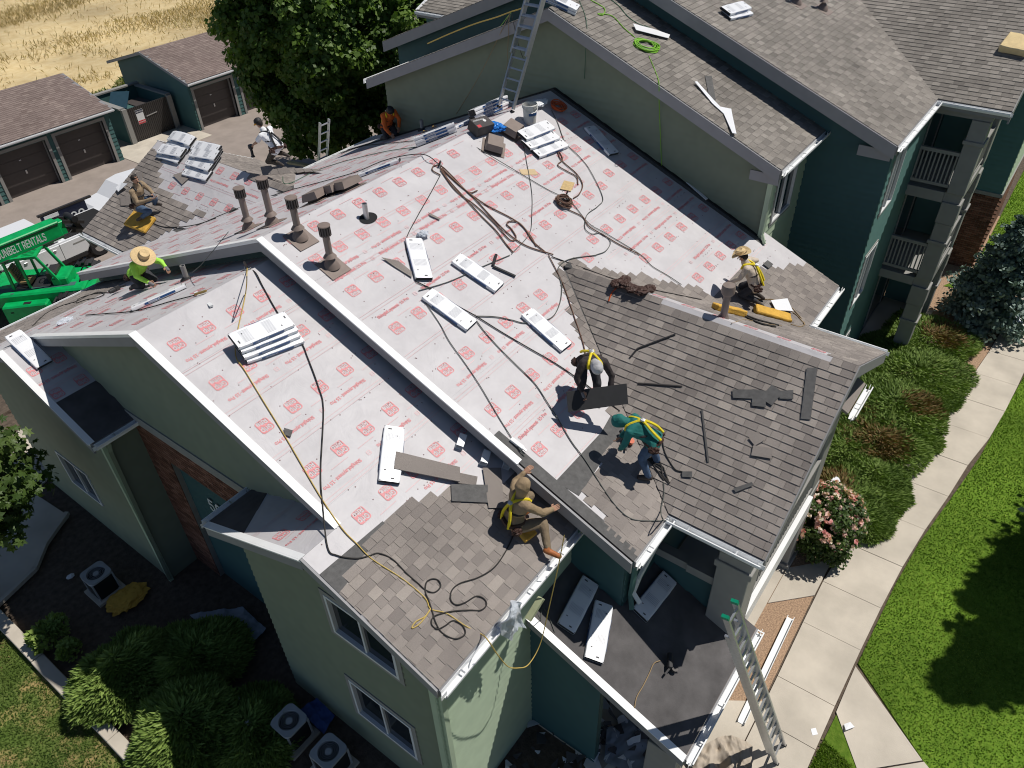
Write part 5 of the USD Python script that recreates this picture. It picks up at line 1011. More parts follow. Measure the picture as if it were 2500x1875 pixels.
rope("grey hose curving from the middle bundle to the low gutter", "grey", .010, *C('5', (870, 420), (930, 500), (1020, 600), (1130, 710), (1250, 830), (1330, 950), (1400, 1060), (1490, 1210), (1580, 1330), (1700, 1520), (1790, 1640)), *C('8', (1880, 50), (2000, 62), (2100, 60)), cat="hose")
rope("grey hose looping round the middle bundles", "grey", .010, *C('5', (870, 395), (1000, 400), (1100, 420), (1200, 440), (1350, 410), (1410, 320), (1425, 200), (1400, 100), (1430, 50), (1500, 20), (1650, 0)), cat="hose")
rope("thin grey hose across the upper bundles and slope", "grey", .009, *C('5', (500, 230), (700, 170), (900, 80), (1090, 0)), cat="hose")
rope("long grey line from the ridge bundles down to the cross gable", "grey", .008, *C('2', (740, 880), (900, 975), (1160, 1130), (1330, 1230), (1480, 1310), (1600, 1450), (1700, 1510), (1930, 1650)), *C('5', (2010, 70), (2110, 130), (2200, 190)))
rope("grey cable winding from the orange coil down the white slope", "grey", .009, *C('2', (1360, 720), (1400, 800), (1450, 930), (1540, 1020), (1610, 1110), (1690, 1280), (1660, 1340), (1590, 1395), (1575, 1480), (1620, 1520), (1680, 1515), (1740, 1570), (1710, 1630), (1650, 1655)), cat="hose")
rope("grey cord dropping from the ladder foot down the slope", "grey", .007, *C('2', (1150, 860), (1180, 960), (1200, 1060), (1232, 1250), (1232, 1400), (1215, 1520), (1100, 1650)))
rope("brown rope from the spread bundles to the coil", "brown", .013, *C('2', (1200, 850), (1280, 850), (1350, 890), (1410, 990), (1430, 1040), (1400, 1075), (1450, 1110), (1520, 1150), (1530, 1200)))
rope("second brown rope beside the spread bundles", "brown", .013, *C('2', (1340, 870), (1390, 920), (1405, 1010), (1440, 1060), (1520, 1130), (1560, 1200), (1540, 1260), (1500, 1290)))
rope("brown rope on the slope leaving the coil", "brown", .012, *C('2', (1470, 1365), (1560, 1410), (1600, 1470), (1700, 1530), (1800, 1590), (1930, 1655)))
fr, u, v = hit(('2', 1435, 1320)); t = thing("rope_coil", "tangled brown rope coil by the plywood square", "rope"); rnd = random.Random(4)
for k in range(9):
    ph = rnd.random() * 6; a0, b0 = rnd.uniform(.1, .22), rnd.uniform(.08, .16); obj("rope_turn", tube([fr.P(u + math.cos(q) * a0 * math.cos(ph) - math.sin(q) * b0 * math.sin(ph) + rnd.uniform(-.01, .01), v + math.cos(q) * a0 * math.sin(ph) + math.sin(q) * b0 * math.cos(ph), .03 + .012 * k + .02 * math.sin(2 * q + k)) for q in np.linspace(0, 6.28, 22)], .013, 6, False), ROPE["brown"], t, smooth=True)
rope("black tie rope from the roof anchor to the steep bundle", "black", .009, *C('2', (640, 1140), (570, 1270), (490, 1410), (418, 1560)), *C('5', (435, 20), (480, 165)))
rope("black cable running along the ridge toward the rope fan", "black", .010, *C('1', (1270, 1470), (1500, 1370), (1800, 1260), (2100, 1180)), *C('2', (100, 1120), (300, 1040), (520, 1005), (640, 1075)))
rope("black hose curling beside the seated worker", "black", .012, *C('1', (960, 1430), (1050, 1470), (1150, 1475), (1270, 1462), (1400, 1420)), cat="hose")
rope("green hose along the far ridge", "green", .010, *C('1', (1830, 1150), (1835, 1190), (1870, 1195), (1930, 1170), (2050, 1110), (2200, 1060)), *C('2', (100, 1030), (300, 985), (480, 960)), cat="hose")
rope("black hose along the far ridge by the bundles", "black", .010, *C('2', (0, 1000), (150, 950), (300, 935), (470, 918)), cat="hose")
rope("dark hose tangle along the old shingles of the lower roof", "black", .010, *C('4', (215, 460), (300, 380), (400, 330), (500, 300), (560, 270), (640, 240), (680, 250), (640, 275), (560, 290), (500, 310), (520, 280), (620, 250), (730, 240)), cat="hose")
rope("dark rope along the shaded lower roof ridge", "black", .010, *C('4', (560, 390), (700, 380), (850, 368), (980, 340), (1120, 300), (1270, 262)))
rope("grey cord hanging from the main barge to the lower ridge pipe", "grey", .006, ony(('1', 1480, 1500), 11.2), ony(('4', 1300, 60), 11.6), hp(('4', 1230, 120), .02), k=2)
rope("tan hose trailing from the nail gun to the porch edge", "tan", .009, *C('8', (2060, 965), (2020, 985), (1990, 1050), (1950, 1130), (1910, 1200), (1895, 1270)), cat="hose")
rope("dark cord over the porch rake", "grey", .007, *C('8', (1200, 590), (1255, 640), (1290, 700)), *C('8', (1300, 620), (1345, 690), (1380, 780)))
for i, (a, b) in enumerate((((1310, 115), (1325, 700)), ((1420, 180), (1360, 600)))):
    pass
rope("black cable heap hanging by the teal worker", "black", .010, *C('5', (2080, 1190), (2100, 1280), (2160, 1380), (2210, 1400)), cat="hose")
for i in range(5):
    rnd = random.Random(40 + i); pts = [(2010 + rnd.uniform(-10, 10) + 30 * i * .3, 1240 + i * 10)] + [(1990 + q * 35 + rnd.uniform(-40, 40), 1280 + q * 45 + rnd.uniform(-20, 20)) for q in range(4)] + [(2120 + rnd.uniform(-30, 40), 1470 + rnd.uniform(-20, 10))]
    rope("black hose loop %s in the tangle beside the teal worker" % ("one", "two", "three", "four", "five")[i], "black", .011, *C('5', *pts), cat="hose")
rope("grey hose dropping from the tangle to the low gutter", "grey", .010, *C('5', (2090, 1470), (2090, 1560), (2065, 1650)), *C('8', (2080, 55), (2110, 75)), cat="hose")
for a, b, l, c in (((1095, 85), (535, 800), "lime safety line from the sage gable to the tan pipe stub", "lime"), ((1092, 88), (740, 765), "tan safety line from the sage gable to the ridge", "tan"), ((1098, 88), (868, 705), "grey-green safety line from the sage gable to the bundle stack", "grey"), ((1100, 90), (930, 665), "dark green safety line from the sage gable to the wall foot", "green"), ((1088, 90), (1062, 590), "pale cord hanging from the sage gable beside the ladder", "tan"), ((1105, 100), (1190, 410), "dark cord hanging behind the ladder", "black")):
    A_, Bq = onx(('2', *a), 15.5), hp(('2', *b), .05) if b[1] > 600 else onx(('2', *b), 15.7)
    rope(l, c, .007, A_, (A_ + Bq) / 2 - np.array([0, 0, .12]), Bq, k=8)
rope("orange and yellow rope lying along the sage gable edge", "yellow", .016, *[onx(('2', x, y), 15.6) + np.array([.0, 0, .03]) for x, y in ((560, 290), (700, 228), (860, 165), (1000, 122), (1100, 85), (1150, 70), (1225, 40))])
rope("green cable running down the sage roof", "green", .010, *C('2', (1740, 0), (1800, 50), (1850, 110), (1920, 160), (2020, 200), (1960, 170)), cat="hose")
rope("lime hose running down the sage roof to its coil", "lime", .012, *C('2', (1600, 0), (1700, 60), (1690, 105), (1660, 95), (1750, 110), (1830, 190), (1900, 250)), cat="hose")
rope("lime hose tail over the sage roof edge", "lime", .009, *C('2', (1990, 370), (2020, 440), (2050, 520)), onx(('2', 2058, 560), 15.5), onx(('2', 2060, 700), 15.8), onx(('2', 2075, 1080), 15.85), cat="hose")
rope("dark cord hanging down the sage wall", "green", .007, *C('2', (1540, 10), (1575, 100), (1590, 190)), onx(('2', 1585, 300), 15.8), onx(('2', 1575, 510), 15.86))
t = thing("hose_coil", "bright lime hose coil on the sage shingle roof", "hose"); fr, u, v = hit(('2', 1970, 305)); rnd = random.Random(8)
for k in range(9):
    a0, b0 = .30 + rnd.uniform(-.05, .05), .2 + rnd.uniform(-.05, .05); ph = -.55 + rnd.uniform(-.15, .15); du, dv = rnd.uniform(-.05, .05), rnd.uniform(-.04, .04)
    obj("hose_turn", tube([fr.P(u + du + math.cos(q) * a0 * math.cos(ph) - math.sin(q) * b0 * math.sin(ph), v + dv + math.cos(q) * a0 * math.sin(ph) + math.sin(q) * b0 * math.cos(ph), .03 + .012 * (k % 5)) for q in np.linspace(0, 6.28, 26)], .013, 6, False), ROPE["lime"], t, smooth=True)
rope("tan rope loops over the yellow foam pads", "tan", .010, *C('6', (480, 285), (600, 290), (690, 330), (750, 390), (785, 440), (760, 465), (700, 450)))
rope("second tan rope by the white wrapper", "tan", .010, *C('6', (540, 345), (650, 345), (720, 375), (765, 420), (790, 450)))
rope("tan cord along the uncapped ridge below the pads", "tan", .008, *C('6', (320, 440), (400, 420), (480, 435), (560, 450), (640, 460)))
# old curled shingles on the far slope of the cross gable and on the far gable's valley
for i, (c, pts) in enumerate((('6', ((380, 385), (470, 420), (560, 445), (620, 460))), ('6', ((395, 400), (480, 440), (540, 458), (600, 470))))):
    rope("torn dark shingle strip %s lying under the foam pads" % ("one", "two")[i], "black", .02, *C(c, *pts), cat="shingle strip")
t = thing("valley_shingles", "draped woven shingles filling the valley of the far gable", "shingle")
for i in range(7):
    a = [(1690 + i * 55, 1085 + 4 * i), (1760 + i * 50, 1075 + 6 * i), (1790 + i * 52, 1130 - 2 * i), (1705 + i * 56, 1140 - 2 * i)]
    fr = FLN if i < 3 else FAL; pg = Polygon([tuple(fr.at(('1', x, y))) for x, y in a]).buffer(.0); 
    if pg.area > .001: obj("shingle", slab(fr, pg.convex_hull, .02 + .008 * i, .03 + .008 * i), MT["shingle"], t, tone=.5)
# ================================================================== people
import manifold3d as mf
MT["skin"] = plain("skin", (.36, .20, .13), .5, var=.06); MT["jeans"] = plain("blue_denim", (.06, .10, .17), .85, var=.25, scale=14); MT["denimdark"] = plain("dark_work_trousers", (.035, .036, .042), .85, var=.3, scale=14)
CL = {"hivis": plain("hivis_shirt", (.36, .74, .08), .7, var=.08, scale=10, bump=.7, bscale=15), "orange": plain("orange_hoodie", (.62, .13, .02), .8, var=.12, scale=10, bump=.7, bscale=15), "white": plain("white_tee", (.74, .75, .77), .8, var=.06, scale=10, bump=.7, bscale=15), "tan": plain("tan_sweatshirt", (.27, .20, .125), .85, var=.15, scale=10, bump=.7, bscale=15),
      "cream": plain("cream_hoodie", (.54, .46, .37), .85, var=.16, scale=8, bump=.7, bscale=15), "dark": plain("dark_brown_hoodie", (.035, .028, .028), .85, var=.3, scale=10, bump=.7, bscale=15), "teal": plain("teal_hoodie", (.012, .14, .125), .8, var=.15, scale=10, bump=.7, bscale=15), "khaki": plain("khaki_hoodie", (.27, .195, .115), .85, var=.15, scale=10, bump=.7, bscale=15),
      "khakitrousers": plain("khaki_trousers", (.20, .15, .095), .85, var=.15, scale=10, bump=.7, bscale=15), "camo": plain("patterned_shorts", (.07, .055, .04), .85, var=.8, scale=25, bump=.7, bscale=15), "grey": plain("grey_hood", (.42, .42, .43), .85, bump=.7, bscale=15), "black": MT["black"], "straw": plain("straw_hat", (.62, .46, .24), .8, var=.15, scale=30, bump=.7, bscale=15), "glove": plain("grey_gloves", (.16, .16, .17), .8, bump=.7, bscale=15), "bootorange": plain("tan_leather_boot", (.36, .12, .035), .6, bump=.7, bscale=15), "boot": plain("dark_boot", (.05, .04, .035), .6, bump=.7, bscale=15), "yellow": plain("yellow_webbing", (.75, .60, .02), .7, bump=.7, bscale=15), "hair": plain("dark_hair", (.02, .015, .012), .8, bump=.7, bscale=15), "capyellow": plain("yellow_cap_peak", (.7, .36, .03), .7, bump=.7, bscale=15)}
def sph(p, r, n=14): return mf.Manifold.sphere(r, n).translate([float(x) for x in p])
def chain(*pr): 
    out = [mf.Manifold.batch_hull([sph(a, ra), sph(b, rb)]) for (a, ra), (b, rb) in zip(pr[:-1], pr[1:])]
    return mf.Manifold.batch_boolean(out, mf.OpType.Add) if len(out) > 1 else out[0]
def hull(*pr): return mf.Manifold.batch_hull([sph(p, r) for p, r in pr])
def fuse(*ms): return mf.Manifold.batch_boolean(list(ms), mf.OpType.Add)
def soft(m, L=.035, it=8):
    v, f = VF(m.refine_to_length(L)); t = trimesh.Trimesh(v, f, process=False); trimesh.smoothing.filter_taubin(t, iterations=it); return t
def nz(v): v = np.asarray(v, float); return v / max(np.linalg.norm(v), 1e-9)
def hand(w, d, side, curl):
    "palm, four unequal bent fingers, thumb from the side near its base; w wrist, d pointing direction, side towards the thumb"
    d = nz(d); s = nz(np.asarray(side) - d * (np.asarray(side) @ d)); n = np.cross(s, d); c = w + d * .095
    parts = [hull((w, .026), (w + d * .035 + s * .03, .017), (w + d * .035 - s * .03, .016), (c + s * .033, .013), (c - s * .033, .012))]
    for i, (o, L) in enumerate(((.032, .072), (.011, .082), (-.011, .076), (-.032, .06))):
        b = c + s * o; k = math.radians(curl); d1 = d * math.cos(k) - n * math.sin(k); d2 = d * math.cos(2 * k) - n * math.sin(2 * k)
        parts.append(chain((b, .0105), (b + d1 * L * .55, .0095), (b + d1 * L * .55 + d2 * L * .45, .008)))
    t0 = w + d * .03 + s * .03; parts.append(chain((t0, .013), (t0 + nz(d * .6 + s * .8) * .04, .0115), (t0 + nz(d * .6 + s * .8) * .04 + nz(d - n * .4) * .03, .0095)))
    return fuse(*parts)
def person(base, face, label, J, shirt, pants, headgear, boots="boot", gloves=None, only=None, sleeves="long", shorts=False, harness=None, belt=True, hood=False, scale=.94, hair=True, lift=.02):
    fr, u, v = hit(base, only); P = fr.P(u, v, lift); F2 = onpl(face, fr.n, fr.n @ P) - P; F2[2] = 0; x = nz(F2); y = np.cross([0, 0, 1.0], x); gx, gy = -(fr.n @ x) / fr.n[2], -(fr.n @ y) / fr.n[2]
    M = basis(P, x, y, (0, 0, 1)); t = thing("person", label, "person", None, M); sc = scale
    J = {k: np.array(q, float) * sc for k, q in J.items()}
    for k in list(J):
        wgt = np.clip(1.25 - J[k][2] / .9, .45, 1.0) if J[k][2] > .35 else 1.0
        J[k][2] += (gx * J[k][0] + gy * J[k][1]) * wgt
    g = lambda k: J[k]; A = lambda k, s: J[k + s]
    r = lambda q: q * sc
    limb = {}
    for s in "lr":
        limb["arm" + s] = ((A("shoulder_", s), r(.062)), (A("elbow_", s), r(.044)), (A("wrist_", s), r(.03)))
        limb["leg" + s] = ((A("hip_", s), r(.095)), (A("knee_", s), r(.062)), (A("ankle_", s), r(.042)))
    ch, pe, ne, he = g("chest"), g("pelvis"), g("neck"), g("head"); wa = pe * .55 + ch * .45
    torso = lambda e: fuse(hull((A("hip_", "l"), .105 * sc + e), (A("hip_", "r"), .105 * sc + e), (wa, .125 * sc + e)), hull((wa, .125 * sc + e), (ch, .13 * sc + e), (A("shoulder_", "l") * .75 + ch * .25, .075 * sc + e), (A("shoulder_", "r") * .75 + ch * .25, .075 * sc + e)), hull((ch, .10 * sc + e), (ne, .062 * sc + e)))
    hd = nz(he - ne); fd = nz(g("look") if "look" in J else np.array([1, 0, -.4])); fd = nz(fd - hd * (fd @ hd) * .6); sd = np.cross(hd, fd)
    skull = fuse(hull((he + hd * .035 - fd * .012, r(.088)), (he - hd * .02 + fd * .012, r(.078)), (he - hd * .075 + fd * .035, r(.045))), hull((he + fd * .085 - hd * .005, r(.012)), (he + fd * .108 - hd * .03, r(.014))), sph(he + sd * .082 - hd * .01, r(.02), 8), sph(he - sd * .082 - hd * .01, r(.02), 8))
    parts = [torso(0), chain((ne, r(.055)), (he - hd * .05, r(.052))), skull] + [chain(*limb[k]) for k in limb]
    for s in "lr":
        an, to = A("ankle_", s), A("toe_", s); parts.append(hull((an, r(.042)), (an * .6 + to * .4, r(.04)), (to, r(.032))))
    body = soft(fuse(*parts)); hands = []
    for s, q in (("l", 1), ("r", -1)):
        w = A("wrist_", s); d = nz(A("palm_", s) - w) if "palm_" + s in J else nz(w - A("elbow_", s)); side = np.array([.6, -q * .8, .1]); hands.append(hand(w - d * .01, d, side, 22))
    try: bm = fuse(mf.Manifold(mf.Mesh(np.asarray(body.vertices, np.float32), np.asarray(body.faces, np.uint32))), *hands); bv = VF(bm); assert len(bv[0]) > 500
    except Exception: bv = join([VF(body)] + [VF(h) for h in hands])
    obj("body", bv, MT["skin"], t, smooth=60)
    if gloves: obj("gloves", [VF(soft(hull((A("wrist_", s), r(.038)), (A("wrist_", s) + nz(A("wrist_", s) - A("elbow_", s)) * .09, r(.042))), .03)) for s in "lr"], CL["glove"], t, smooth=60)
    lum = lambda m: (lambda tm: (np.array(tm.vertices) + (meshkit.fbm(np.array(tm.vertices) * 9, 4) - .5)[:, None] * .036 * np.array(tm.vertex_normals), np.array(tm.faces)))(soft(m, .03, 6))
    cut = 1.0 if sleeves == "long" else .0
    arms = [chain((limb["arm" + s][0][0], r(.082)), (limb["arm" + s][1][0], r(.062)), (limb["arm" + s][2][0] * .95 + limb["arm" + s][1][0] * .05, r(.043))) if cut else chain((limb["arm" + s][0][0], r(.085)), (limb["arm" + s][0][0] * .35 + limb["arm" + s][1][0] * .65, r(.07))) for s in "lr"]
    obj("shirt", lum(fuse(torso(.022), *arms)), CL[shirt], t, smooth=60)
    legs = [chain((limb["leg" + s][0][0], r(.118)), (limb["leg" + s][1][0], r(.083)), (limb["leg" + s][2][0] * .92 + limb["leg" + s][1][0] * .08, r(.062))) if not shorts else chain((limb["leg" + s][0][0], r(.12)), (limb["leg" + s][1][0], r(.095))) for s in "lr"]
    obj("trousers", lum(fuse(hull((A("hip_", "l"), .125 * sc), (A("hip_", "r"), .125 * sc), (pe * .8 + ch * .2, .13 * sc)), *legs)), CL.get(pants) or MT[pants], t, smooth=60)
    for s in "lr":
        an, to = A("ankle_", s), A("toe_", s); d = nz(to - an); b = obj("boot", VF(soft(fuse(hull((an + (A("knee_", s) - an) * .18, r(.055)), (an, r(.056))), hull((an - d * .03, r(.055)), (to, r(.043)))), .03, 4)), CL[boots], t, smooth=60)
    if belt: obj("tool_belt", [tube([(wa * .25 + pe * .75) + np.array([math.cos(a) * .165, math.sin(a) * .19, .02 * math.sin(3 * a)]) * sc for a in np.linspace(0, 6.28, 18)], .035, 6, False)] + [crumple((wa * .2 + pe * .8) + np.array([-.06, q * .21, -.06]), (.09, .06, .14), 60 + q) for q in (-1, 1)], MT["leather"], t)
    if harness:
        st = []
        for q in (-1, 1):
            a = A("shoulder_", "l" if q > 0 else "r"); up = nz(ch - pe); bk = nz(np.cross(np.array([0, 1.0, 0]), up)); bk = bk if bk[0] < 0 else -bk
            st.append(tube(spline([a * .6 + ch * .4 + up * .05 - bk * .10, a * .6 + ch * .4 + up * .10, ch + bk * .16, wa - (a - ch) * .5 + bk * .165, pe - (a - ch) * .55 + bk * .14]), .024, 6))
        st2 = [tube([(wa * .6 + ch * .4) + np.array([math.cos(a) * .155, math.sin(a) * .17, .0]) * sc for a in np.linspace(0, 6.28, 18)], .022, 6, False)] + [tube(spline([pe + (A("hip_", q) - pe) * 1.3 + np.array([-.1, 0, 0]), A("hip_", q) * .7 + A("knee_", q) * .3 + (A("hip_", q) - pe) * .7, pe + (A("hip_", q) - pe) * 1.2 + np.array([.13, 0, .03])]), .022, 6) for q in "lr"]; obj("harness", st, CL[harness], t); obj("harness_belt", st2, CL["black"] if harness == "yellow" else CL[harness], t); obj("dorsal_ring", crumple(ch + bk * .18, (.04, .04, .04), 2), MT["alu"], t)
    c0 = he + hd * .03
    HB = basis(he, fd, sd, hd)
    if hood: obj("hood", lum(fuse(hull((c0 - fd * .02, r(.118)), (he - fd * .02 - hd * .03, r(.115)), (ne - fd * .02, r(.09))), sph(he - fd * .05, r(.11)))), CL[hood], t, smooth=60)
    elif hair: obj("hair", VF(soft(hull((c0 - fd * .02, r(.098)), (he - fd * .035, r(.092)), (he - fd * .05 - hd * .05, r(.055))), .03)), CL["hair"], t, smooth=60)
    # face
    fc = [sph(he + fd * .088 + sd * q * .032 + hd * .005, r(.011), 8) for q in (-1, 1)] + [hull((he + fd * .088 + sd * .02 - hd * .062, r(.006)), (he + fd * .088 - sd * .02 - hd * .062, r(.006)))]
    obj("face", VF(fuse(*fc)), CL["hair"], t)
    if headgear == "straw": obj("hat", xf(join([lathe([(.24, .02), (.235, .035), (.15, .055), (.11, .06), (.11, .10), (.09, .165), (.05, .155), (.001, .15)], 28), lathe([(.24, .02), (.11, .045), (.11, .06)], 28)]), HB @ T(0, 0, .0)), CL["straw"], t, smooth=40)
    if headgear == "cowboy":
        L = VF(lathe([(.2, .04), (.2, .05), (.12, .055), (.105, .065), (.1, .13), (.06, .16), (.001, .14)], 28)); q = L[0].copy(); q[:, 2] += .9 * q[:, 1] ** 2 * 2.2; obj("hat", xf((q, L[1]), HB), CL["straw"], t, smooth=40); obj("hat_band", xf(lathe([(.112, .06), (.109, .085)], 24), HB), MT["leather"], t)
    if headgear in ("cap", "beanie"):
        obj("cap", xf(lathe([(.106, .03), (.104, .07), (.085, .115), (.04, .138), (.001, .14)], 24), HB), CL["black"], t, smooth=40)
        if headgear == "cap": obj("cap_peak", xf(VF(trimesh.convex.convex_hull(np.array([(.06 + math.cos(a) * .13, math.sin(a) * .085, z) for a in np.linspace(-1.57, 1.57, 12) for z in (.03, .042)]))), HB), CL["capyellow"], t)
    return t, M, J
def two(**k):
    o = {}
    for n, q in k.items():
        if n[-1] == "_":
            if isinstance(q, dict): o[n + "l"], o[n + "r"] = q["l"], q["r"]
            else: o[n + "l"] = (q[0], q[1], q[2]); o[n + "r"] = (q[0], -q[1], q[2])
        else: o[n] = q
    return o
kneel = two(pelvis=(-.10, 0, .42), chest=(.20, 0, .74), neck=(.31, 0, .90), head=(.40, 0, 1.02), look=(.8, 0, -.6), hip_=(-.09, .11, .40), knee_=(.22, .16, .10), ankle_=(-.20, .15, .10), toe_=(-.36, .15, .06), shoulder_=(.24, .19, .82), elbow_=(.38, .27, .55), wrist_=(.52, .18, .26))
K = lambda **k: {**kneel, **k}
person(('2', 314, 900), ('2', 430, 878), "crouching worker in a bright orange hoodie at the foot of the sage wall", K(head=(.44, 0, .93), elbow_r=(.45, -.25, .42), wrist_r=(.62, -.15, .15)), "orange", "denimdark", None, only=on(FAL), hood="black", harness="yellow")
person(('1', 1800, 1045), ('1', 1690, 1020), "kneeling worker in a white t-shirt and yellow-peaked black cap sealing a vent", K(head=(.42, 0, 1.06), elbow_r=(.36, -.28, .45), wrist_r=(.40, -.22, .12), elbow_l=(.46, .22, .64), wrist_l=(.68, .16, .52)), "white", "camo", "cap", sleeves="short", only=on(FLN), harness="black", scale=.88)
sit = two(pelvis=(-.12, 0, .30), chest=(-.02, 0, .70), neck=(.03, 0, .88), head=(.08, 0, 1.02), look=(1, 0, -.25), hip_=(-.1, .11, .28), knee_={"l": (.32, .20, .30), "r": (.34, -.12, .22)}, ankle_={"l": (.22, .24, .08), "r": (.08, -.22, .10)}, toe_={"l": (.40, .27, .05), "r": (-.06, -.28, .07)}, shoulder_=(.0, .19, .78), elbow_=(.16, .26, .54), wrist_=(.38, .16, .50))
person(('1', 965, 1400), ('1', 1090, 1400), "worker in a tan sweatshirt and gloves sitting on a foam pad", {**sit, "wrist_r": (.50, -.02, .52), "head": (.06, 0, 1.04)}, "tan", "jeans", None, gloves=True, only=on(FLN), harness="black", lift=.12)
person(('4', 940, 205), ('4', 1090, 175), "worker in a hi-vis green shirt and wide straw hat kneeling on the shaded lower roof", K(pelvis=(-.12, 0, .38), chest=(.20, 0, .62), neck=(.33, 0, .74), head=(.44, 0, .84), shoulder_l=(.26, .19, .68), shoulder_r=(.26, -.19, .68), elbow_l=(.46, .34, .5), wrist_l=(.70, .28, .30), elbow_r=(.36, -.26, .40), wrist_r=(.54, -.14, .14)), "hivis", "denimdark", "straw", only=on(FBL), gloves=True, scale=.9)
person(('6', 425, 275), ('6', 255, 185), "worker in a cream hoodie and straw hat kneeling behind the grey mushroom vent", K(chest=(.16, 0, .80), neck=(.26, 0, .96), head=(.34, .0, 1.08), shoulder_l=(.2, .2, .88), shoulder_r=(.2, -.2, .88), elbow_l=(.3, .3, .66), wrist_l=(.5, .26, .36), elbow_r=(-.02, -.40, .82), wrist_r=(.22, -.46, .80), pelvis=(-.12, 0, .46)), "cream", "denimdark", "cowboy", only=None, harness="yellow", scale=.84, lift=.03)
bend = two(pelvis=(-.16, 0, .80), chest=(.20, 0, .98), neck=(.36, 0, .96), head=(.50, 0, .92), look=(.4, 0, -.9), hip_=(-.16, .11, .78), knee_={"l": (.0, .17, .46), "r": (-.10, -.2, .44)}, ankle_={"l": (-.16, .18, .08), "r": (-.24, -.24, .08)}, toe_={"l": (.02, .22, .04), "r": (-.06, -.28, .04)}, shoulder_=(.26, .19, .96), elbow_=(.32, .24, .66), wrist_={"l": (.40, .12, .36), "r": (.46, -.14, .34)})
tp, tm, tj = person(('5', 1945, 1380), ('5', 1790, 1290), "worker in a teal hoodie bent double nailing shingles, yellow harness on", {**bend, "toe_l": (.0, .24, .04)}, "teal", "jeans", None, only=on(FA), hood="teal", harness="yellow", gloves=True, scale=.9)
stand = two(pelvis=(-.20, 0, .80), chest=(.14, 0, 1.06), neck=(.29, 0, 1.14), head=(.42, 0, 1.16), look=(.6, 0, -.9), hip_=(-.20, .11, .78), knee_=(.02, .15, .45), ankle_=(-.06, .17, .08), toe_=(.12, .2, .04), shoulder_=(.20, .20, 1.10), elbow_=(.30, .34, .86), wrist_=(.44, .27, .66))
hp_, hm, hj = person(('5', 1600, 935), ('5', 1625, 1010), "standing worker in a dark hoodie with grey hood holding a long black shingle", stand, "dark", "denimdark", None, only=on(FA), hood="grey", gloves=True, harness="yellow", scale=.88)
a_, b_ = hj["wrist_l"], hj["wrist_r"]; mid = (a_ + b_) / 2 + np.array([.10, 0, -.06])
tag(obj("held_shingle", xf(cbx(-.50, .50, -.17, .17, -.005, .005, .002), hm @ basis(mid, (0.06, 1, 0.05), nz((-.55, .03, .83)), np.cross((0.06, 1, .05), nz((-.55, .03, .83))))), MT["backing"]), "long black shingle strip in the hands of the standing hooded worker", "shingle")
seat2 = two(pelvis=(-.15, 0, .16), chest=(.0, 0, .55), neck=(.05, 0, .73), head=(.08, 0, .88), look=(1, .2, -.3), hip_=(-.13, .11, .15), knee_={"l": (.28, .16, .34), "r": (.26, -.26, .26)}, ankle_={"l": (.12, .10, .08), "r": (.14, -.60, .09)}, toe_={"l": (.28, .12, .06), "r": (.26, -.74, .10)}, shoulder_=(.02, .19, .63), elbow_={"l": (.14, .36, .52), "r": (.26, -.26, .46)}, wrist_={"l": (.32, .36, .66), "r": (.48, -.20, .38)})
person(('8', 1150, 95), ('8', 1340, 10), "worker in a khaki hoodie and orange boots sitting at the reshingled corner", seat2, "khaki", "khakitrousers", None, boots="bootorange", only=on(FB), hood="khaki", harness="yellow", lift=.10)
# ================================================================== plants
def leafmat(name, stops, trans=.35, rough=.5):
    return mat(name, {"a": ("attribute", {"attribute": "tone"}), "r": ("rgb_ramp", {"ramp": stops}), "p": ("principled_bsdf", {"roughness": rough, "specular_ior_level": .35}), "t": ("translucent_bsdf", {}), "x": ("mix_closure", {"fac": trans}),
        "m": ("mix_color", {"blend_type": "multiply", "fac": 1.0, "b": (1.2, 1.35, .6)})}, [("a.fac", "r.fac"), ("r.color", "p.base_color"), ("r.color", "m.a"), ("m.result", "t.color"), ("p.BSDF", "x.closure1"), ("t.BSDF", "x.closure2")], "x.closure")
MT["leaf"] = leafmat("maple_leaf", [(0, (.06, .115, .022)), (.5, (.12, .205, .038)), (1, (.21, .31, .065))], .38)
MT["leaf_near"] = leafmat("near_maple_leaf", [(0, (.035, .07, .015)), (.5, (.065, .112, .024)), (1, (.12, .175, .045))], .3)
MT["needle"] = leafmat("juniper_spray", [(0, (.21, .12, .045)), (.22, (.16, .12, .04)), (.36, (.10, .165, .03)), (.7, (.16, .245, .05)), (1, (.24, .33, .08))], .15, .7)
MT["spruce"] = leafmat("blue_spruce_needles", [(0, (.075, .12, .09)), (.6, (.16, .23, .19)), (1, (.29, .37, .33))], .05, .7)
MT["bark"] = plain("bark", (.10, .075, .055), .9, var=.4, scale=12, bump=.8, bscale=25)
MT["straw"] = leafmat("dry_grass", [(0, (.42, .33, .18)), (.4, (.55, .44, .25)), (.75, (.62, .52, .32)), (.88, (.26, .27, .09)), (1, (.18, .22, .07))], .2, .9)
MT["blade"] = leafmat("grass_blades", [(0, (.085, .16, .016)), (.5, (.135, .235, .026)), (1, (.24, .33, .05))], .3, .8)
MT["petal"] = leafmat("rose_petals", [(0, (.75, .28, .30)), (.5, (.80, .52, .46)), (1, (.82, .74, .66))], .25, .6)
STAR = np.array([(0, -.5), (.12, -.2), (.48, -.28), (.34, -.02), (.5, .22), (.2, .2), (0, .55), (-.2, .2), (-.5, .22), (-.34, -.02), (-.48, -.28), (-.12, -.2)])
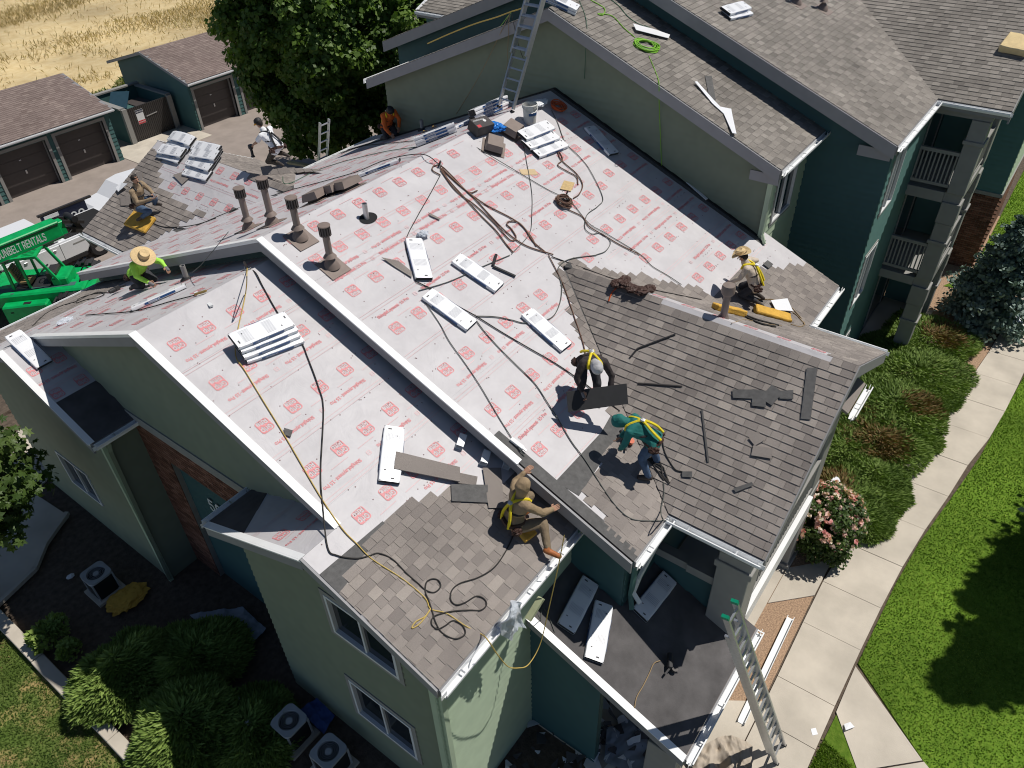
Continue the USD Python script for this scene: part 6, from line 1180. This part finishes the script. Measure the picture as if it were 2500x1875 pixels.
def leaves(C, N, size, rs_, shape="quad", bend=.25, roll=1.0):
    "C centres (n,3), N leaf normals; returns mesh of bent quads or lobed leaves"
    n = len(C); N = N + rs_.normal(0, .55 * roll, (n, 3)); N /= np.linalg.norm(N, axis=1, keepdims=True)
    a = rs_.normal(0, 1, (n, 3)); U = np.cross(N, a); U /= np.linalg.norm(U, axis=1, keepdims=True); W = np.cross(N, U); s = size * rs_.uniform(.65, 1.3, n)
    P = np.array([(-.5, 0), (0, -.42), (.5, 0), (0, .42)]) if shape == "quad" else np.vstack([STAR, [[0, 0]]])
    k = len(P); V = C[:, None] + s[:, None, None] * (P[None, :, :1] * U[:, None] + P[None, :, 1:] * W[:, None]) - (s[:, None, None] * bend * (P[None, :, :1] ** 2 + P[None, :, 1:] ** 2)) * N[:, None]
    F = np.array([[0, 1, 2], [0, 2, 3]]) if shape == "quad" else np.array([[12, i, (i + 1) % 12] for i in range(12)])
    return V.reshape(-1, 3), (np.arange(n)[:, None, None] * k + F[None]).reshape(-1, 3), k
def crown(center, radii, nclump, per, lsize, seed, shape="quad", clump=.55, hollow=.55, keep=None):
    r = np.random.default_rng(seed); d = r.normal(0, 1, (nclump, 3)); d /= np.linalg.norm(d, axis=1, keepdims=True)
    rad = hollow + (1 - hollow) * r.random(nclump) ** .6; wob = .72 + .55 * meshkit.fbm(d * 1.7 + seed, 3)
    CC = np.array(center) + d * (rad * wob)[:, None] * np.array(radii)
    if keep is not None: CC = CC[keep(CC)]; nclump = len(CC); 
    tone = np.clip(r.normal(.45, .2, nclump), 0, 1); q = np.repeat(np.arange(nclump), per); g = r.normal(0, 1, (len(q), 3)); g /= np.linalg.norm(g, axis=1, keepdims=True)
    C = CC[q] + g * (r.random(len(q)) ** .45 * clump)[:, None] * np.array([1, 1, .75]); N = g * .7 + (C - np.array(center)) / np.linalg.norm(C - np.array(center), axis=1, keepdims=True) * .4 + np.array([0, 0, .6])
    V, F, k = leaves(C, N, lsize, r, shape); return (V, F), np.repeat(np.clip(tone[q] + r.normal(0, .14, len(q)), 0, 1), k), CC
def branch(pts, r0, r1): return tube(spline(pts, 5), np.linspace(r0, r1, 5 * (len(pts) - 1) + 1), 8)
def tree(name, label, base, center, radii, nclump, per, lsize, seed, m="leaf", shape="quad", group=None, clump=.6, trunk=.2, keep=None):
    t = thing(name, label, "tree", group); (V, F), tn, CC = crown(center, radii, nclump, per, lsize, seed, shape, clump, keep=keep); r = np.random.default_rng(seed + 1)
    b = np.array(base, float); c = np.array(center, float); tp = c + np.array([0, 0, radii[2] * .4]); trunk_p = [b, b + (c - b) * .4 + r.normal(0, .1, 3) * [1, 1, 0], c, tp]
    obj("trunk", branch(trunk_p, trunk, trunk * .25), MT["bark"], t, smooth=60)
    for i in range(9):
        k = r.uniform(.25, .9); s_ = b + (tp - b) * k; e = CC[r.integers(len(CC))]; obj("limb", branch([s_, (s_ + e) / 2 + r.normal(0, .15, 3) + [0, 0, .2], e], trunk * .4, .02), MT["bark"], t, smooth=60)
    obj("crown", (V, F), MT[m], t, tone=tn); return t
tree("maple_tree", "large dark green maple beyond the far eave of the white roof", (22.5, 27.6, 0), (22.5, 27.2, 6.6), (3.55, 3.4, 5.3), 560, 140, .22, 5, trunk=.3, clump=.62)
tree("maple_tree", "lighter green tree squeezed between the big maple and the sage gable", (26.3, 24.9, 0), (26.0, 24.6, 5.0), (3.2, 2.6, 4.6), 330, 120, .2, 9, trunk=.2, clump=.55, m="leaf")
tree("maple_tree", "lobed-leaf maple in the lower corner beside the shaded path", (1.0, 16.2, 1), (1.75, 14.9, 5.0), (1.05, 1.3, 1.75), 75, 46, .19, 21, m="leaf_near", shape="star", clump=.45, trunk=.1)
def conifer(name, label, base, H, R, n, seed, m="spruce", group=None, lsz=.13):
    t = thing(name, label, "tree", group); r = np.random.default_rng(seed); b = np.array(base, float)
    obj("trunk", branch([b, b + [0, 0, H * .5], b + [0, 0, H]], R * .07, .02), MT["bark"], t)
    Cs, Ns, Tn = [], [], []; nb = int(H * 16)
    for i in range(nb):
        z = H * (.04 + .94 * (i / nb)); rr = R * (1 - z / H) ** .85 * r.uniform(.7, 1.1) + .08; a = i * 2.399 + r.normal(0, .2); L = np.array([math.cos(a), math.sin(a), -.18])
        k = max(int(n / nb * (rr / R + .25)), 6); q = r.random(k) ** .6; P = b + [0, 0, z] + L * (q * rr)[:, None] + r.normal(0, 1, (k, 3)) * (.05 + .11 * rr) * [1, 1, .5]
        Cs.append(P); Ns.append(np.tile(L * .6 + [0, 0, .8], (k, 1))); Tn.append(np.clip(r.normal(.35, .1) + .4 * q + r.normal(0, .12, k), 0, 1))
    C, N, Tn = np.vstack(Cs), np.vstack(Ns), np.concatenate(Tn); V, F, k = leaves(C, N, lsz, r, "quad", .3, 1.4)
    obj("crown", (V, F), MT[m], t, tone=np.repeat(Tn, k)); return t
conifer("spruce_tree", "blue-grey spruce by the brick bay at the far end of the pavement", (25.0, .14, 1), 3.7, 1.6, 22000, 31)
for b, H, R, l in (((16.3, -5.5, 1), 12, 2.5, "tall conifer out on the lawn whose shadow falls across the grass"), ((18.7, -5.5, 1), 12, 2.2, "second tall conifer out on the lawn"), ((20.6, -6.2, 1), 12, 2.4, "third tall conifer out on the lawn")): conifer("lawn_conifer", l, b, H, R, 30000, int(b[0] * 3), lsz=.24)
def sprays(C, D, L, w, r):
    "narrow pointed sprays from C along D"
    n = len(C); D = D / np.linalg.norm(D, axis=1, keepdims=True); a = r.normal(0, 1, (n, 3)); U = np.cross(D, a); U /= np.linalg.norm(U, axis=1, keepdims=True); L = L * r.uniform(.5, 1.3, n)[:, None]
    V = np.stack([C - U * w * .35, C + U * w * .35, C + D * L * .55 + U * w - [0, 0, .0], C + D * L, C + D * L * .55 - U * w], 1); F = np.array([[0, 1, 2], [0, 2, 4], [4, 2, 3]])
    return V.reshape(-1, 3), (np.arange(n)[:, None, None] * 5 + F[None]).reshape(-1, 3), 5
def spread_shrub(name, label, base, R, H, n, seed, group, brown=(), m="needle", L=.22, w=.022, cat="shrub", tone0=.66):
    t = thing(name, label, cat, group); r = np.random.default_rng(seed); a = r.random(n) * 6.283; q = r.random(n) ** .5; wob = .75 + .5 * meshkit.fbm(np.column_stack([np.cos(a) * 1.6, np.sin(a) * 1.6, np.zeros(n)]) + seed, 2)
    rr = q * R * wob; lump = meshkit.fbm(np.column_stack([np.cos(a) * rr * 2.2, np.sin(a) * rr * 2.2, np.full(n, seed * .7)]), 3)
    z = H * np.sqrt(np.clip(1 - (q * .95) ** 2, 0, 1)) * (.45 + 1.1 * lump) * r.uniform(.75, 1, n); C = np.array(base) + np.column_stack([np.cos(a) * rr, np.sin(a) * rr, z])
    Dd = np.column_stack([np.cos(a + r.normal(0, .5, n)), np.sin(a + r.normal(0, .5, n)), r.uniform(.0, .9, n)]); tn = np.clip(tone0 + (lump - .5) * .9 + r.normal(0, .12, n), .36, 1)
    for bx_, by_, br in brown: tn = np.where(np.hypot(C[:, 0] - bx_, C[:, 1] - by_) < br * r.uniform(.6, 1.1, n), r.uniform(0, .34, n), tn)
    V, F, k = sprays(C, Dd, L, w, r); obj("foliage", (V, F), MT[m], t, tone=np.repeat(tn, k))
    for i in range(5):
        b = r.random() * 6.28; obj("stem", branch([np.array(base) + [0, 0, -.02], np.array(base) + [math.cos(b) * R * .4, math.sin(b) * R * .4, H * .3], np.array(base) + [math.cos(b) * R * .75, math.sin(b) * R * .75, H * .4]], .025, .008), MT["bark"], t)
    return t
JG = "spreading junipers between the building and the pavement"
for i, (x, y, R, H, br, l) in enumerate(((24.4, 1.3, 1.45, .75, ((24.6, .9, .7),), "wide juniper with a rusty top nearest the blue spruce"), (22.4, 1.2, 1.5, .7, (), "deep green juniper beside the balcony columns"), (20.4, 1.3, 1.55, .7, ((20.6, .6, .6),), "juniper with one rusty edge towards the pavement"), (18.6, 1.25, 1.35, .65, ((18.3, 1.3, .9),), "half-brown juniper in the middle of the bed"), (17.1, .95, .85, .55, (), "small green juniper by the pavement edge"), (15.7, 1.35, 1.2, .65, ((16.1, 1.8, .6),), "juniper beside the rose bush with a brown inner side"), (15.4, .75, .8, .5, (), "low green juniper touching the rose bush"), (23.3, 2.0, 1.1, .6, (), "dark green juniper close under the balcony"), (21.4, .7, .9, .5, (), "juniper spilling over the pavement edge, second from the spruce"), (19.4, 1.9, 1.1, .55, ((19.6, 2.1, .6),), "juniper close to the wall behind the middle of the bed"), (17.8, 1.9, 1.0, .5, (), "sparse juniper by the bare gravel and cracked earth"), (19.3, .6, .8, .45, (), "small juniper between the pavement and the half-brown one"), (16.4, .7, .8, .45, (), "small juniper at the pavement bend"))):
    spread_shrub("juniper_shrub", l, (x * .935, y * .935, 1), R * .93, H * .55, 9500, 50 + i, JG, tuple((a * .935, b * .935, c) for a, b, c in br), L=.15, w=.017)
DG = "large junipers in the shade of the building"
for i, (x, y, R, H, l) in enumerate(((1.75, 12.1, 1.05, 1.1, "shaded juniper with the farther of the two sunlit tips"), (1.85, 10.0, 1.1, 1.15, "shaded juniper with the nearer, longer sunlit flank"), (2.9, 11.2, 1.0, .95, "fully shaded juniper against the brick entry"), (2.6, 9.0, .9, .8, "fully shaded juniper beside the air conditioners"))):
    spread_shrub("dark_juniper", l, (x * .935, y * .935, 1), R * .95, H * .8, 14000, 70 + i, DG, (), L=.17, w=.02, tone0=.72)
spread_shrub("small_shrub", "small yellow-green shrub in the sun beside the concrete wall", (1.22, 13.55, 1), .34, .75, 900, 90, None, (), L=.12, w=.04, tone0=.95); spread_shrub("small_shrub", "lesser yellow-green shrub sprig next to the first one", (1.29, 12.9, 1), .2, .5, 300, 91, None, (), L=.1, w=.04, tone0=.95)
t = thing("rose_bush", "rose bush covered in pink and white blooms beside the pavement", "rose bush"); (V, F), tn, CC = crown((13.2, 1.3, 1.72), (.98, .84, .74), 170, 60, .075, 95, clump=.2); obj("foliage", (V, F), MT["leaf_near"], t, tone=tn * .9); r = np.random.default_rng(9)
for i in range(4): obj("stem", branch([(13.18, 1.36, 1), (13.18 + r.normal(0, .2), 1.36 + r.normal(0, .2), 1.5), (13.18 + r.normal(0, .4), 1.36 + r.normal(0, .4), 2.0)], .02, .006), MT["bark"], t)
d = r.normal(0, 1, (260, 3)); d[:, 2] = np.abs(d[:, 2]) + .1; d[:, 0] += .15; d /= np.linalg.norm(d, axis=1, keepdims=True); FC = np.array([13.2, 1.3, 1.72]) + d * np.array([.99, .85, .76]) * r.uniform(.86, 1.08, (260, 1))
for i, c in enumerate(FC):
    C = c + r.normal(0, .018, (14, 3)); V, F, k = leaves(C, np.tile(d[i], (14, 1)), .072, r, "quad", .5); obj("bloom", (V, F), MT["petal"], t, tone=np.full(len(V), np.clip(r.normal(.62, .25), 0, 1)))
# grass: blades scattered over the lawns, tufts over the dry field
def blades(name, label, poly, n, h, w, seed, m, z=.0, tone=None, kind="stuff", dens=None):
    r = np.random.default_rng(seed); a, b, c, d_ = poly.bounds; import shapely
    P = np.column_stack([r.uniform(a, c, n * 3), r.uniform(b, d_, n * 3)]); P = P[shapely.contains_xy(poly, P[:, 0], P[:, 1])]
    if dens is not None: P = P[r.random(len(P)) < dens(P)]
    P = P[:n]; k = len(P); C = np.column_stack([P, np.full(k, z)]); D_ = np.column_stack([r.normal(0, .55, (k, 2)), np.ones(k)]); big = meshkit.fbm(np.column_stack([P * .9, np.full(k, seed)]), 4)
    tn = np.clip(.5 + (big - .5) * 1.6 + r.normal(0, .12, k), 0, 1) if tone is None else tone(P, r)
    V, F, q = sprays(C, D_, h, w, r); p = obj(name, (V, F), MT[m], None, tone=np.repeat(tn, q)); return tag(p, label, "grass", None, kind)
NEARL = LAWN_R.intersection(sbox(7, -7.5, 30, 1)); blades("lawn_grass", "mown green grass beside the pavement", NEARL, 130000, .032, .014, 3, "blade", 1.012)
blades("far_grass", "grass strip beyond the brick bay", Polygon([(27.0, 1.4), (27.9, 1.0), (45, 1.0), (45, -.8), (29.5, -.5)]), 14000, .05, .016, 14, "blade", 1.02)
blades("verge_grass", "green grass in the wedge between pavements", Polygon([(8.67, -.39), (7.48, -.34), (7.1, -2.8), (8.41, -1.12)]), 9000, .07, .012, 4, "blade", 1.012)
def dry_tone(P, r): f = meshkit.fbm(np.column_stack([P * .55, np.zeros(len(P))]), 4); return np.clip(.5 + (f - .5) * 2.2 + r.normal(0, .1, len(P)), 0, 1)
MT["patchy"] = leafmat("patchy_lawn_blades", [(0, (.40, .31, .15)), (.38, (.33, .27, .11)), (.5, (.12, .17, .03)), (1, (.075, .13, .02))], .25, .8)
blades("patchy_grass", "half-dead lawn grass beyond the concrete wall", sbox(-3.2, 6.5, .65, 16.3), 60000, .05, .012, 6, "patchy", 1.0, tone=dry_tone)
def field_tone(P, r): f = meshkit.fbm(np.column_stack([P * .22, np.zeros(len(P))]), 4); return np.clip(.36 + (f - .5) * 1.1 + r.normal(0, .08, len(P)), 0, 1)
FIELD = sbox(0, 46.6, 75, 110)
blades("field_grass", "tall dry yellow grass in clumps over the field", FIELD, 110000, .36, .035, 7, "straw", 0, tone=field_tone, dens=lambda P: np.clip((meshkit.fbm(np.column_stack([P * .16, np.full(len(P), 3.)]), 4) - .42) * 5, .04, 1))
for i, (x, y, R, l) in enumerate(((22.0, 46.9, .9, "grey-green weed clump behind the rubbish enclosure"), (24.0, 47.6, .7, "second grey-green weed clump behind the bins"), (20.4, 47.2, .6, "low weed clump behind the long garage end"))):
    spread_shrub("weed_clump", l, (x, y, 0), R, .9, 1500, 100 + i, None, (), L=.3, w=.05, m="straw", tone0=.95, cat="weeds")
# ================================================================== machines, vehicles, equipment on the ground
MT["lift_green"] = plain("machine_green_paint", (.0, .33, .085), .42, var=.28, scale=3); MT["carwhite"] = mat("white_car_paint", {"p": ("principled_bsdf", {"base_color": (.74, .75, .77), "roughness": .25, "coat_weight": .6})}, []); MT["navy"] = plain("navy_paint", (.01, .014, .035), .4)
t = thing("telehandler", "bright green rental telehandler with its boom lowered beside the pickup", "telehandler")
bo = obj("boom", [cbx(3.0, 9.95, 27.85, 28.35, 2.45, 3.1, .03), cbx(9.5, 10.15, 27.92, 28.28, 2.52, 3.02, .02)], MT["lift_green"], t)
tv, tf = text2d("SUNBELT RENTALS", .30, .62); a_ = onz(('S', 66, 603 - 40), 2.75); tv = tv * [.72, .92, 1]; tv[:, 0] -= tv[:, 0].max(); obj("lettering", xf((tv, tf), basis((9.35, 27.845, 2.63), (1, 0, 0), (0, 0, 1), (0, -1, 0))), MT["vinyl"], bo)
obj("boom_line", [tube(spline([(4, 27.83, 2.52), (7, 27.83, 2.50), (9.8, 27.83, 2.53), (10.3, 27.9, 2.6)]), .022, 6), beam((3.0, 27.835, 3.02), (9.9, 27.835, 3.02), .02, .03)], MT["black"], bo)
hd = obj("boom_head", [beam((9.9, 28.1, 2.75), (10.7, 28.1, 2.4), .34, .2), beam((10.1, 27.9, 3.0), (10.8, 27.9, 2.7), .06, .12), beam((10.1, 28.35, 3.0), (10.8, 28.35, 2.7), .06, .12), beam((10.5, 28.1, 2.9), (10.9, 28.1, 1.6), .3, .16, up=(1, 0, 0))], MT["darkmetal"], t)
obj("tilt_pin", xf(lathe([(.001, -.3), (.12, -.3), (.12, .3), (.001, .3)], 16), basis((10.5, 28.1, 2.95), (1, 0, 0), (0, 0, 1), (0, -1, 0))), MT["black"], hd)
LM = basis((8.6, 27.75, 0), (.72, -.694, 0), (.694, .72, 0), (0, 0, 1))
def lm(*ms): return [xf(m, LM) for m in ms]
ch = obj("chassis", lm(cbx(-3.4, 1.55, -.78, .02, .82, 1.32, .06), cbx(-3.2, 1.3, .05, 1.5, .6, 1.1, .05), cbx(.9, 1.75, -.7, .9, .75, 1.2, .08)), MT["lift_green"], t)
obj("hull_recess", lm(bx(-3.0, 1.2, -.5, -.25, 1.322, 1.327), bx(-.9, -.8, -.7, -.62, 1.322, 1.33)), MT["gteal"], t)
obj("fuel_tank", lm(cbx(-1.15, .35, -1.2, -.80, .35, 1.1, .05)), MT["lift_green"], t); obj("tank_recess", lm(bx(-.45, -.2, -1.1, -.95, 1.102, 1.11), bx(-.9, -.8, -1.206, -1.2, .85, .9)), MT["dark"], t); obj("tank_badge", lm(bx(-.3, -.18, -1.207, -1.2, .55, .68)), MT["foam"], t)
cb = obj("cab_frame", lm(*([beam((-.85, y, 1.3), (-.80, y, 2.45), .08, .08, up=(0, 1, 0)) for y in (-.38, .5)] + [beam((.75, y, 1.35), (.3, y, 2.5), .08, .08, up=(0, 1, 0)) for y in (-.38, .5)] + [beam((-.3, y, 1.3), (-.3, y, 2.5), .07, .07, up=(0, 1, 0)) for y in (-.38, .5)] + [beam((-.82, y, 2.47), (.32, y, 2.5), .09, .09) for y in (-.38, .5)] + [cbx(.45, 1.0, -.4, .52, 1.2, 1.6, .05)])), MT["lift_green"], t)
obj("cab_roof", lm(*([bx(-.85, .3, -.33 + i * .1, -.265 + i * .1, 2.48, 2.52) for i in range(9)] + [bx(-.86, -.74, -.4, .54, 2.47, 2.525), bx(.2, .33, -.4, .54, 2.47, 2.525), bx(-.3, -.2, -.4, .54, 2.47, 2.523)])), MT["lift_green"], cb)
st = obj("seat", lm(cbx(-.75, -.3, -.15, .3, 1.35, 1.5, .04), xf(cbx(-.06, .06, -.22, .22, 0, .6, .04), T(-.75, .08, 1.45) @ rot('y', -10))), plain("tan_seat", (.40, .26, .12), .8), t)
for k in range(6): obj("seat_rib", lm(xf(bx(.055, .075, -.2, .2, .08 + k * .09, .12 + k * .09), T(-.75, .08, 1.45) @ rot('y', -10))), MT["brown"], st)
obj("cab_floor", lm(bx(-.85, .5, -.38, .5, 1.28, 1.33)), MT["black"], cb); obj("dash", lm(cbx(.25, .6, -.2, .45, 1.33, 1.75, .04)), MT["darkmetal"], cb)
obj("steering_wheel", lm(xf(tube([(math.cos(a) * .17, math.sin(a) * .17, 0) for a in np.linspace(0, 6.28, 20)], .018), T(.2, .1, 1.8) @ rot('y', -35))), MT["black"], t)
obj("hydraulic_hose", lm(tube(spline([(1.3, -.3, 1.3), (1.5, -.2, 1.6), (1.7, 0, 1.4), (1.6, .3, 1.2)]), .025, 6), tube(spline([(1.2, .1, 1.3), (1.5, .1, 1.7), (1.75, .2, 1.3)]), .025, 6)), MT["black"], t)
for x in (-2.4, 1.0):
    for y in (-.95, 1.45):
        WM = LM @ basis((x, y, .62), (1, 0, 0), (0, 0, 1), (0, -1, 0))
        w = obj("wheel", xf(lathe([(.28, -.2), (.55, -.22), (.61, -.15), (.61, .15), (.55, .22), (.28, .2)], 28), WM), MT["black"], t); obj("rim", xf(lathe([(.001, -.12), (.28, -.14), (.28, .14), (.001, .12)], 20), WM), MT["lift_green"], w)
        for k in range(16): obj("tread_lug", xf(bx(-.05, .05, -.21, .21, .59, .65), LM @ basis((x, y, .62), (1, 0, 0), (0, 1, 0), (0, 0, 1)) @ rot('y', k * 22.5)), MT["black"], w)
# pickup
t = thing("pickup_truck", "white crew-cab pickup parked behind the green telehandler", "pickup truck", None, T(0, .1, 0))
def prof_body(pts, y0, y1, inset=0): return VF(trimesh.creation.extrude_polygon(Polygon(pts), y1 - y0, engine="earcut")) 
def body(pts, y0, y1, bev=.06):
    pg = Polygon(pts); a = trimesh.creation.extrude_polygon(pg.buffer(-bev), y1 - y0, engine="earcut"); b = trimesh.creation.extrude_polygon(pg, y1 - y0 - 2 * bev, engine="earcut"); b.apply_translation([0, 0, bev])
    V1, F1 = VF(a); V2, F2 = VF(b); V, F = join([(V1, F1), (V2, F2)]); return np.column_stack([V[:, 0], y1 - V[:, 2], V[:, 1]]), F
lower = [(6.2, .45), (6.2, 1.05), (7.6, 1.15), (7.9, 1.18), (13.1, 1.18), (13.15, .6), (13.0, .42), (12.45, .42), (12.15, .8), (11.75, .8), (11.45, .42), (8.0, .42), (7.7, .8), (7.2, .8), (6.9, .42)]
bd = obj("body", body(lower, 30.2, 32.15), MT["carwhite"], t); obj("sill", bx(7.9, 11.4, 30.17, 30.3, .32, .46), MT["black"], t)
cabp = [(7.85, 1.16), (8.45, 1.86), (10.3, 1.86), (10.75, 1.16)]; obj("cab", body(cabp, 30.32, 32.03, .08), MT["carwhite"], t)
fsd = wallY(30.325, 0)
for pts in ([(8.35, 1.22), (8.62, 1.70), (9.25, 1.74), (9.25, 1.22)], [(9.42, 1.22), (9.42, 1.74), (10.15, 1.72), (10.42, 1.22)]):
    obj("side_window", slab(fsd, Polygon(pts), .0, .012), MT["glass"], t)
for x0 in (9.34, 10.5): obj("door_gap", bx(x0 - .008, x0 + .008, 30.196, 30.21, .5, 1.16), MT["dark"], t)
for x0 in (9.15, 10.3): obj("door_handle", cbx(x0 - .11, x0 + .02, 30.165, 30.21, .96, 1.02, .01), MT["alu"], t)
obj("mirror", cbx(8.1, 8.25, 29.98, 30.25, 1.2, 1.42, .03), MT["carwhite"], t); obj("bed", bx(10.85, 13.0, 30.35, 32.0, 1.17, 1.19), MT["dark"], t); obj("decal", bx(11.0, 11.7, 30.193, 30.2, .92, .97), MT["trim"], t)
for x in (7.45, 11.95):
    for y in (30.35, 32.0): w = obj("wheel", xf(lathe([(.2, -.12), (.36, -.13), (.4, -.08), (.4, .08), (.36, .13), (.2, .12)], 26), basis((x, y, .4), (1, 0, 0), (0, 0, 1), (0, -1, 0))), MT["black"], t); obj("rim", xf(lathe([(.001, .13), (.22, .12), (.22, -.12), (.001, -.13)], 20), basis((x, y, .4), (1, 0, 0), (0, 0, 1), (0, -1, 0))), MT["alu"], w)
t = thing("trailer_deck", "navy lift attachment with white lettering behind the far gable eave", "lift attachment")
obj("panel", cbx(11.0, 12.9, 32.35, 32.5, .75, 1.55, .02), MT["navy"], t); obj("plate", bx(11.1, 11.7, 32.33, 32.348, 1.35, 1.5), MT["vinyl"], t); obj("frame_rail", [beam((10.9, 32.4, 1.58), (13.2, 32.4, 1.58), .12, .08), beam((11.0, 32.2, .7), (11.0, 32.9, .7), .1, .1)], MT["darkmetal"], t)
tv, tf = text2d("100", .34, 1.1); obj("lettering", xf((tv, tf), basis((11.75, 32.33, .92), (1, 0, 0), (0, 0, 1), (0, -1, 0))), MT["vinyl"], t)
t = thing("parked_car", "white car whose rounded roof shows just past the far gable", "car")
obj("body", body([(13.2, .4), (13.15, .75), (13.35, .9), (14.1, 1.0), (14.7, 1.40), (15.2, 1.47), (16.2, 1.4), (17.0, 1.0), (17.6, .9), (17.6, .4)], 32.2, 34.0, .16), MT["carwhite"], t); obj("windows", [bx(14.7, 16.2, 32.18, 32.2, 1.02, 1.34)], MT["glass"], t)
for x in (14.0, 16.7): obj("wheel", xf(lathe([(.2, -.1), (.32, -.1), (.34, 0), (.32, .1), (.2, .1)], 22), basis((x, 32.25, .34), (1, 0, 0), (0, 0, 1), (0, -1, 0))), MT["black"], t)
# air conditioners
MT["acgrey"] = plain("ac_paint", (.38, .39, .40), .5)
def aircon(x, y, label, ang=0):
    t = thing("air_conditioner", label, "air conditioner", "air conditioner units at the wall foot", T(x, y, 1) @ np.diag([.78, .78, .85, 1]) @ rot('z', ang))
    obj("base", bx(-.42, .42, -.42, .42, -.02, .06), MT["concrete"], t); obj("coil", [slab(Fr((0, 0, .07), (1, 0, 0), (0, 1, 0)), rrect(.62, .62, .12), 0, .62)], MT["dark"], t)
    top = slab(Fr((0, 0, .69), (1, 0, 0), (0, 1, 0)), rrect(.68, .68, .14).difference(Point(0, 0).buffer(.25)), 0, .06); obj("top", top, MT["acgrey"], t)
    obj("corner_post", [bx(sx * .3 - .02, sx * .3 + .02, sy * .3 - .02, sy * .3 + .02, .06, .7) for sx in (-1, 1) for sy in (-1, 1)], MT["acgrey"], t)
    obj("fan_guard", [tube([(math.cos(a) * q, math.sin(a) * q, .72 + .03 * (1 - q * 4)) for a in np.linspace(0, 6.28, 30)], .004, 5, False) for q in (.1, .14, .18, .22, .25)], MT["acgrey"], t); obj("fan_hub", lathe([(.001, .74), (.08, .735), (.085, .70)], 20), MT["acgrey"], t)
    for k in range(3): obj("fan_blade", xf(beam((.06, 0, .62), (.23, .03, .66), .13, .006), rot('z', k * 120)), MT["darkmetal"], t)
aircon(2.90, 7.75, "air conditioner nearest the blue cloth under the windows"); aircon(2.94, 6.73, "air conditioner at the bottom edge, below the lower window"); aircon(2.62, 13.88, "air conditioner alone in the gravel by the brick entry")
tag(obj("foam_pad", crumple((2.76, 13.18, 1.12), (.46, .35, .2), 44), MT["foam"]), "yellow foam pad fallen beside the lone air conditioner", "foam pad", "yellow foam kneeling pads")
MT["tarp_blue"] = plain("blue_cloth", (.03, .07, .22), .6); MT["tarp"] = plain("grey_tarp", (.30, .33, .38), .5, var=.15)
def cloth(name, label, cat, poly, m, amp=.09, seed=0, z=1.03, n=3):
    v, f = trimesh.creation.triangulate_polygon(Polygon(poly).buffer(0), engine="earcut"); mm = trimesh.Trimesh(np.column_stack([v, np.zeros(len(v))]), f, process=False)
    for _ in range(n + 2): mm = mm.subdivide()
    V = np.array(mm.vertices); q = np.abs(meshkit.fbm(V * 3.1 + seed, 4) - .5) * 2; V[:, 2] = z + amp * (1 - q) * 1.2
    e = np.array(mm.faces); 
    if (np.cross(V[e[0, 1]] - V[e[0, 0]], V[e[0, 2]] - V[e[0, 0]])[2]) < 0: e = e[:, ::-1]
    return tag(obj(name, (V, e), m, None, smooth=60), label, cat)
cloth("tarp", "crumpled grey tarp in the shade by the brick entry", "tarp", [(3.32, 11.68), (4.11, 10.84), (4.07, 10.00), (3.50, 9.91), (3.27, 10.75)], MT["tarp"], .12, 3)
cloth("blue_cloth", "blue cloth lying between the air conditioner and the wall", "cloth", [(3.22, 7.94), (3.60, 7.85), (3.55, 7.29), (3.18, 7.20)], MT["tarp_blue"], .1, 5, 1.2)
cloth("ground_sheet", "grey drop sheet under the porch corner", "tarp", [(6.45, 2.99), (7.38, 2.43), (7.20, 1.78), (6.08, 1.78), (5.89, 2.71)], MT["tarp"], .08, 8)
cloth("canvas_cloth", "crumpled beige canvas by the ladder foot", "cloth", [(6.82, 1.54), (7.57, 1.12), (7.71, 0.65), (6.73, 0.28), (6.36, 0.84)], plain("beige_canvas", (.42, .36, .29), .9), .22, 9, 1.03)
cloth("white_sheet", "bright white plastic sheet lying at the far end of the pavement", "sheet", [(25.42, 0.19), (26.73, -0.09), (26.54, -1.50), (25.14, -1.12)], MT["wrap"], .06, 4, 1.05)
r = np.random.default_rng(17); dark_, light_ = [], []
for i in range(210):
    x, y = r.uniform(3.9, 7.3), r.uniform(1.8, 4.2); x = x if y < 4.4 else x
    if y > 4.1 and x < 3.6: continue
    s = r.uniform(.06, .26); k = r.integers(4, 7); a = np.sort(r.random(k) * 6.283); pts = np.column_stack([np.cos(a) * s * r.uniform(.5, 1, k), np.sin(a) * s * r.uniform(.5, 1, k)])
    pg = Polygon(pts).buffer(0)
    if pg.area < .002: continue
    Mx = T(x, y, 1.03 + r.uniform(0, .1)) @ rot('xyz', r.uniform(-25, 25, 3)); m = xf(slab(Fr((0, 0, 0), (1, 0, 0), (0, 1, 0)), pg, 0, .006), Mx); (dark_ if r.random() < .6 else light_).append(m)
tag(obj("felt_scraps", dark_, MT["felt"]), "torn black felt scraps strewn under the corner", "debris", None, "stuff"); tag(obj("wrapper_scraps", light_, MT["wrap"]), "torn pale underlayment scraps strewn under the corner", "debris", None, "stuff")
for i, (x, y, l) in enumerate(((2.5, 15.9, "white scrap on the shaded gravel by the path"), (3.1, 11.0, "white scrap caught in the dark junipers"), (2.75, 9.6, "white wrapper scrap on the shaded juniper"), (2.6, 9.0, "blue and white scrap low on the shaded juniper"), (1.75, 12.6, "small pale scrap on the far shaded juniper"))):
    tag(obj("wrapper_scrap", crumple((x * .935, y * .935, 1.5 if i else 1.05), (.09, .07, .06), 70 + i), MT["wrap"]), l, "wrapper")
tag(obj("wrapper_scrap", crumple(onz(('6', 985, 1470), 1.45), (.22, .1, .08), 81), MT["wrap"]), "white wrapper scrap lying on the green juniper above the roses", "wrapper")
tag(obj("stone_block", cbx(-.33, .14, 13.9, 14.2, .98, 1.14, .02), MT["concrete"]), "pale stone block on the dry lawn by the wall", "stone")
